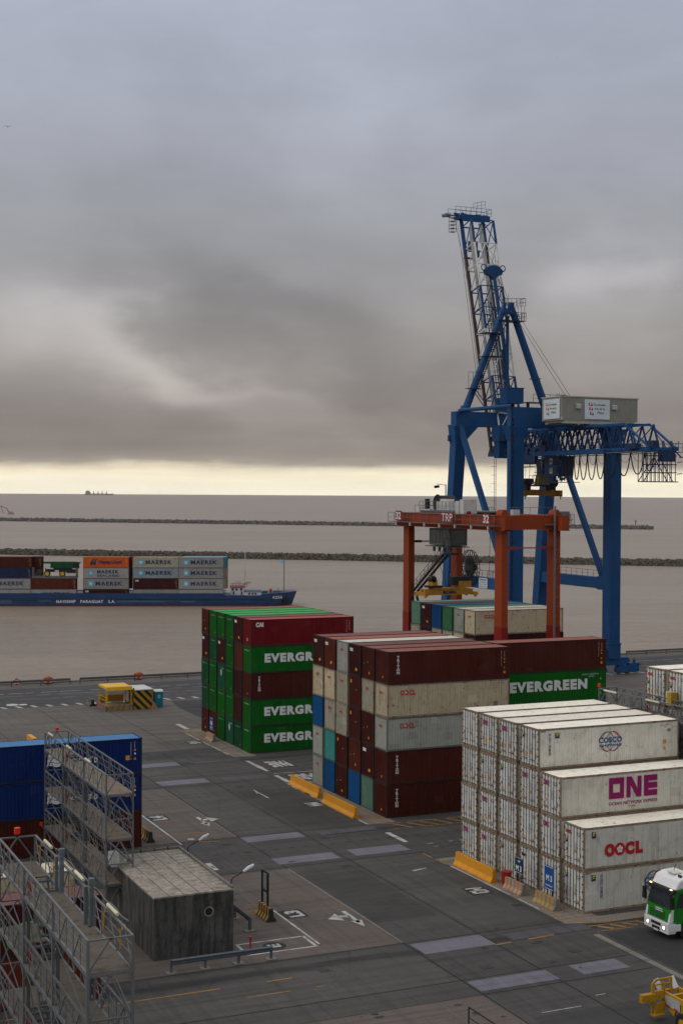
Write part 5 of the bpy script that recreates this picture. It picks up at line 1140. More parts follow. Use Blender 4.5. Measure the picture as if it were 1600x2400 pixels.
for y in (yn, yf):
    mb = MB(); mb.box(x1_+0.6, y-0.5, 24.1, x2_-0.5, y+0.5, 25.75); rp('end_beam', mb)
    mb = MB(); rail(mb, [(x1_+0.6, y-0.4, 25.75), (x2_-0.6, y-0.4, 25.75)], 0.9, 0.025, 2.4, False); mb.box(84.8, y-0.3, 25.75, 85.7, y+0.3, 26.4, 1); rp('handrail', mb, [CGR, PALE])
    mb = MB(); mb.box(x1_-1.5, y-0.7, 0.9, x2_+1.5, y+0.7, 2.1); rp('sill_beam', mb)
    for x in (x1_-0.9, x1_+0.9, x2_-0.9, x2_+0.9):
        w = rp('wheel', MB().tube((x, y-0.35, 0.8), (x, y+0.35, 0.8), 0.8, 20), BLKM); rp('rim', MB().tube((x, y-0.37, 0.8), (x, y+0.37, 0.8), 0.38, 14), RED, w)
    mb = MB(); mb.beam((x1_+0.45, y-0.2, 22.0), (x2_-0.45, y-0.2, 22.0), 0.14); mb.beam((x1_+0.45, y-0.2, 22.0), (x1_+1.7, y-0.2, 22.0), 0.3); mb.beam((x2_-1.7, y-0.2, 22.0), (x2_-0.45, y-0.2, 22.0), 0.3); rp('tie_rod', mb, RED if y == yn else BLKM)
for (yy, s_, wd) in ((164.2, '32', 1.7), (151.9, 'TRP', 3.0), (141.9, '32', 1.6)):
    mb = MB(); mb.box(81.66, yy-wd, 24.7, 81.74, yy, 25.95); sg = rp('sign', mb, BRD)
    mb = MB(); T(mb, s_, (81.655, yy-0.15, 24.85), -Y, Z, 0, 0, wd-0.3, 0.95, 0, 0.03 if s_ == '32' else 0.0); rp('lettering', mb, LW, sg)
mb = MB(); mb.box(84.0, 150.0, 25.9, 90.0, 162.0, 26.05); mb.box(84.1, 150.2, 25.55, 84.5, 161.8, 25.9); mb.box(89.5, 150.2, 25.55, 89.9, 161.8, 25.9); rail(mb, [(84.0, 150.0, 26.05), (84.0, 162.0, 26.05), (90, 162, 26.05)], 1.15, 0.03, 1.0)
tro = rp('trolley', mb, CGR)
mb = MB(); mb.tube((85, 159.0, 26.9), (87.2, 159.0, 26.9), 1.05, 20); mb.ring((85, 159, 26.9), X, 1.1, 0.09, 20, 0, 5); mb.cbox((84.6, 161, 26.6), (0.5, 0.4, 1.8)); rp('hoist_drum', mb, BLKM, tro)
mb = MB(); mb.box(84.3, 154.8, 26.1, 86, 158.0, 27.2); mb.box(84.3, 151.2, 26.1, 85.8, 153.0, 27.1); mb.box(84.4, 155.4, 27.2, 85.4, 157.2, 27.5); mb.box(84.2, 159.6, 25.95, 85.0, 163, 26.2)
for k in range(8): mb.box(84.25, 155+k*0.38, 26.3, 84.2999, 155.2+k*0.38, 27.0)
rp('winch_housing', mb, PALE, tro)
mb = MB(); mb.box(82.6, 148.0, 25.8, 84.4, 148.9, 27.5); mb.box(82.6, 149.1, 25.8, 84.2, 150.0, 27.3); mb.tube((83.2, 147.6, 25.9), (83.2, 147.95, 25.9), 0.22, 10, 1); rp('electrical_cabinet', mb, [PALE, REDD])
mb = MB(); mb.box(88.9, 139.8, 24.6, 91.8, 140.6, 24.7); mb.box(91.1, 139.7, 24.75, 92.0, 140.5, 26.2, 1); rail(mb, [(91.1, 139.4, 24.6), (92.4, 139.4, 24.6), (92.4, 141, 24.6)], 1.3, 0.03, 0.7); rp('electrical_cabinet', mb, [CGR, CGR])
mb = MB(); mb.box(84.6, 154.9, 21.7, 87.0, 160.4, 23.8); mb.box(84.56, 155.0, 22.0, 84.5999, 157.3, 23.6, 1); mb.box(84.56, 157.6, 22.0, 84.5999, 160.2, 23.6, 1); mb.box(84.8, 154.86, 22.0, 86.8, 154.8999, 23.6, 1); mb.box(84.2, 154.6, 21.5, 87.2, 160.8, 21.6)
for k in range(4): mb.box(84.8, 155.4+k*1.4, 20.9, 85.1, 155.6+k*1.4, 21.5)
rp('cab', mb, [paint('cab_grey', (0.10, 0.12, 0.11), 0.5, 0.3), glass('cab_glass', (0.02, 0.035, 0.032))], tro)
mb = MB(); p = Vector((83.6, 162.9, 15.6)); q = Vector((83.6, 154.6, 20.8)); e = Vector((83.6, 152.6, 20.8))
p2 = Vector((83.6, 160.5, 11.0))
for s_ in (0, 0.7):
    mb.beam(p+X*s_, q+X*s_, 0.3, 0.14); mb.beam(q+X*s_, e+X*s_, 0.2); mb.tube(p+X*s_+Z*1.1, q+X*s_+Z*1.1, 0.03, 4); mb.tube(p+X*s_+Z*0.6, q+X*s_+Z*0.6, 0.03, 4)
for k in range(24): a = p+(q-p)*(k/24); mb.box(a.x, a.y-0.15, a.z+0.05, a.x+0.7, a.y+0.15, a.z+0.09)
for k in range(8): a = p+(q-p)*(k/8); mb.tube(a, a+Z*1.1, 0.03, 4)
rail(mb, [q, e], 1.9, 0.03, 0.7); mb.box(83.6, 152.6, 20.7, 84.4, 154.7, 20.78); mb.beam(p2+Vector((0, 3, 4.4)), p2, 0.3, 0.14); mb.beam(p2+Vector((0.7, 3, 4.4)), p2+X*0.7, 0.3, 0.14)
rp('stair', mb, BLKM)
mb = MB()
for k in range(10): mb.tube((90.1, 139.75, 13+k*1.1), (90.5, 139.75, 13+k*1.1), 0.03, 4)
mb.tube((90.0, 139.7, 3), (90.0, 139.7, 26.8), 0.13, 6); rp('cable_duct', mb, CGR)
rs = thing('spreader', 'yellow BROMMA spreader hanging from the red yard crane', 'spreader', (84.3, 154.5, 15.8))
mb = MB(); mb.box(80.6, 153.9, 15.75, 87.3, 154.3, 16.45); mb.box(80.6, 154.8, 15.75, 87.3, 155.2, 16.45)
for xx in (80.3, 87.2): mb.box(xx, 153.2, 15.7, xx+0.45, 155.8, 16.1); mb.box(xx, 153.2, 15.5, xx+0.25, 153.5, 15.7); mb.box(xx, 155.5, 15.5, xx+0.25, 155.8, 15.7)
mb.box(81.8, 153.8, 16.45, 86.2, 155.3, 16.6); mb.box(81.7, 154.0, 16.6, 82.4, 155.2, 17.6); mb.box(85.4, 154, 16.6, 87.1, 155.2, 17.4); mb.build('frame', YEL, rs)
mb = MB(); T(mb, 'BROMMA', (83.1, 153.895, 15.85), X, Z, 0, 0, 1.9, 0.42, 0, 0.06); mb.build('lettering', LK, rs)
mb = MB(); mb.box(81.2, 153.85, 16.65, 83, 155.2, 16.9); mb.box(84.6, 154.1, 16.9, 86.9, 155.1, 17.9); mb.tube((81.9, 154.0, 17.7), (81.9, 155.0, 17.7), 0.4, 10); mb.build('headblock', BLKM, rs)
mb = MB()
for a, b in (((82, 154.5, 17.8), (84.8, 158.5, 25.8)), ((82.1, 154.6, 17.8), (84.3, 153, 25.8)), ((86, 154.5, 17.8), (86, 153, 25.8)), ((86.2, 154.6, 17.8), (86.5, 158.5, 25.8)), ((84, 154.5, 16.6), (83, 155, 20)), ((84, 154.5, 16.6), (85.4, 154.5, 20.5)), ((83.8, 154.4, 16.6), (83.9, 156, 25)), ((88.5, 152, 18), (88.6, 152, 25.7))): mb.tube(a, b, 0.028, 4)
mb.build('rope', ROPE, rs)
# anemometer mast behind the yard crane
# ================================================================== BARGE
HB = paint('hull_blue', (0.010, 0.040, 0.115), 0.5, 0.35, 0.08, streak=0.7, fade=0.15); HRED = paint('hull_red', (0.10, 0.02, 0.016), 0.6, 0.4, 0.2)
HW = paint('ship_white', (0.55, 0.55, 0.55), 0.5, 0.25, 0.08); HPALE = paint('hull_scuff', (0.05, 0.085, 0.15), 0.6, 0.4); SRED = paint('ship_red', (0.32, 0.03, 0.03), 0.55, 0.2)
bA = Vector((73.86, 385.82, 0)); BR = math.atan2(-0.34189945, 0.93973654); bu = Vector((math.cos(BR), math.sin(BR), 0)); bv = Vector((-math.sin(BR), math.cos(BR), 0))
barge = thing('barge', 'long blue river barge lettered NAVISHIP PARAGUAY S.A. with a white wheelhouse at the bow', 'barge', bA+bu*30+bv*6-Z*3)
def B(s, n, z): return bA+bu*s+bv*n+Z*z
mb = MB(); BW = 13.0
secs = [(-60, 0, BW, 0.35), (59.5, 0, BW, 0.35), (60.5, 0, BW, -0.1), (69.5, 0, BW, -0.1), (70.5, 0, BW, 0.45), (74, 0.8, BW-0.8, 0.55), (77.5, 3.2, BW-3.2, 0.65), (79.8, 6.2, BW-6.2, 0.8)]
for (s0, a0, c0, z0), (s1, a1, c1, z1) in zip(secs, secs[1:]):
    k0 = 0.985 if s0 > 71 else 1; 
    def bot(s): return s if s < 74 else s-(s-74)*0.22
    mb.quad([B(bot(s0), a0+(0.3 if s0 > 73 else 0), -2.7), B(bot(s1), a1+(0.3 if s1 > 73 else 0), -2.7), B(s1, a1, z1), B(s0, a0, z0)]); mb.quad([B(bot(s0), c0, -2.7), B(bot(s1), c1, -2.7), B(s1, c1, z1), B(s0, c0, z0)])
    mb.quad([B(s0, a0, z0), B(s1, a1, z1), B(s1, c1, z1), B(s0, c0, z0)])
mb.quad([B(-60, 0, -3.5), B(-60, BW, -3.5), B(-60, BW, 0.35), B(-60, 0, 0.35)]); mb.quad([B(78.5, 6.2, -2.7), B(79.8, 6.2, 0.8), B(79.8, BW-6.2, 0.8), B(78.5, BW-6.2, -2.7)])
hull = mb.build('hull', HB, barge)
mb = MB()
for (s0, a0, s1, a1) in ((-60, -0.03, 73, -0.03), (73, -0.03, 78.4, 6.2)): mb.quad([B(s0, a0, -3.4), B(s1, a1, -3.4), B(s1, a1, -2.68), B(s0, a0, -2.68)])
mb.build('waterline_band', HRED, hull)
mb = MB()
for (s0, s1, z0, z1, m) in ((4, 10, -1.25, -1.1, 0), (10, 13.5, -1.7, -1.15, 0), (14, 26, -1.25, -1.15, 0), (26.5, 31, -1.2, -1.1, 0), (31, 48, -2.0, -1.3, 0), (-20, 3, -2.3, -1.0, 1), (44, 52, -2.0, -1.4, 0)):
    mb.quad([B(s0, -0.02, z0), B(s1, -0.02, z0), B(s1, -0.02, z1), B(s0, -0.02, z1)], 0)
mb.build('scuff_mark', HPALE, hull)
mb = MB(); mb.hexa([B(-60, -0.18, -1.05), B(71, -0.18, -1.05), B(71, -0.001, -1.05), B(-60, -0.001, -1.05), B(-60, -0.18, -0.9), B(71, -0.18, -0.9), B(71, -0.001, -0.9), B(-60, -0.001, -0.9)]); mb.hexa([B(54, -0.12, -2.2), B(71, -0.12, -2.2), B(71, -0.001, -2.2), B(54, -0.001, -2.2), B(54, -0.12, -1.95), B(71, -0.12, -1.95), B(71, -0.001, -1.95), B(54, -0.001, -1.95)]); mb.build('rubbing_strake', HB, hull)
mb = MB(); put_text(mb, 'NAVISHIP   PARAGUAY   S.A.', B(14.9, -0.03, -2.1), bu, Z, 15.7, 0.85, 0, 0.025, 1.2); rr = B(75.4, 1.75, -1.05)-B(73.0, 0.45, -1.05); put_text(mb, 'ROSA', B(73.1, 0.36, -1.0), rr.normalized(), Z, 2.9, 0.8, 0, 0.02, 1.2); mb.build('lettering', LW, hull)
mb = MB(); mb.hexa([B(76.0, 2.0, -2.3), B(77.3, 3.15, -2.3), B(77.3, 3.3, -2.3), B(76, 2.2, -2.3), B(75.9, 1.85, -1.1), B(77.5, 3.15, -1.0), B(77.5, 3.3, -1.0), B(75.9, 2.2, -1.1)]); mb.build('anchor', BLKM, hull)
def bbox(mb, s0, n0, z0, s1, n1, z1, m=0): mb.hexa([B(s0, n0, z0), B(s1, n0, z0), B(s1, n1, z0), B(s0, n1, z0), B(s0, n0, z1), B(s1, n0, z1), B(s1, n1, z1), B(s0, n1, z1)], m)
mb = MB(); bbox(mb, 61.6, 3.0, -0.1, 65.2, 9.5, 1.95); bbox(mb, 65.2, 2.2, -0.1, 70.0, 10.5, 0.75)
for s0 in (61.9, 62.9, 64.2): bbox(mb, s0, 2.96, 1.1, s0+0.55, 2.999, 1.75, 1)
for s0 in (66.4, 67.3, 68.1): bbox(mb, s0, 2.16, -0.05+0.1, s0+0.5, 2.199, 0.55, 1)
for s0 in (62.2, 64.4): bbox(mb, s0, 2.96, -0.0, s0+0.4, 2.999, 0.9, 1)
wh = mb.build('wheelhouse', [HW, GLS], barge)
mb = MB(); bbox(mb, 61.4, 2.8, 1.95, 65.4, 9.7, 2.12); bbox(mb, 65.2, 2.1, 0.75, 70.2, 10.6, 0.82, 1); rail(mb, [B(61.5, 2.8, 2.1), B(65.4, 2.8, 2.1)], 0.9, 0.05, 0.7); rail(mb, [B(65.0, 2.8, 2.4), B(67.0, 3.2, 2.9)], 0.6, 0.05, 0.5); mb.build('roof', [SRED, HB], wh)
mb = MB(); mb.tube(B(65.5, 5, 0.8), B(65.5, 5, 11.9), 0.09, 6); mb.tube(B(65.5, 5, 2), B(65.5, 5, 7.3), 0.2, 6)
for zz in (3.6, 5.2, 6.6): mb.tube(B(64.8, 5, zz), B(66.2, 5, zz), 0.07, 4)
for k in range(6): mb.tube(B(62.2+k*0.45, 4.5, 2.1), B(62.2+k*0.45, 4.5, 3.2+0.3*(k % 3)), 0.07, 4)
bbox(mb, 65.1, 4.6, 2.1, 66.3, 5.6, 3.6); mb.tube(B(63.9, 4, 3.2), B(63.9, 4, 3.6), 0.35, 8); mb.build('mast', HW, wh)
mb = MB(); mb.tube(B(76.2, 4.5, 0.6), B(76.2, 4.5, 9.3), 0.12, 6); mb.tube(B(76.2, 4.5, 9.3), B(76.2, 4.5, 10.6), 0.05, 4); mb.build('flag_mast', CGR, barge)
mb = MB(); mb.quad([B(76.1, 4.5, 8.6), B(74.9, 4.7, 8.5), B(74.9, 4.7, 9.2), B(76.1, 4.5, 9.4)]); fl = MB(); mb.build('flag', paint('flag_blue', (0.25, 0.45, 0.6)), barge)
mb = MB(); mb.tube(B(79.1, 6.3, 0.8), B(79.1, 6.3, 3.4), 0.1, 6, 0, 0.05); mb.quad([B(79.3, 6.3, 3.2), B(78.8, 6.3, 3.5), B(79.0, 6.3, 4.2), B(79.5, 6.3, 4.0)]); mb.build('bow_staff', HW, barge)
mb = MB(); rail(mb, [B(73.5, 1.0, 0.55), B(77.4, 3.4, 0.6), B(79.3, 6.2, 0.7)], 0.7, 0.04, 0.9); mb.tube(B(72.5, 3, 0.5), B(72.5, 3, 1.6), 0.35, 8, 1); bbox(mb, 73.2, 3.5, 0.5, 75.6, 6.5, 1.0); bbox(mb, 70.4, 3, 0.4, 71.6, 5, 0.9, 2); mb.tube(B(74.4, 3.2, 0.6), B(74.4, 3.2, 2.0), 0.08, 5); mb.build('deck_gear', [CGR, SRED, GE and COL['green'][0]], barge)
mb = MB(); bbox(mb, -60, 0.0, 0.35, 60.4, 0.15, 0.55); bbox(mb, -60, BW-0.15, 0.35, 60.4, BW, 0.55); mb.build('coaming', HB, barge)
# cargo of the barge: (start, rows[(row, tiers bottom->top)])
ZT = [0.45-CH*1+1.15-0.0, 1.62, 4.52, 7.42]
ZT = [1.58-CH, 1.6, 4.5, 7.4]
def bc(s, row, t_, col, a, lab): 
    p = B(s, 0.55+row*2.5, ZT[t_]); container(p.x, p.y, p.z, col, a, lab, 'containers carried by the blue barge', rz=BR, doors=False)
bc(47.45, 0, 0, 'mgrey', 'none', 'pale container low in the barge hold beneath three MAERSK ones nearest the bow'); bc(47.45, 0, 1, 'mgrey', 'maersk', 'grey container lettered MAERSK nearest the bow, lowest of the three lettered'); bc(47.45, 0, 2, 'mgrey', 'maersk', 'grey container lettered MAERSK nearest the bow, middle of the three lettered'); bc(47.45, 0, 3, 'mgrey', 'maersk', 'grey container lettered MAERSK nearest the bow, top of the three lettered')
bc(48.2, 1, 3, 'sky', 'none', 'light blue container, top tier, second row behind the bow MAERSK stack')
bc(48.6, 2, 3, 'sky', 'none', 'light blue container, top tier, back row behind the bow MAERSK stack')
for r_i in (1, 2):
    for t_ in (1, 2): bc(48.2+0.4*(r_i-1), r_i, t_, 'creamgrey', 'none', 'rusty cream container behind the bow MAERSK stack, %s row, %s' % (('second', 'back')[r_i-1], ('lower', 'middle tier')[t_-1]))
bc(35.3, 0, 0, 'mgrey', 'none', 'pale container low in the barge hold under the CAI container amidships'); bc(35.3, 0, 1, 'maroon', 'cai', 'dark maroon barge container lettered CAI beneath two MAERSK ones'); bc(35.3, 0, 2, 'bluegrey', 'maersk', 'blue-grey MAERSK container resting on the maroon CAI one on the barge'); bc(35.3, 0, 3, 'creamgrey', 'maersk', 'pale MAERSK container on top of the blue-grey one, second stack from bow')
bc(35.8, 1, 3, 'redbrown', 'none', 'red-brown barge container, top tier behind the second stack from bow'); bc(35.8, 1, 2, 'brown', 'none', 'brown barge container, middle tier behind the second stack from bow'); bc(35.8, 1, 1, 'brown', 'none', 'brown barge container, lower tier behind the second stack from bow')
bc(21.95, 0, 0, 'maroon', 'cai', 'maroon CAI container half sunk in the barge hold under two MAERSK ones'); bc(21.95, 0, 1, 'mgrey', 'maersk', 'grey MAERSK container under the MAERSK SEALAND one on the barge'); bc(21.95, 0, 2, 'mgrey', 'sealand', 'grey container lettered MAERSK SEALAND under the orange one'); bc(21.95, 0, 3, 'orange', 'hapag', 'bright orange container lettered Hapag-Lloyd on the barge')
bc(22.7, 1, 3, 'redbrown', 'none', 'red-brown barge container just behind the orange one'); bc(22.7, 1, 2, 'maroon', 'none', 'maroon barge container behind the MAERSK SEALAND one, middle tier'); bc(22.7, 1, 1, 'maroon', 'none', 'maroon barge container behind the MAERSK SEALAND stack, lower tier')
bc(8.0, 0, 0, 'mgrey', 'maersk', 'grey MAERSK container half hidden in the hold below the green harvester'); bc(8.0, 0, 1, 'redbrown', 'plainside', 'red-brown container carrying the flat rack with the green harvester')
bc(-4.2, 0, 0, 'mgrey', 'none', 'pale container low in the hold at the left edge of the barge'); bc(-4.2, 0, 1, 'mgrey', 'maersk', 'grey MAERSK container at the left edge beneath the navy one'); bc(-4.0, 0, 2, 'navy', 'plainside', 'navy container at the left edge under a brown one'); bc(-3.8, 0, 3, 'brown', 'plainside', 'brown container on top of the navy one at the left edge of the barge')
bc(-1.4, 1, 3, 'brown', 'plainside', 'brown barge container, top tier, behind the navy and brown stack at left'); bc(-1.4, 1, 2, 'maroon', 'none', 'maroon barge container, middle tier, behind the left edge stack')
# flat rack with a green harvester
p0 = B(8.2, 0.8, 4.52)
fr = thing('flat_rack', 'grey flat rack container with end walls carrying the green harvester', 'flat rack', B(14.3, 1.8, 4.52), 'flat racks on the barge')
mb = MB(); bbox(mb, 8.3, 0.6, 4.52, 20.4, 3.0, 5.1); 
for s0 in (8.4, 20.0): bbox(mb, s0, 0.6, 5.1, s0+0.35, 3.0, 7.4); bbox(mb, s0-0.02, 0.55, 4.52, s0+0.2, 0.8, 7.45)
for k in range(4): mb.beam(B(8.8+k*0.5, 0.7, 5.2), B(10.2+k*0.4, 0.9, 7.0), 0.09); mb.beam(B(20-k*0.6, 0.7, 5.2), B(18.6-k*0.4, 0.9, 6.6), 0.07)
mb.build('deck', paint('flat_rack_grey', (0.14, 0.14, 0.13), 0.6, 0.5, 0.4), fr)
hv = thing('harvester', 'green harvester with yellow wheel rims lashed on a flat rack on the barge', 'harvester', B(14.5, 1.9, 5.1))
mb = MB(); bbox(mb, 13.2, 0.9, 7.3, 19.3, 2.9, 8.95); mb.hexa([B(11.4, 1.0, 8.5), B(13.2, 0.95, 7.5), B(13.2, 2.8, 7.5), B(11.4, 2.6, 8.5), B(11.2, 1.0, 8.9), B(13.2, 0.95, 8.95), B(13.2, 2.8, 8.95), B(11.2, 2.6, 8.9)]); mb.hexa([B(19.3, 1.0, 7.3), B(20.6, 1.1, 8.3), B(20.6, 2.7, 8.3), B(19.3, 2.8, 7.3), B(19.3, 1.0, 8.95), B(21.3, 1.1, 8.8), B(21.3, 2.7, 8.8), B(19.3, 2.8, 8.95)]); mb.build('body', COL['dgreen'][0], hv)
mb = MB(); bbox(mb, 11.8, 1.0, 6.2, 18.9, 2.8, 7.3); bbox(mb, 17.5, 0.8, 5.9, 20.2, 2.8, 6.9); bbox(mb, 19.2, 0.85, 7.2, 20.9, 0.95, 8.6); mb.build('chassis', BLKM, hv)
mb = MB(); bbox(mb, 11.6, 0.95, 7.6, 13.4, 2.6, 8.45, 0); bbox(mb, 12.0, 0.93, 7.0, 14.0, 0.95, 7.5); bbox(mb, 14.4, 0.93, 6.3, 15.4, 0.95, 6.7); mb.build('cab', [HW, GLS], hv)
for s_ in (12.35, 16.4):
    w = MB().tube(B(s_, 0.6, 5.75), B(s_, 1.4, 5.75), 0.85, 20).build('wheel', BLKM, hv); MB().tube(B(s_, 0.56, 5.75), B(s_, 0.7, 5.75), 0.55, 16).build('rim', paint('rim_yellow', (0.45, 0.30, 0.03), 0.5, 0.2), w)
# ================================================================== FAR SHIP, DIGGER, BEACON
def far(px, py, d): return Vector((0, 0, CAMH))+(fw+cr*((px-800)/3344.4)-cu*((py-1200)/3344.4))*d
sh = far(232, 1157, 9000); sh.z = -3; e1 = Vector((cr.x, cr.y, 0)).normalized(); e2 = Vector((-e1.y, e1.x, 0))
ship = thing('cargo_ship', 'faint grey bulk ship with four deck cranes on the horizon', 'ship', sh)
SHG = paint('far_ship_haze_grey', (0.27, 0.245, 0.22), 0.8, 0.1)  # hull grey lightened, distance haze put into the colour
def sbx(mb, a, b_, z0, z1, w=22): 
    P_ = lambda s, n, z: sh+e1*s+e2*n+Z*z
    mb.hexa([P_(a, -w/2, z0), P_(b_, -w/2, z0), P_(b_, w/2, z0), P_(a, w/2, z0), P_(a, -w/2, z1), P_(b_, -w/2, z1), P_(b_, w/2, z1), P_(a, w/2, z1)])
mb = MB(); sbx(mb, -88, 86, -2, 9); sbx(mb, 78, 90, 6, 11, 14); mb.build('hull', SHG, ship)
mb = MB(); sbx(mb, -84, -55, 9, 22); sbx(mb, -80, -62, 22, 27); sbx(mb, -71, -69, 27, 37, 3); mb.build('superstructure', SHG, ship)
for q in (-33, -6, 20, 47): mb = MB(); sbx(mb, q-2, q+2, 9, 25, 5); sbx(mb, q-6, q+6, 9, 12, 16); mb.build('deck_crane', SHG, ship)
dg = far(22, 1216, 1560); dg.z = 1.0
DGO = paint('digger_orange', (0.33, 0.11, 0.03), 0.6, 0.3)
digger = thing('excavator', 'orange long-reach excavator standing on the far breakwater', 'excavator', dg)
P_ = lambda s, n, z: dg+e1*s+e2*n+Z*z
mb = MB(); mb.hexa([P_(-2, -2, 0), P_(5, -2, 0), P_(5, 2, 0), P_(-2, 2, 0), P_(-2, -2, 1.2), P_(5, -2, 1.2), P_(5, 2, 1.2), P_(-2, 2, 1.2)]); mb.hexa([P_(-1, -1.5, 1.2), P_(5, -1.5, 1.2), P_(5, 1.5, 1.2), P_(-1, 1.5, 1.2), P_(-0.5, -1.5, 3.6), P_(4, -1.5, 3.2), P_(4, 1.5, 3.2), P_(-0.5, 1.5, 3.6)]); mb.build('body', SHG, digger)
mb = MB(); mb.beam(P_(-0.5, 0, 2.5), P_(-3, 0, 6.8), 0.8); mb.beam(P_(-3, 0, 6.8), P_(-9.5, 0, 9.3), 0.7); mb.beam(P_(-9.5, 0, 9.3), P_(-6.6, 0, 1.2), 0.6); mb.build('arm', DGO, digger)
bc_ = Vector((659, 909.5, 1.0)); mb = MB(); mb.tube(bc_, bc_+Z*2, 1.2, 10); mb.tube(bc_+Z*2, bc_+Z*5.5, 0.35, 8); mb.cbox(bc_+Z*6, (1.0, 1.0, 1.0)); solo(mb, 'beacon', CGR, 'small grey light beacon at the end of the far breakwater', 'beacon')
# gulls
GUL = paint('gull_grey', (0.33, 0.33, 0.35), 0.8, 0)
g0 = far(18, 296, 230); mb = MB()
for (dx, dz) in ((0, 0),):
    c = g0+e1*dx+Z*dz
    mb.quad([c-e1*0.75+Z*0.10, c-e1*0.35+Z*0.17, c-e1*0.05, c-e1*0.35+Z*0.08]); mb.quad([c+e1*0.75+Z*0.10, c+e1*0.35+Z*0.17, c+e1*0.05, c+e1*0.35+Z*0.08]); mb.tube(c-e2*0.25, c+e2*0.25, 0.07, 6)
solo(mb, 'gull', GUL, 'small dark gull gliding high at the left edge of the sky', 'bird')

# ================================================================== STEEL ACCESS PLATFORMS
GALV = paint('galvanised_steel', (0.145, 0.155, 0.163), 0.55, 0.45, 0.06, metal=0.35, streak=0.5); GALD = paint('galvanised_dark', (0.09, 0.097, 0.10), 0.6, 0.4, 0.1)
PLY = paint('deck_board', (0.19, 0.15, 0.112), 0.8, 0.95, 0.2, streak=0, dirtcol=(0.05, 0.045, 0.04)); PLY2 = paint('deck_board_dark', (0.125, 0.105, 0.085), 0.8, 1.0, 0.15, streak=0, dirtcol=(0.028, 0.026, 0.024))
LAMPY = paint('lamp_tube_pale', (0.52, 0.49, 0.36), 0.5, 0.15); BREDS = paint('beacon_red', (0.55, 0.03, 0.008), 0.35, 0.05); EXTR = paint('extinguisher_red', (0.25, 0.01, 0.012), 0.4, 0.1)
YTAG = paint('fitting_yellow', (0.40, 0.24, 0.02), 0.6, 0.3)
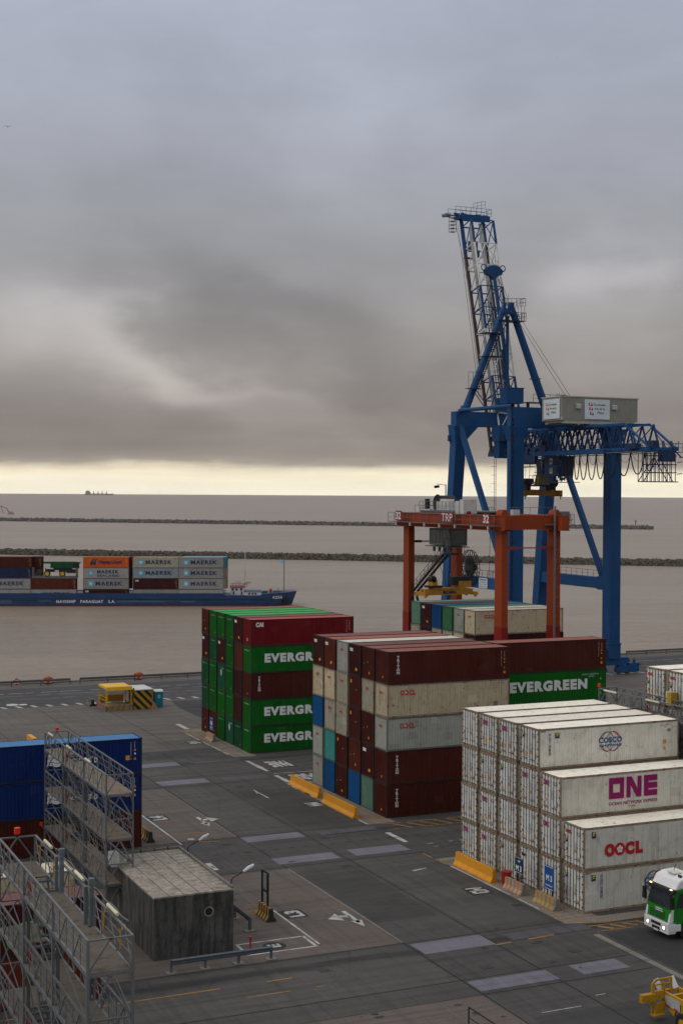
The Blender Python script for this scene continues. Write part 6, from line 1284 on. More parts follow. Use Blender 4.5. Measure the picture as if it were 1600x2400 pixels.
def platform(name, label, x0, x1, y0, y1, decks, nb, base=0.0, ply=PLY, stairs=True, ps=0.13, lv=CH, pd=1.05):
    """tower of decks: posts, decks with lattice parapets, stairs between decks"""
    o = thing(name, label, 'access platform', ((x0+x1)/2, (y0+y1)/2, base), 'galvanised access platforms')
    top = decks[0]+1.25
    bays = [y0+(y1-y0)*k/nb for k in range(nb+1)]
    for y in bays:
        for x in (x0, x1):
            mb = MB(); mb.beam((x, y, base), (x, y, top if y in (bays[0], bays[-1]) or x == x1 else top), ps, ps, side=X)
            if y in bays[1:-1]: mb.beam((x+(0.2 if x == x0 else -0.2), y, base), (x+(0.2 if x == x0 else -0.2), y, decks[0]), ps*1.2, ps*1.2, m=1, side=X)
            mb.build('post', [GALV, GALD], o)
    for di, z in enumerate(decks):
        hole = (y1-5.8, y1-3.0) if stairs else None
        mb = MB()
        if hole: mb.box(x0, y0, z-0.06, x1, hole[0], z); mb.box(x0, hole[1], z-0.06, x1, y1, z); mb.box(x0, hole[0], z-0.06, x0+(x1-x0)*0.45, hole[1], z)
        else: mb.box(x0, y0, z-0.06, x1, y1, z)
        dk_ = mb.build('deck', ply, o)
        mb = MB()
        for x in (x0, x1): mb.beam((x, y0, z-0.07), (x, y1, z-0.07), 0.09, 0.15, side=X)
        for y in (y0, y1): mb.beam((x0, y, z-0.1), (x1, y, z-0.1), 0.1, 0.14)
        n = int((y1-y0)/1.6)
        for k in range(1, n): y = y0+(y1-y0)*k/n; mb.beam((x0, y, z-0.12), (x1, y, z-0.12), 0.06, 0.1)
        mb.build('deck_frame', GALV, dk_)
        mb = MB(); h = 1.25
        for x in (x0, x1):
            mb.beam((x, y0, z+h), (x, y1, z+h), 0.085, 0.085, side=X); mb.beam((x, y0, z+h*0.38), (x, y1, z+h*0.38), 0.03, 0.03, side=X); mb.beam((x, y0, z+h*0.7), (x, y1, z+h*0.7), 0.03, 0.03, side=X)
            n = max(2, int((y1-y0)/pd))
            for k in range(n):
                ya = y0+(y1-y0)*k/n; yb = y0+(y1-y0)*(k+1)/n
                mb.beam((x, ya, z+(h if k % 2 else 0)), (x, yb, z+(0 if k % 2 else h)), 0.04, 0.04, side=X)
                mb.beam((x, ya, z), (x, ya, z+h), 0.035, 0.035, side=X)
        for y in (y0, y1):
            mb.beam((x0, y, z+h), (x1, y, z+h), 0.07, 0.07); xm = (x0+x1)/2
            mb.beam((xm, y, z+h), (x0, y, z), 0.06); mb.beam((xm, y, z+h), (x1, y, z), 0.06)
        mb.build('parapet', GALV, o)
        if di < len(decks)-1 or True:
            zb = decks[di+1] if di+1 < len(decks) else max(base, z-lv)
            if z-zb > 1.6:
                mb = MB()
                for y in (y0, y1):
                    xm = (x0+x1)/2; mb.beam((xm, y, z-0.15), (x0, y, zb+h*0.9), 0.065); mb.beam((xm, y, z-0.15), (x1, y, zb+h*0.9), 0.065)
                for x in (x0, x1):
                    for a, b in zip(bays, bays[1:]):
                        mb.beam((x, a, z-0.8), (x, a+0.8, z-0.15), 0.045, side=X); mb.beam((x, b, z-0.8), (x, b-0.8, z-0.15), 0.045, side=X); mb.beam((x, a, zb+h), (x, b, z-0.15), 0.04, side=X)
                mb.build('brace', GALV, o)
        if stairs:
            zb = decks[di+1] if di+1 < len(decks) else max(base, z-lv)
            mb = MB(); xs0, xs1 = x0+(x1-x0)*0.5, x1-0.1; n = 9
            for k in range(n): f = (k+0.5)/n; mb.box(xs0, hole[0]+0.1+(hole[1]-hole[0])*f*0.95-0.13, zb+(z-zb)*f, xs1, hole[0]+0.1+(hole[1]-hole[0])*f*0.95+0.13, zb+(z-zb)*f+0.05)
            for xx in (xs0, xs1): mb.beam((xx, hole[0], zb+0.1), (xx, hole[1], z), 0.05, 0.2, side=X); mb.beam((xx, hole[0], zb+1.1), (xx, hole[1], z+1.0), 0.04, side=X)
            mb.build('stair', GALD, o)
            mb = MB(); mb.tube((x0+0.2, hole[0]-0.3, z+0.15), (x0+0.2, hole[0]-0.3, z+0.7), 0.1, 8); mb.tube((x0+0.2, hole[0]-0.3, z+0.7), (x0+0.2, hole[0]-0.3, z+0.82), 0.04, 6); mb.build('fire_extinguisher', EXTR, o)
    return o
RA = platform('access_platform', 'galvanised platform tower with three plank decks beside the concrete hut', 23.95, 25.72, 89.6, 107.3, [8.72, 5.82, 2.92], 3, ps=0.1)
z = 8.72
def fixt(o, x, ys, z, ln=1.5, m=LAMPY, side=0.0):
    for y in ys: mb = MB(); mb.tube((x, y-ln/2, z), (x, y+ln/2, z), 0.075, 8); mb.build('lamp_tube', m, o)
fixt(RA, 23.9, (105.2, 99.5, 94.2), 10.15, 1.4)
mb = MB(); mb.tube((24.85, 107.3, 9.97), (24.85, 107.3, 10.1), 0.05, 6); mb.tube((24.85, 107.3, 10.1), (24.85, 107.3, 10.32), 0.13, 12); mb.build('warning_lamp', BREDS, RA)
mb = MB(); mb.tube((23.7, 107.4, 2.9), (23.7, 107.4, 3.15), 0.13, 12); mb.tube((23.95, 107.3, 2.6), (23.7, 107.4, 2.9), 0.05, 5, 1); mb.build('warning_lamp', [BREDS, GALV], RA)
RB = platform('access_platform', 'galvanised platform tower with a wide dark deck nearest the camera', 13.45, 15.2, 52.9, 70.2, [10.0, 6.9, 3.8, 0.75], 3, ps=0.115, lv=3.1, ply=PLY2, pd=1.15)
fixt(RB, 15.25, (67.6, 61.5, 56.0), 11.42, 1.5)
for y in (64.2, 58.8):
    mb = MB(); mb.box(15.0, y-0.09, 10.0, 15.18, y+0.09, 11.75); mb.box(14.85, y+0.22, 10.0, 15.0, y+0.36, 11.6); mb.build('cable_post', paint('galvanised_bluish', (0.15, 0.19, 0.205), 0.5, 0.35, metal=0.3), RB)
    mb = MB(); mb.box(14.98, y-0.12, 11.72, 15.22, y+0.12, 12.0); mb.tube((15.05, y-0.15, 11.6), (15.05, y+0.25, 11.6), 0.08, 8); mb.build('junction_box', CGR, RB)
mb = MB(); mb.path([Vector((15.35, 66.5-0.5*k, 11.45+0.05*math.sin(k*1.3))) for k in range(26)], 0.03, 5); mb.build('cable', CGR, RB)
for k, y in enumerate((68.8, 66.0, 62.4, 59.6, 57.0, 54.4)):
    mb = MB(); mb.cbox((15.25, y, 11.15), (0.12, 0.16, 0.2)); mb.path([Vector((15.1, y-0.2, 11.1)), Vector((15.1, y-0.15, 10.4)), Vector((15.1, y-0.05, 10.3)), Vector((15.1, y, 11.1))], 0.018, 4); mb.build('cable_hook', YTAG, RB)
mb = MB(); mb.tube((14.3, 70.2, 11.25), (14.3, 70.2, 11.42), 0.06, 6, 1); mb.tube((14.3, 70.2, 11.42), (14.3, 70.2, 11.72), 0.15, 12); mb.build('warning_lamp', [BREDS, BLKM], RB)
RC = platform('access_platform', 'galvanised platform with grey pipes beside the reefer stack at the right edge', 67.0, 68.7, 80.2, 97.2, [11.15, 8.25, 5.35, 2.45], 3, ps=0.12, ply=PLY2)
fixt(RC, 66.95, (95.6, 90.0), 12.35, 1.7)
mb = MB(); mb.tube((67.0, 97.2, 12.4), (67.0, 97.2, 12.55), 0.05, 6); mb.tube((67.0, 97.2, 12.55), (67.0, 97.2, 12.8), 0.13, 12); mb.build('warning_lamp', BREDS, RC)
mb = MB(); mb.tube((68.9, 90.6, 11.9), (68.9, 90.6, 12.9), 0.22, 10, 1); mb.box(68.6, 89.9, 11.9, 69.2, 90.4, 12.9); mb.build('cable_drum', [YTAG, PALE], RC)
mb = MB()
for q in range(4): mb.tube((66.9-0.12*q, 80.3, 11.0+0.1*q), (66.9-0.12*q, 94, 11.0+0.1*q), 0.05, 5)
mb.build('cable', GALV, RC)

# ================================================================== CONCRETE HUT
CONCR = bpy.data.materials.new('stained_concrete'); CONCR.use_nodes = True
def hut_mat(m, base, dark, amt):
    t = NT(m.node_tree); b = t.n['Principled BSDF']; p = t.add('ShaderNodeTexCoord').outputs['Object']
    n1 = t.noise(t.mapping(p, scale=(2.6, 2.6, 0.35)), 0.8, 7, 0.7); n2 = t.noise(t.mapping(p, scale=(1, 1, 0.7)), 0.8, 8, 0.72, 0.9); n3 = t.noise(p, 7, 5, 0.7)
    c = t.mix(t.maprange(n1, 0.36, 0.62, 0, amt), base, dark); c = t.mix(t.maprange(n2, 0.45, 0.7, 0, amt), c, dark); c = t.mix(t.maprange(n3, 0.5, 0.8, 0, 0.4), c, tuple(v*1.35 for v in base))
    sp = t.add('ShaderNodeSeparateXYZ'); t.link(p, sp.inputs[0])
    t.setin(b, 'Base Color', c); b.inputs['Roughness'].default_value = 0.9
    bn = t.add('ShaderNodeBump'); bn.inputs['Strength'].default_value = 0.4; bn.inputs['Distance'].default_value = 0.03; t.link(n3, bn.inputs['Height']); t.link(bn.outputs[0], b.inputs['Normal'])
hut_mat(CONCR, (0.085, 0.082, 0.077), (0.011, 0.011, 0.012), 0.88)
CROOF = bpy.data.materials.new('roof_concrete'); CROOF.use_nodes = True; hut_mat(CROOF, (0.33, 0.295, 0.25), (0.12, 0.105, 0.09), 0.7)
hut = thing('hut', 'windowless stained concrete hut with a flat slab roof and round vent hole', 'building', (27.5, 87.8, 0))
hx0, hx1, hy0, hy1, hz = 24.95, 30.05, 82.4, 93.2, 3.75
mb = MB(); mb.box(hx0+0.001, hy0+0.001, 0, hx1-0.001, hy1, hz)
hw = mb.build('wall', CONCR, hut)
mb = MB()
for k in range(18): a = 2*math.pi*k/18; b = 2*math.pi*(k+1)/18; cx, cz = 28.45, 2.62; mb.quad([(cx+0.24*math.cos(a), hy0-0.02, cz+0.24*math.sin(a)), (cx+0.24*math.cos(b), hy0-0.02, cz+0.24*math.sin(b)), (cx+0.31*math.cos(b), hy0-0.02, cz+0.31*math.sin(b)), (cx+0.31*math.cos(a), hy0-0.02, cz+0.31*math.sin(a))], 0)
mb.quad([(28.45+0.24*math.cos(2*math.pi*k/18), hy0-0.012, 2.62+0.24*math.sin(2*math.pi*k/18)) for k in range(18)], 1); mb.build('vent_hole', [CROOF, BLKM], hw)
mb = MB(); mb.box(hx0-0.03, hy0-0.03, hz, hx1+0.03, hy1+0.03, hz+0.1); mb.box(hx1-0.12, hy0+0.05, hz+0.1, hx1+0.02, hy1, hz+0.26, 1); mb.box(hx0, hy1-0.14, hz+0.1, hx1-0.12, hy1, hz+0.26, 1)
rf = mb.build('roof', [CROOF, LIGHTC], hut)
mb = MB()
for k in range(1, 5): mb.box(hx0+k*0.96-0.015, hy0-0.02, hz+0.1, hx0+k*0.96+0.02, hy1-0.15, hz+0.106)
for k in range(14): mb.box(hx1-1.0, hy0+0.5+k*0.74, hz+0.1, hx1-0.12, hy0+0.53+k*0.74, hz+0.105)
for k in range(5): mb.box(hx0+0.4+k*0.95, hy1-0.2, hz+0.1, hx0+0.46+k*0.95, hy1+0.02, hz+0.3)
mb.build('joint', paint('roof_joint', (0.035, 0.033, 0.03), 0.9), rf)
mb = MB(); mb.box(24.45, 90.0, 3.9, 24.95, 90.9, 4.75); mb.box(24.42, 90.1, 4.0, 24.449, 90.8, 4.65, 1)
for k in range(9): mb.box(24.4, 90.12, 4.03+k*0.07, 24.4199, 90.78, 4.06+k*0.07)
for x in (24.5, 24.85): mb.box(x, 89.95, 3.85, x+0.06, 90.95, 3.9, 1)
solo(mb, 'air_conditioner', [PALE, CGR], 'pale air conditioning unit on the hut roof behind the platform posts', 'air conditioner')
for i, (y, l_) in enumerate(((83.0, 'white lamp on a curved bracket at the near corner of the hut roof'), (91.6, 'white lamp on a curved bracket at the far corner of the hut roof'))):
    o = thing('lamp', l_, 'lamp', (29.75, y, 3.6), 'bracket lamps on the hut')
    pts = [Vector((30.08, y, 3.3)), Vector((30.1, y, 4.1)), Vector((30.2, y, 4.35)), Vector((30.55, y, 4.5)), Vector((31.0, y, 4.72))]; MB().path(pts, 0.035, 6).build('bracket', BLKM, o)
    mb = MB(); mb.tube((30.9, y, 4.66), (31.25, y, 4.86), 0.07, 10, 0, 0.13); mb.tube((31.25, y, 4.86), (31.6, y, 5.02), 0.13, 10, 0, 0.09); mb.build('lamp_head', paint('lamp_white', (0.5, 0.52, 0.56), 0.4, 0.1), o)
# ================================================================== GUARD RAILS, BARRIERS, SIGNS
def w_rail(mb, a, b, z, m=0):
    a = Vector(a); b = Vector(b); d = (b-a).normalized(); n = Vector((-d.y, d.x, 0)); prof = [(0.0, -0.17), (-0.07, -0.11), (-0.07, -0.04), (0, 0), (-0.07, 0.04), (-0.07, 0.11), (0, 0.17)]
    for (o0, z0), (o1, z1) in zip(prof, prof[1:]): mb.quad([a+n*o0+Z*(z+z0), b+n*o0+Z*(z+z0), b+n*o1+Z*(z+z1), a+n*o1+Z*(z+z1)], m)
    mb.quad([a-Z*(-z+0.17)+n*0.012, b-Z*(-z+0.17)+n*0.012, b+Z*(z+0.17)+n*0.012, a+Z*(z+0.17)+n*0.012], m)
def guard(label, a, b, z, step, cat='guard rail', group='steel guard rails', plinth=False, m=None):
    a = Vector(a); b = Vector(b); o = thing('guard_rail', label, cat, (a+b)/2, group); m = m or GALD
    mb = MB(); w_rail(mb, a, b, z); mb.build('beam', m, o, smooth=False)
    n = max(1, round((b-a).length/step))
    for k in range(n+1):
        p = a+(b-a)*(k/n); mb = MB(); mb.box(p.x-0.07, p.y+0.02, 0, p.x+0.07, p.y+0.16, z+0.12)
        if plinth: mb.box(p.x-0.3, p.y-0.2, 0, p.x+0.3, p.y+0.35, 0.07, 1)
        mb.build('post', [m, LIGHTC], o)
guard('steel guard rail in front of the concrete hut beside the yard road', (25.3, 79.85, 0), (31.6, 79.9, 0), 0.68, 2.1, plinth=True, m=paint('guard_rail_bluish', (0.10, 0.13, 0.16), 0.5, 0.4, 0.05, metal=0.4))
def guard_y(label, x, y0, y1, z):
    o = thing('guard_rail', label, 'guard rail', (x, (y0+y1)/2, 0), 'steel guard rails'); mb = MB(); mb.box(x-0.04, y0, z-0.17, x+0.04, y1, z+0.17); mb.box(x-0.07, y0, z-0.1, x-0.041, y1, z-0.04); mb.box(x-0.07, y0, z+0.04, x-0.041, y1, z+0.1); mb.build('beam', GALD, o)
    for y in (y0+0.05, y1-0.1): mb = MB(); mb.box(x-0.08, y-0.08, 0, x+0.08, y+0.08, z+0.1); mb.box(x-0.4, y-0.25, 0, x+0.3, y+0.25, 0.06, 1); mb.build('post', [GALD, LIGHTC], o)
guard_y('short dark steel guard rail along the right side of the hut', 32.4, 85.7, 88.7, 0.75)
guard('long dark steel guard rail at the quay edge, left part up to the gap', (-10, 205.6, 0), (49.5, 205.6, 0), 0.72, 4.2)
guard('long dark steel guard rail at the quay edge behind the green stack', (51.0, 205.6, 0), (88, 205.6, 0), 0.72, 4.2)
guard('long dark steel guard rail at the quay edge right of the blue crane', (147.5, 205.8, 0), (215, 205.8, 0), 0.72, 4.2)
for (x, l_) in ((46.6, 'orange mooring bollard left of the gap in the quay rail'), (60.2, 'orange mooring bollard behind the quay rail near the yellow shelter')):
    mb = MB(); y = 207.0; mb.tube((x, y, 0.22), (x, y, 0.6), 0.25, 14, 0, 0.2); mb.tube((x, y, 0.6), (x, y, 0.85), 0.26, 14, 0, 0.46); mb.tube((x, y, 0.85), (x, y, 1.1), 0.46, 14, 0, 0.3); mb.box(x-0.65, y-0.15, 0.68, x+0.65, y+0.15, 0.92); mb.tube((x, y, 0.2), (x, y, 0.26), 0.6, 14); solo(mb, 'bollard', paint('bollard_orange', (0.42, 0.055, 0.02), 0.5, 0.25, 0.1), l_, 'bollard', 'orange mooring bollards')
lr = MB(); lr.ring((41.7, 205.4, 0.75), Y, 0.42, 0.09, 18, 0, 7)
for k in range(4): a = math.pi/4+math.pi/2*k; lr.tube((41.7+0.3*math.cos(a), 205.4, 0.75+0.3*math.sin(a)), (41.7+0.54*math.cos(a), 205.4, 0.75+0.54*math.sin(a)), 0.1, 6, 1)
solo(lr, 'lifebuoy', [paint('buoy_red', (0.30, 0.02, 0.015), 0.5, 0.15), LW], 'red and white lifebuoy hung on the quay guard rail', 'lifebuoy')
mb = MB(); mb.box(35.4, 203.6, 0.02, 37.2, 204.0, 0.16); mb.box(37.0, 203.4, 0.02, 37.8, 203.8, 0.22); mb.tube((36.3, 203.7, 0.2), (37.8, 203.6, 0.28), 0.07, 6); solo(mb, 'hatch', LIGHTC, 'pale raised service hatch beside the left guard rail', 'hatch')
mb = MB(); mb.tube((37.6, 187.9, 0.02), (37.6, 187.9, 0.1), 0.8, 16); mb.tube((39.0, 187.7, 0.02), (39.0, 187.7, 0.08), 0.55, 16); solo(mb, 'hatch', PALE, 'pale round pit covers on the quay road left of the shelter', 'hatch')
# jersey barriers
def jersey(x, y0, y1, label, mats, h=0.85, stripes=0, name='road_barrier', group='concrete road barriers', w=0.32):
    prof = [(-w, 0), (-w, 0.09*h/0.85), (-w*0.45, 0.34*h/0.85), (-w*0.3, h), (w*0.3, h), (w*0.45, 0.34*h/0.85), (w, 0.09*h/0.85), (w, 0)]
    mb = MB(); L_ = y1-y0
    if stripes:
        N = stripes*2
        for k in range(N):
            sk = 0.32
            for (a0, z0), (a1, z1) in zip(prof, prof[1:]):
                ya = lambda z, q: y0+L_*max(0, min(1, q/N+ (sk*z/h/N*2)-sk/N)) if 0 < q < N else y0+L_*q/N
                mb.quad([(x+a0, ya(z0, k), z0), (x+a0, ya(z0, k+1), z0), (x+a1, ya(z1, k+1), z1), (x+a1, ya(z1, k), z1)], k % 2)
        for y in (y0, y1): mb.quad([(x+a, y, z) for a, z in prof], 0)
    else:
        mb.prism([(x+a, y0, z) for a, z in prof], (0, L_, 0))
        for yy in (y0+0.25, y1-0.25): mb.box(x-0.1, yy-0.12, h, x+0.1, yy+0.12, h+0.04); mb.box(x-w-0.004, yy-0.2, 0.0, x-w+0.1, yy+0.2, 0.06, 0)
    return solo(mb, name, mats, label, 'barrier', group, (x, (y0+y1)/2, 0))
YB = paint('barrier_yellow', (0.56, 0.235, 0.012), 0.5, 0.3); GBT = paint('barrier_concrete', (0.20, 0.17, 0.14), 0.8, 0.6); YBO = paint('barrier_old_yellow', (0.37, 0.21, 0.035), 0.7, 0.55); OBT = paint('barrier_old_orange', (0.40, 0.20, 0.10), 0.7, 0.5); BKS = paint('barrier_black', (0.025, 0.025, 0.025), 0.7, 0.4)
jersey(52.35, 120.5, 127.4, 'long yellow-orange barrier, the farther of two beside the middle stack', YB, 0.95)
jersey(52.0, 111.8, 118.6, 'long yellow-orange barrier, the nearer of two beside the middle stack', YB, 0.95)
jersey(52.6, 89.3, 94.9, 'long yellow-orange barrier at the foot of the white reefer stack', YB, 1.0)
jersey(52.85, 85.6, 88.0, 'short concrete barrier with orange stripes beneath the arrow M3 sign', [GBT, OBT], 0.8, 5, w=0.36)
jersey(53.0, 81.6, 84.2, 'short concrete barrier with yellow stripes beneath the tall M3 sign', [GBT, YBO], 0.8, 5, w=0.36)
jersey(34.35, 86.9, 89.1, 'short barrier striped black and yellow at the foot of the black sign frame', [BKS, YBO], 0.85, 5, w=0.34)
jersey(53.05, 152.0, 154.4, 'short worn barrier at the corner of the green stack', [GBT, OBT], 0.85, 4, w=0.34)
jersey(33.2, 110.4, 112.6, 'short black and yellow barrier by the blue container corner', [BKS, YBO], 0.85, 4, w=0.34)
jersey(47.2, 183.4, 185.4, 'short striped barrier left of the yellow shelter', [BKS, GBT], 0.85, 3, w=0.45)
jersey(48.3, 182.9, 184.6, 'second short striped barrier close to the left of the yellow shelter', [BKS, GBT], 0.85, 3, w=0.45)
# signs
SB = paint('sign_blue', (0.008, 0.07, 0.25), 0.45, 0.1); SBD = paint('sign_dark_blue', (0.006, 0.03, 0.085), 0.45, 0.15)
def sign_m3(x, y0, y1, z0, z1, mat, label, lines, posts, gname='blue yard signs'):
    o = thing('sign', label, 'sign', (x, (y0+y1)/2, 0.6), gname); mb = MB(); mb.box(x-0.03, y0, z0, x+0.03, y1, z1); pn = mb.build('panel', mat, o)
    mb = MB(); w = y1-y0; h = z1-z0; q = (x-0.034, y1, z0)
    for (s_, a, b_, c, d) in lines:
        if s_ == '>': polyp(mb, q, -Y, Z, [(a*w, (b_+0.35*(d-b_))*h), ((a+0.6*(c-a))*w, (b_+0.35*(d-b_))*h), ((a+0.6*(c-a))*w, (b_+0.65*(d-b_))*h), (a*w, (b_+0.65*(d-b_))*h)]); polyp(mb, q, -Y, Z, [((a+0.55*(c-a))*w, b_*h), (c*w, (b_+d)/2*h), ((a+0.55*(c-a))*w, d*h)])
        else: T(mb, s_, q, -Y, Z, a*w, b_*h, c*w, d*h, 0, 0.03)
    for (a, b_, c, d) in ((0.03, 0.02, 0.97, 0.04), (0.03, 0.96, 0.97, 0.98)): rect(mb, q, -Y, Z, a*w, b_*h, c*w, d*h)
    mb.build('lettering', LW, pn)
    for y in posts: mb = MB(); mb.beam((x+0.06, y, 0.35), (x+0.06, y, z1-0.1), 0.07, 0.07, side=X); mb.build('post', BLKM, o)
    return o
sign_m3(52.95, 85.95, 87.0, 1.4, 2.5, SBD, 'dark blue sign with white arrow and M3 before the reefer stack', [('>', 0.35, 0.68, 0.7, 0.85), ('M 3', 0.15, 0.12, 0.85, 0.5)], (86.2, 86.75))
sign_m3(53.05, 82.15, 83.25, 1.2, 2.8, SB, 'tall bright blue M3 sign standing behind the yellow striped barrier', [('M 3', 0.18, 0.36, 0.85, 0.62), ('EXPORTACION', 0.12, 0.14, 0.88, 0.2)], (82.4, 83.0))
sign_m3(53.1, 152.6, 153.7, 1.25, 2.6, SB, 'bright blue M5 sign at the corner of the green stack', [('M5', 0.2, 0.4, 0.8, 0.7), ('EXPORTACION', 0.12, 0.15, 0.88, 0.24)], (152.8, 153.5))
o = thing('sign', 'tall empty black sign frame with grey panel on the striped barrier', 'sign', (34.4, 88.1, 0.85), 'yard signs')
mb = MB(); y0, y1 = 87.75, 88.75
for y in (y0, y1): mb.beam((34.4, y, 0.7), (34.4, y, 3.0), 0.13, 0.1, side=X)
mb.beam((34.4, y0, 3.0), (34.4, y1, 3.0), 0.1); mb.beam((34.4, y0, 1.75), (34.4, y1, 1.75), 0.12); mb.build('frame', BLKM, o)
MB().box(34.38, y0+0.2, 1.9, 34.42, y1-0.2, 2.85).build('panel', paint('panel_grey', (0.17, 0.18, 0.18), 0.4, 0.2), o)
# red drum
mb = MB(); mb.tube((53.0, 88.25, 0), (53.0, 88.25, 1.05), 0.33, 16, 0, 0.38); mb.tube((53.0, 88.25, 1.05), (53.0, 88.25, 1.1), 0.4, 16); solo(mb, 'drum', paint('drum_red', (0.30, 0.012, 0.012), 0.45, 0.3), 'red plastic drum beside the striped barrier under the arrow sign', 'drum')
mb = MB(); mb.tube((31.0, 81.95, 0), (31.0, 81.95, 0.75), 0.06, 8); mb.tube((31.0, 81.95, 0.75), (31.0, 81.95, 0.9), 0.1, 8); mb.box(30.8, 81.8, 0, 31.2, 82.1, 0.06); solo(mb, 'marker_post', paint('drum_red', (0.3, 0.01, 0.01)), 'small red marker post at the right corner of the hut', 'post')
# yellow markers beyond the blue containers
mb = MB(); mb.box(33.5, 156.3, 0, 34.0, 159.3, 1.0); solo(mb, 'road_barrier', YB, 'yellow barrier just showing above the pale blue container roof', 'barrier', 'concrete road barriers')
# handrail at the bottom edge
mb = MB(); mb.path([Vector((37.15, 65.6, 0)), Vector((37.15, 65.6, 1.1)), Vector((37.2, 58, 1.1))], 0.04, 6); mb.tube((37.2, 62, 0), (37.2, 62, 1.1), 0.035, 6); mb.tube((37.2, 58, 0), (37.2, 58, 1.1), 0.035, 6); mb.tube((37.15, 65.6, 0.55), (37.2, 58, 0.55), 0.025, 6); solo(mb, 'handrail', BLKM, 'thin black handrail at the bottom edge of the yard', 'railing')

# ================================================================== SHELTER, BOOTH, TOILET
YSH = paint('shelter_yellow', (0.62, 0.36, 0.012), 0.45, 0.2); STW = paint('booth_roof_white', (0.5, 0.5, 0.5), 0.5, 0.25)
sh_ = thing('shelter', 'open yellow waiting shelter on a striped base beside the black and yellow booth', 'shelter', (49.0, 180.5, 0))
mb = MB(); x0, x1, y0, y1 = 47.75, 51.1, 178.6, 182.7; mb.box(x0, y0, 2.72, x1, y1, 3.0); mb.prism([(x0-0.05, y0-0.1, 2.6), (x1, y0-0.1, 2.6), (x1, y0-0.02, 3.05), (x0-0.05, y0-0.02, 3.05)], (0, 0.08, 0)); mb.build('roof', YSH, sh_)
mb = MB()
for (x, y) in ((x0+0.1, y0+0.1), (x1-0.1, y0+0.1), (x0+0.1, y1-0.1), (x1-0.1, y1-0.1), (x0+0.1, y0+0.7)): mb.beam((x, y, 0.5), (x, y, 2.72), 0.1, side=X)
for z_ in (1.2, 1.6): mb.beam((x0+0.1, y1-0.1, z_), (x1-0.1, y1-0.1, z_), 0.07); mb.beam((x0+0.1, y0+0.1, z_), (x0+0.1, y1-0.1, z_), 0.05)
for k in range(6): mb.beam((x0+0.1, y0+0.1, 0.6+k*0.34), (x0+0.1, y0+0.7, 0.75+k*0.34), 0.05)
mb.build('frame', YSH, sh_)
mb = MB(); mb.box(x0+0.15, y1-0.3, 0.6, x1-0.1, y1-0.2, 1.5); mb.build('back_panel', YEL, sh_)
mb = MB(); n = 9
for k in range(n):
    a = x0+(x1-x0)*k/n; b_ = x0+(x1-x0)*(k+1)/n; m0 = k % 2
    mb.prism([(a, y0-0.3, 0.0), (b_, y0-0.3, 0.0), (min(x1, b_+0.25), y0-0.3, 0.75), (min(x1, a+0.25), y0-0.3, 0.75)], (0, 0.25, 0), m0)
for k in range(8):
    a = y0-0.3+(y1-y0)*k/8; mb.box(x0-0.3, a, 0, x0-0.05, a+(y1-y0)/8, 0.75, 3 if k % 2 else 2)
mb.box(x0-0.05, y0-0.05, 0.0, x1, y1, 0.5, 2); mb.build('base', [YBO, GBT, GBT, paint('base_red', (0.25, 0.06, 0.05), 0.7, 0.5)], sh_)
bt = thing('booth', 'yard booth painted in black and yellow chevrons with a flat white roof', 'booth', (52.5, 180.6, 0))
bx0, bx1, by0, by1, bz = 51.35, 53.85, 178.6, 182.9, 2.45
def striped(mb, fx, W_, H_, mt, slope=1.0, sw=0.52):
    """chevron stripes: fx(s, z) maps to 3d; polygons clipped to the rectangle"""
    k = -8
    def clip(poly, f):
        out = []
        for i in range(len(poly)):
            a, b = poly[i], poly[(i+1) % len(poly)]; fa, fb = f(a), f(b)
            if fa >= 0: out.append(a)
            if fa*fb < 0: t_ = fa/(fa-fb); out.append((a[0]+(b[0]-a[0])*t_, a[1]+(b[1]-a[1])*t_))
        return out
    while k < 12:
        s0 = k*sw; poly = [(s0, 0), (s0+sw, 0), (s0+sw-slope*H_, H_), (s0-slope*H_, H_)]
        for f in (lambda p: p[0], lambda p: W_-p[0]):
            poly = clip(poly, f)
            if len(poly) < 3: break
        if len(poly) >= 3: mb.quad([fx(a, b) for a, b in poly], mt[k % 2])
        k += 1
mb = MB(); mb.box(bx0+0.01, by0+0.01, 0, bx1-0.01, by1, bz, 2)
striped(mb, lambda s, z: (bx0+s, by0, z), bx1-bx0, bz, (0, 1)); striped(mb, lambda s, z: (bx0, by0+s, z), by1-by0, bz, (0, 1), 1.0, 0.6)
bw = mb.build('wall', [paint('booth_yellow', (0.40, 0.235, 0.012), 0.5, 0.3), paint('booth_black', (0.018, 0.018, 0.018), 0.5, 0.2), GBT], bt)
mb = MB(); mb.box(bx0-0.06, by0-0.06, bz, bx1+0.08, by1+0.05, bz+0.12); mb.build('roof', STW, bt)
mb = MB(); mb.box(bx0-0.03, by0+2.2, 0.7, bx0-0.005, by0+3.6, 2.2); mb.box(bx0-0.05, by0+2.1, 0.6, bx0-0.031, by0+2.2, 2.3, 1); mb.build('window', [PALE, BLKM], bw)
mb = MB(); mb.box(bx0-0.15, by0-0.1, bz+0.1, bx0+0.02, by0+0.05, bz+0.35); mb.build('lamp', BLKM, bt)
mb = MB(); mb.prism([(53.7, 178.35, 0), (54.4, 178.35, 0), (54.25, 178.35, 0.5), (54.0, 178.35, 0.85), (53.85, 178.35, 0.85)], (0, 0.5, 0)); mb.box(53.75, 178.5, 0.85, 53.85, 178.6, 1.8); solo(mb, 'road_barrier', OBT, 'small worn barrier between the booth and the blue toilet', 'barrier', 'concrete road barriers')
to = thing('portable_toilet', 'light blue portable toilet cabin standing right of the striped booth', 'toilet', (54.95, 179.9, 0))
TB = paint('toilet_blue', (0.012, 0.20, 0.28), 0.45, 0.2); mb = MB(); mb.box(54.35, 179.3, 0.08, 55.45, 180.5, 2.05)
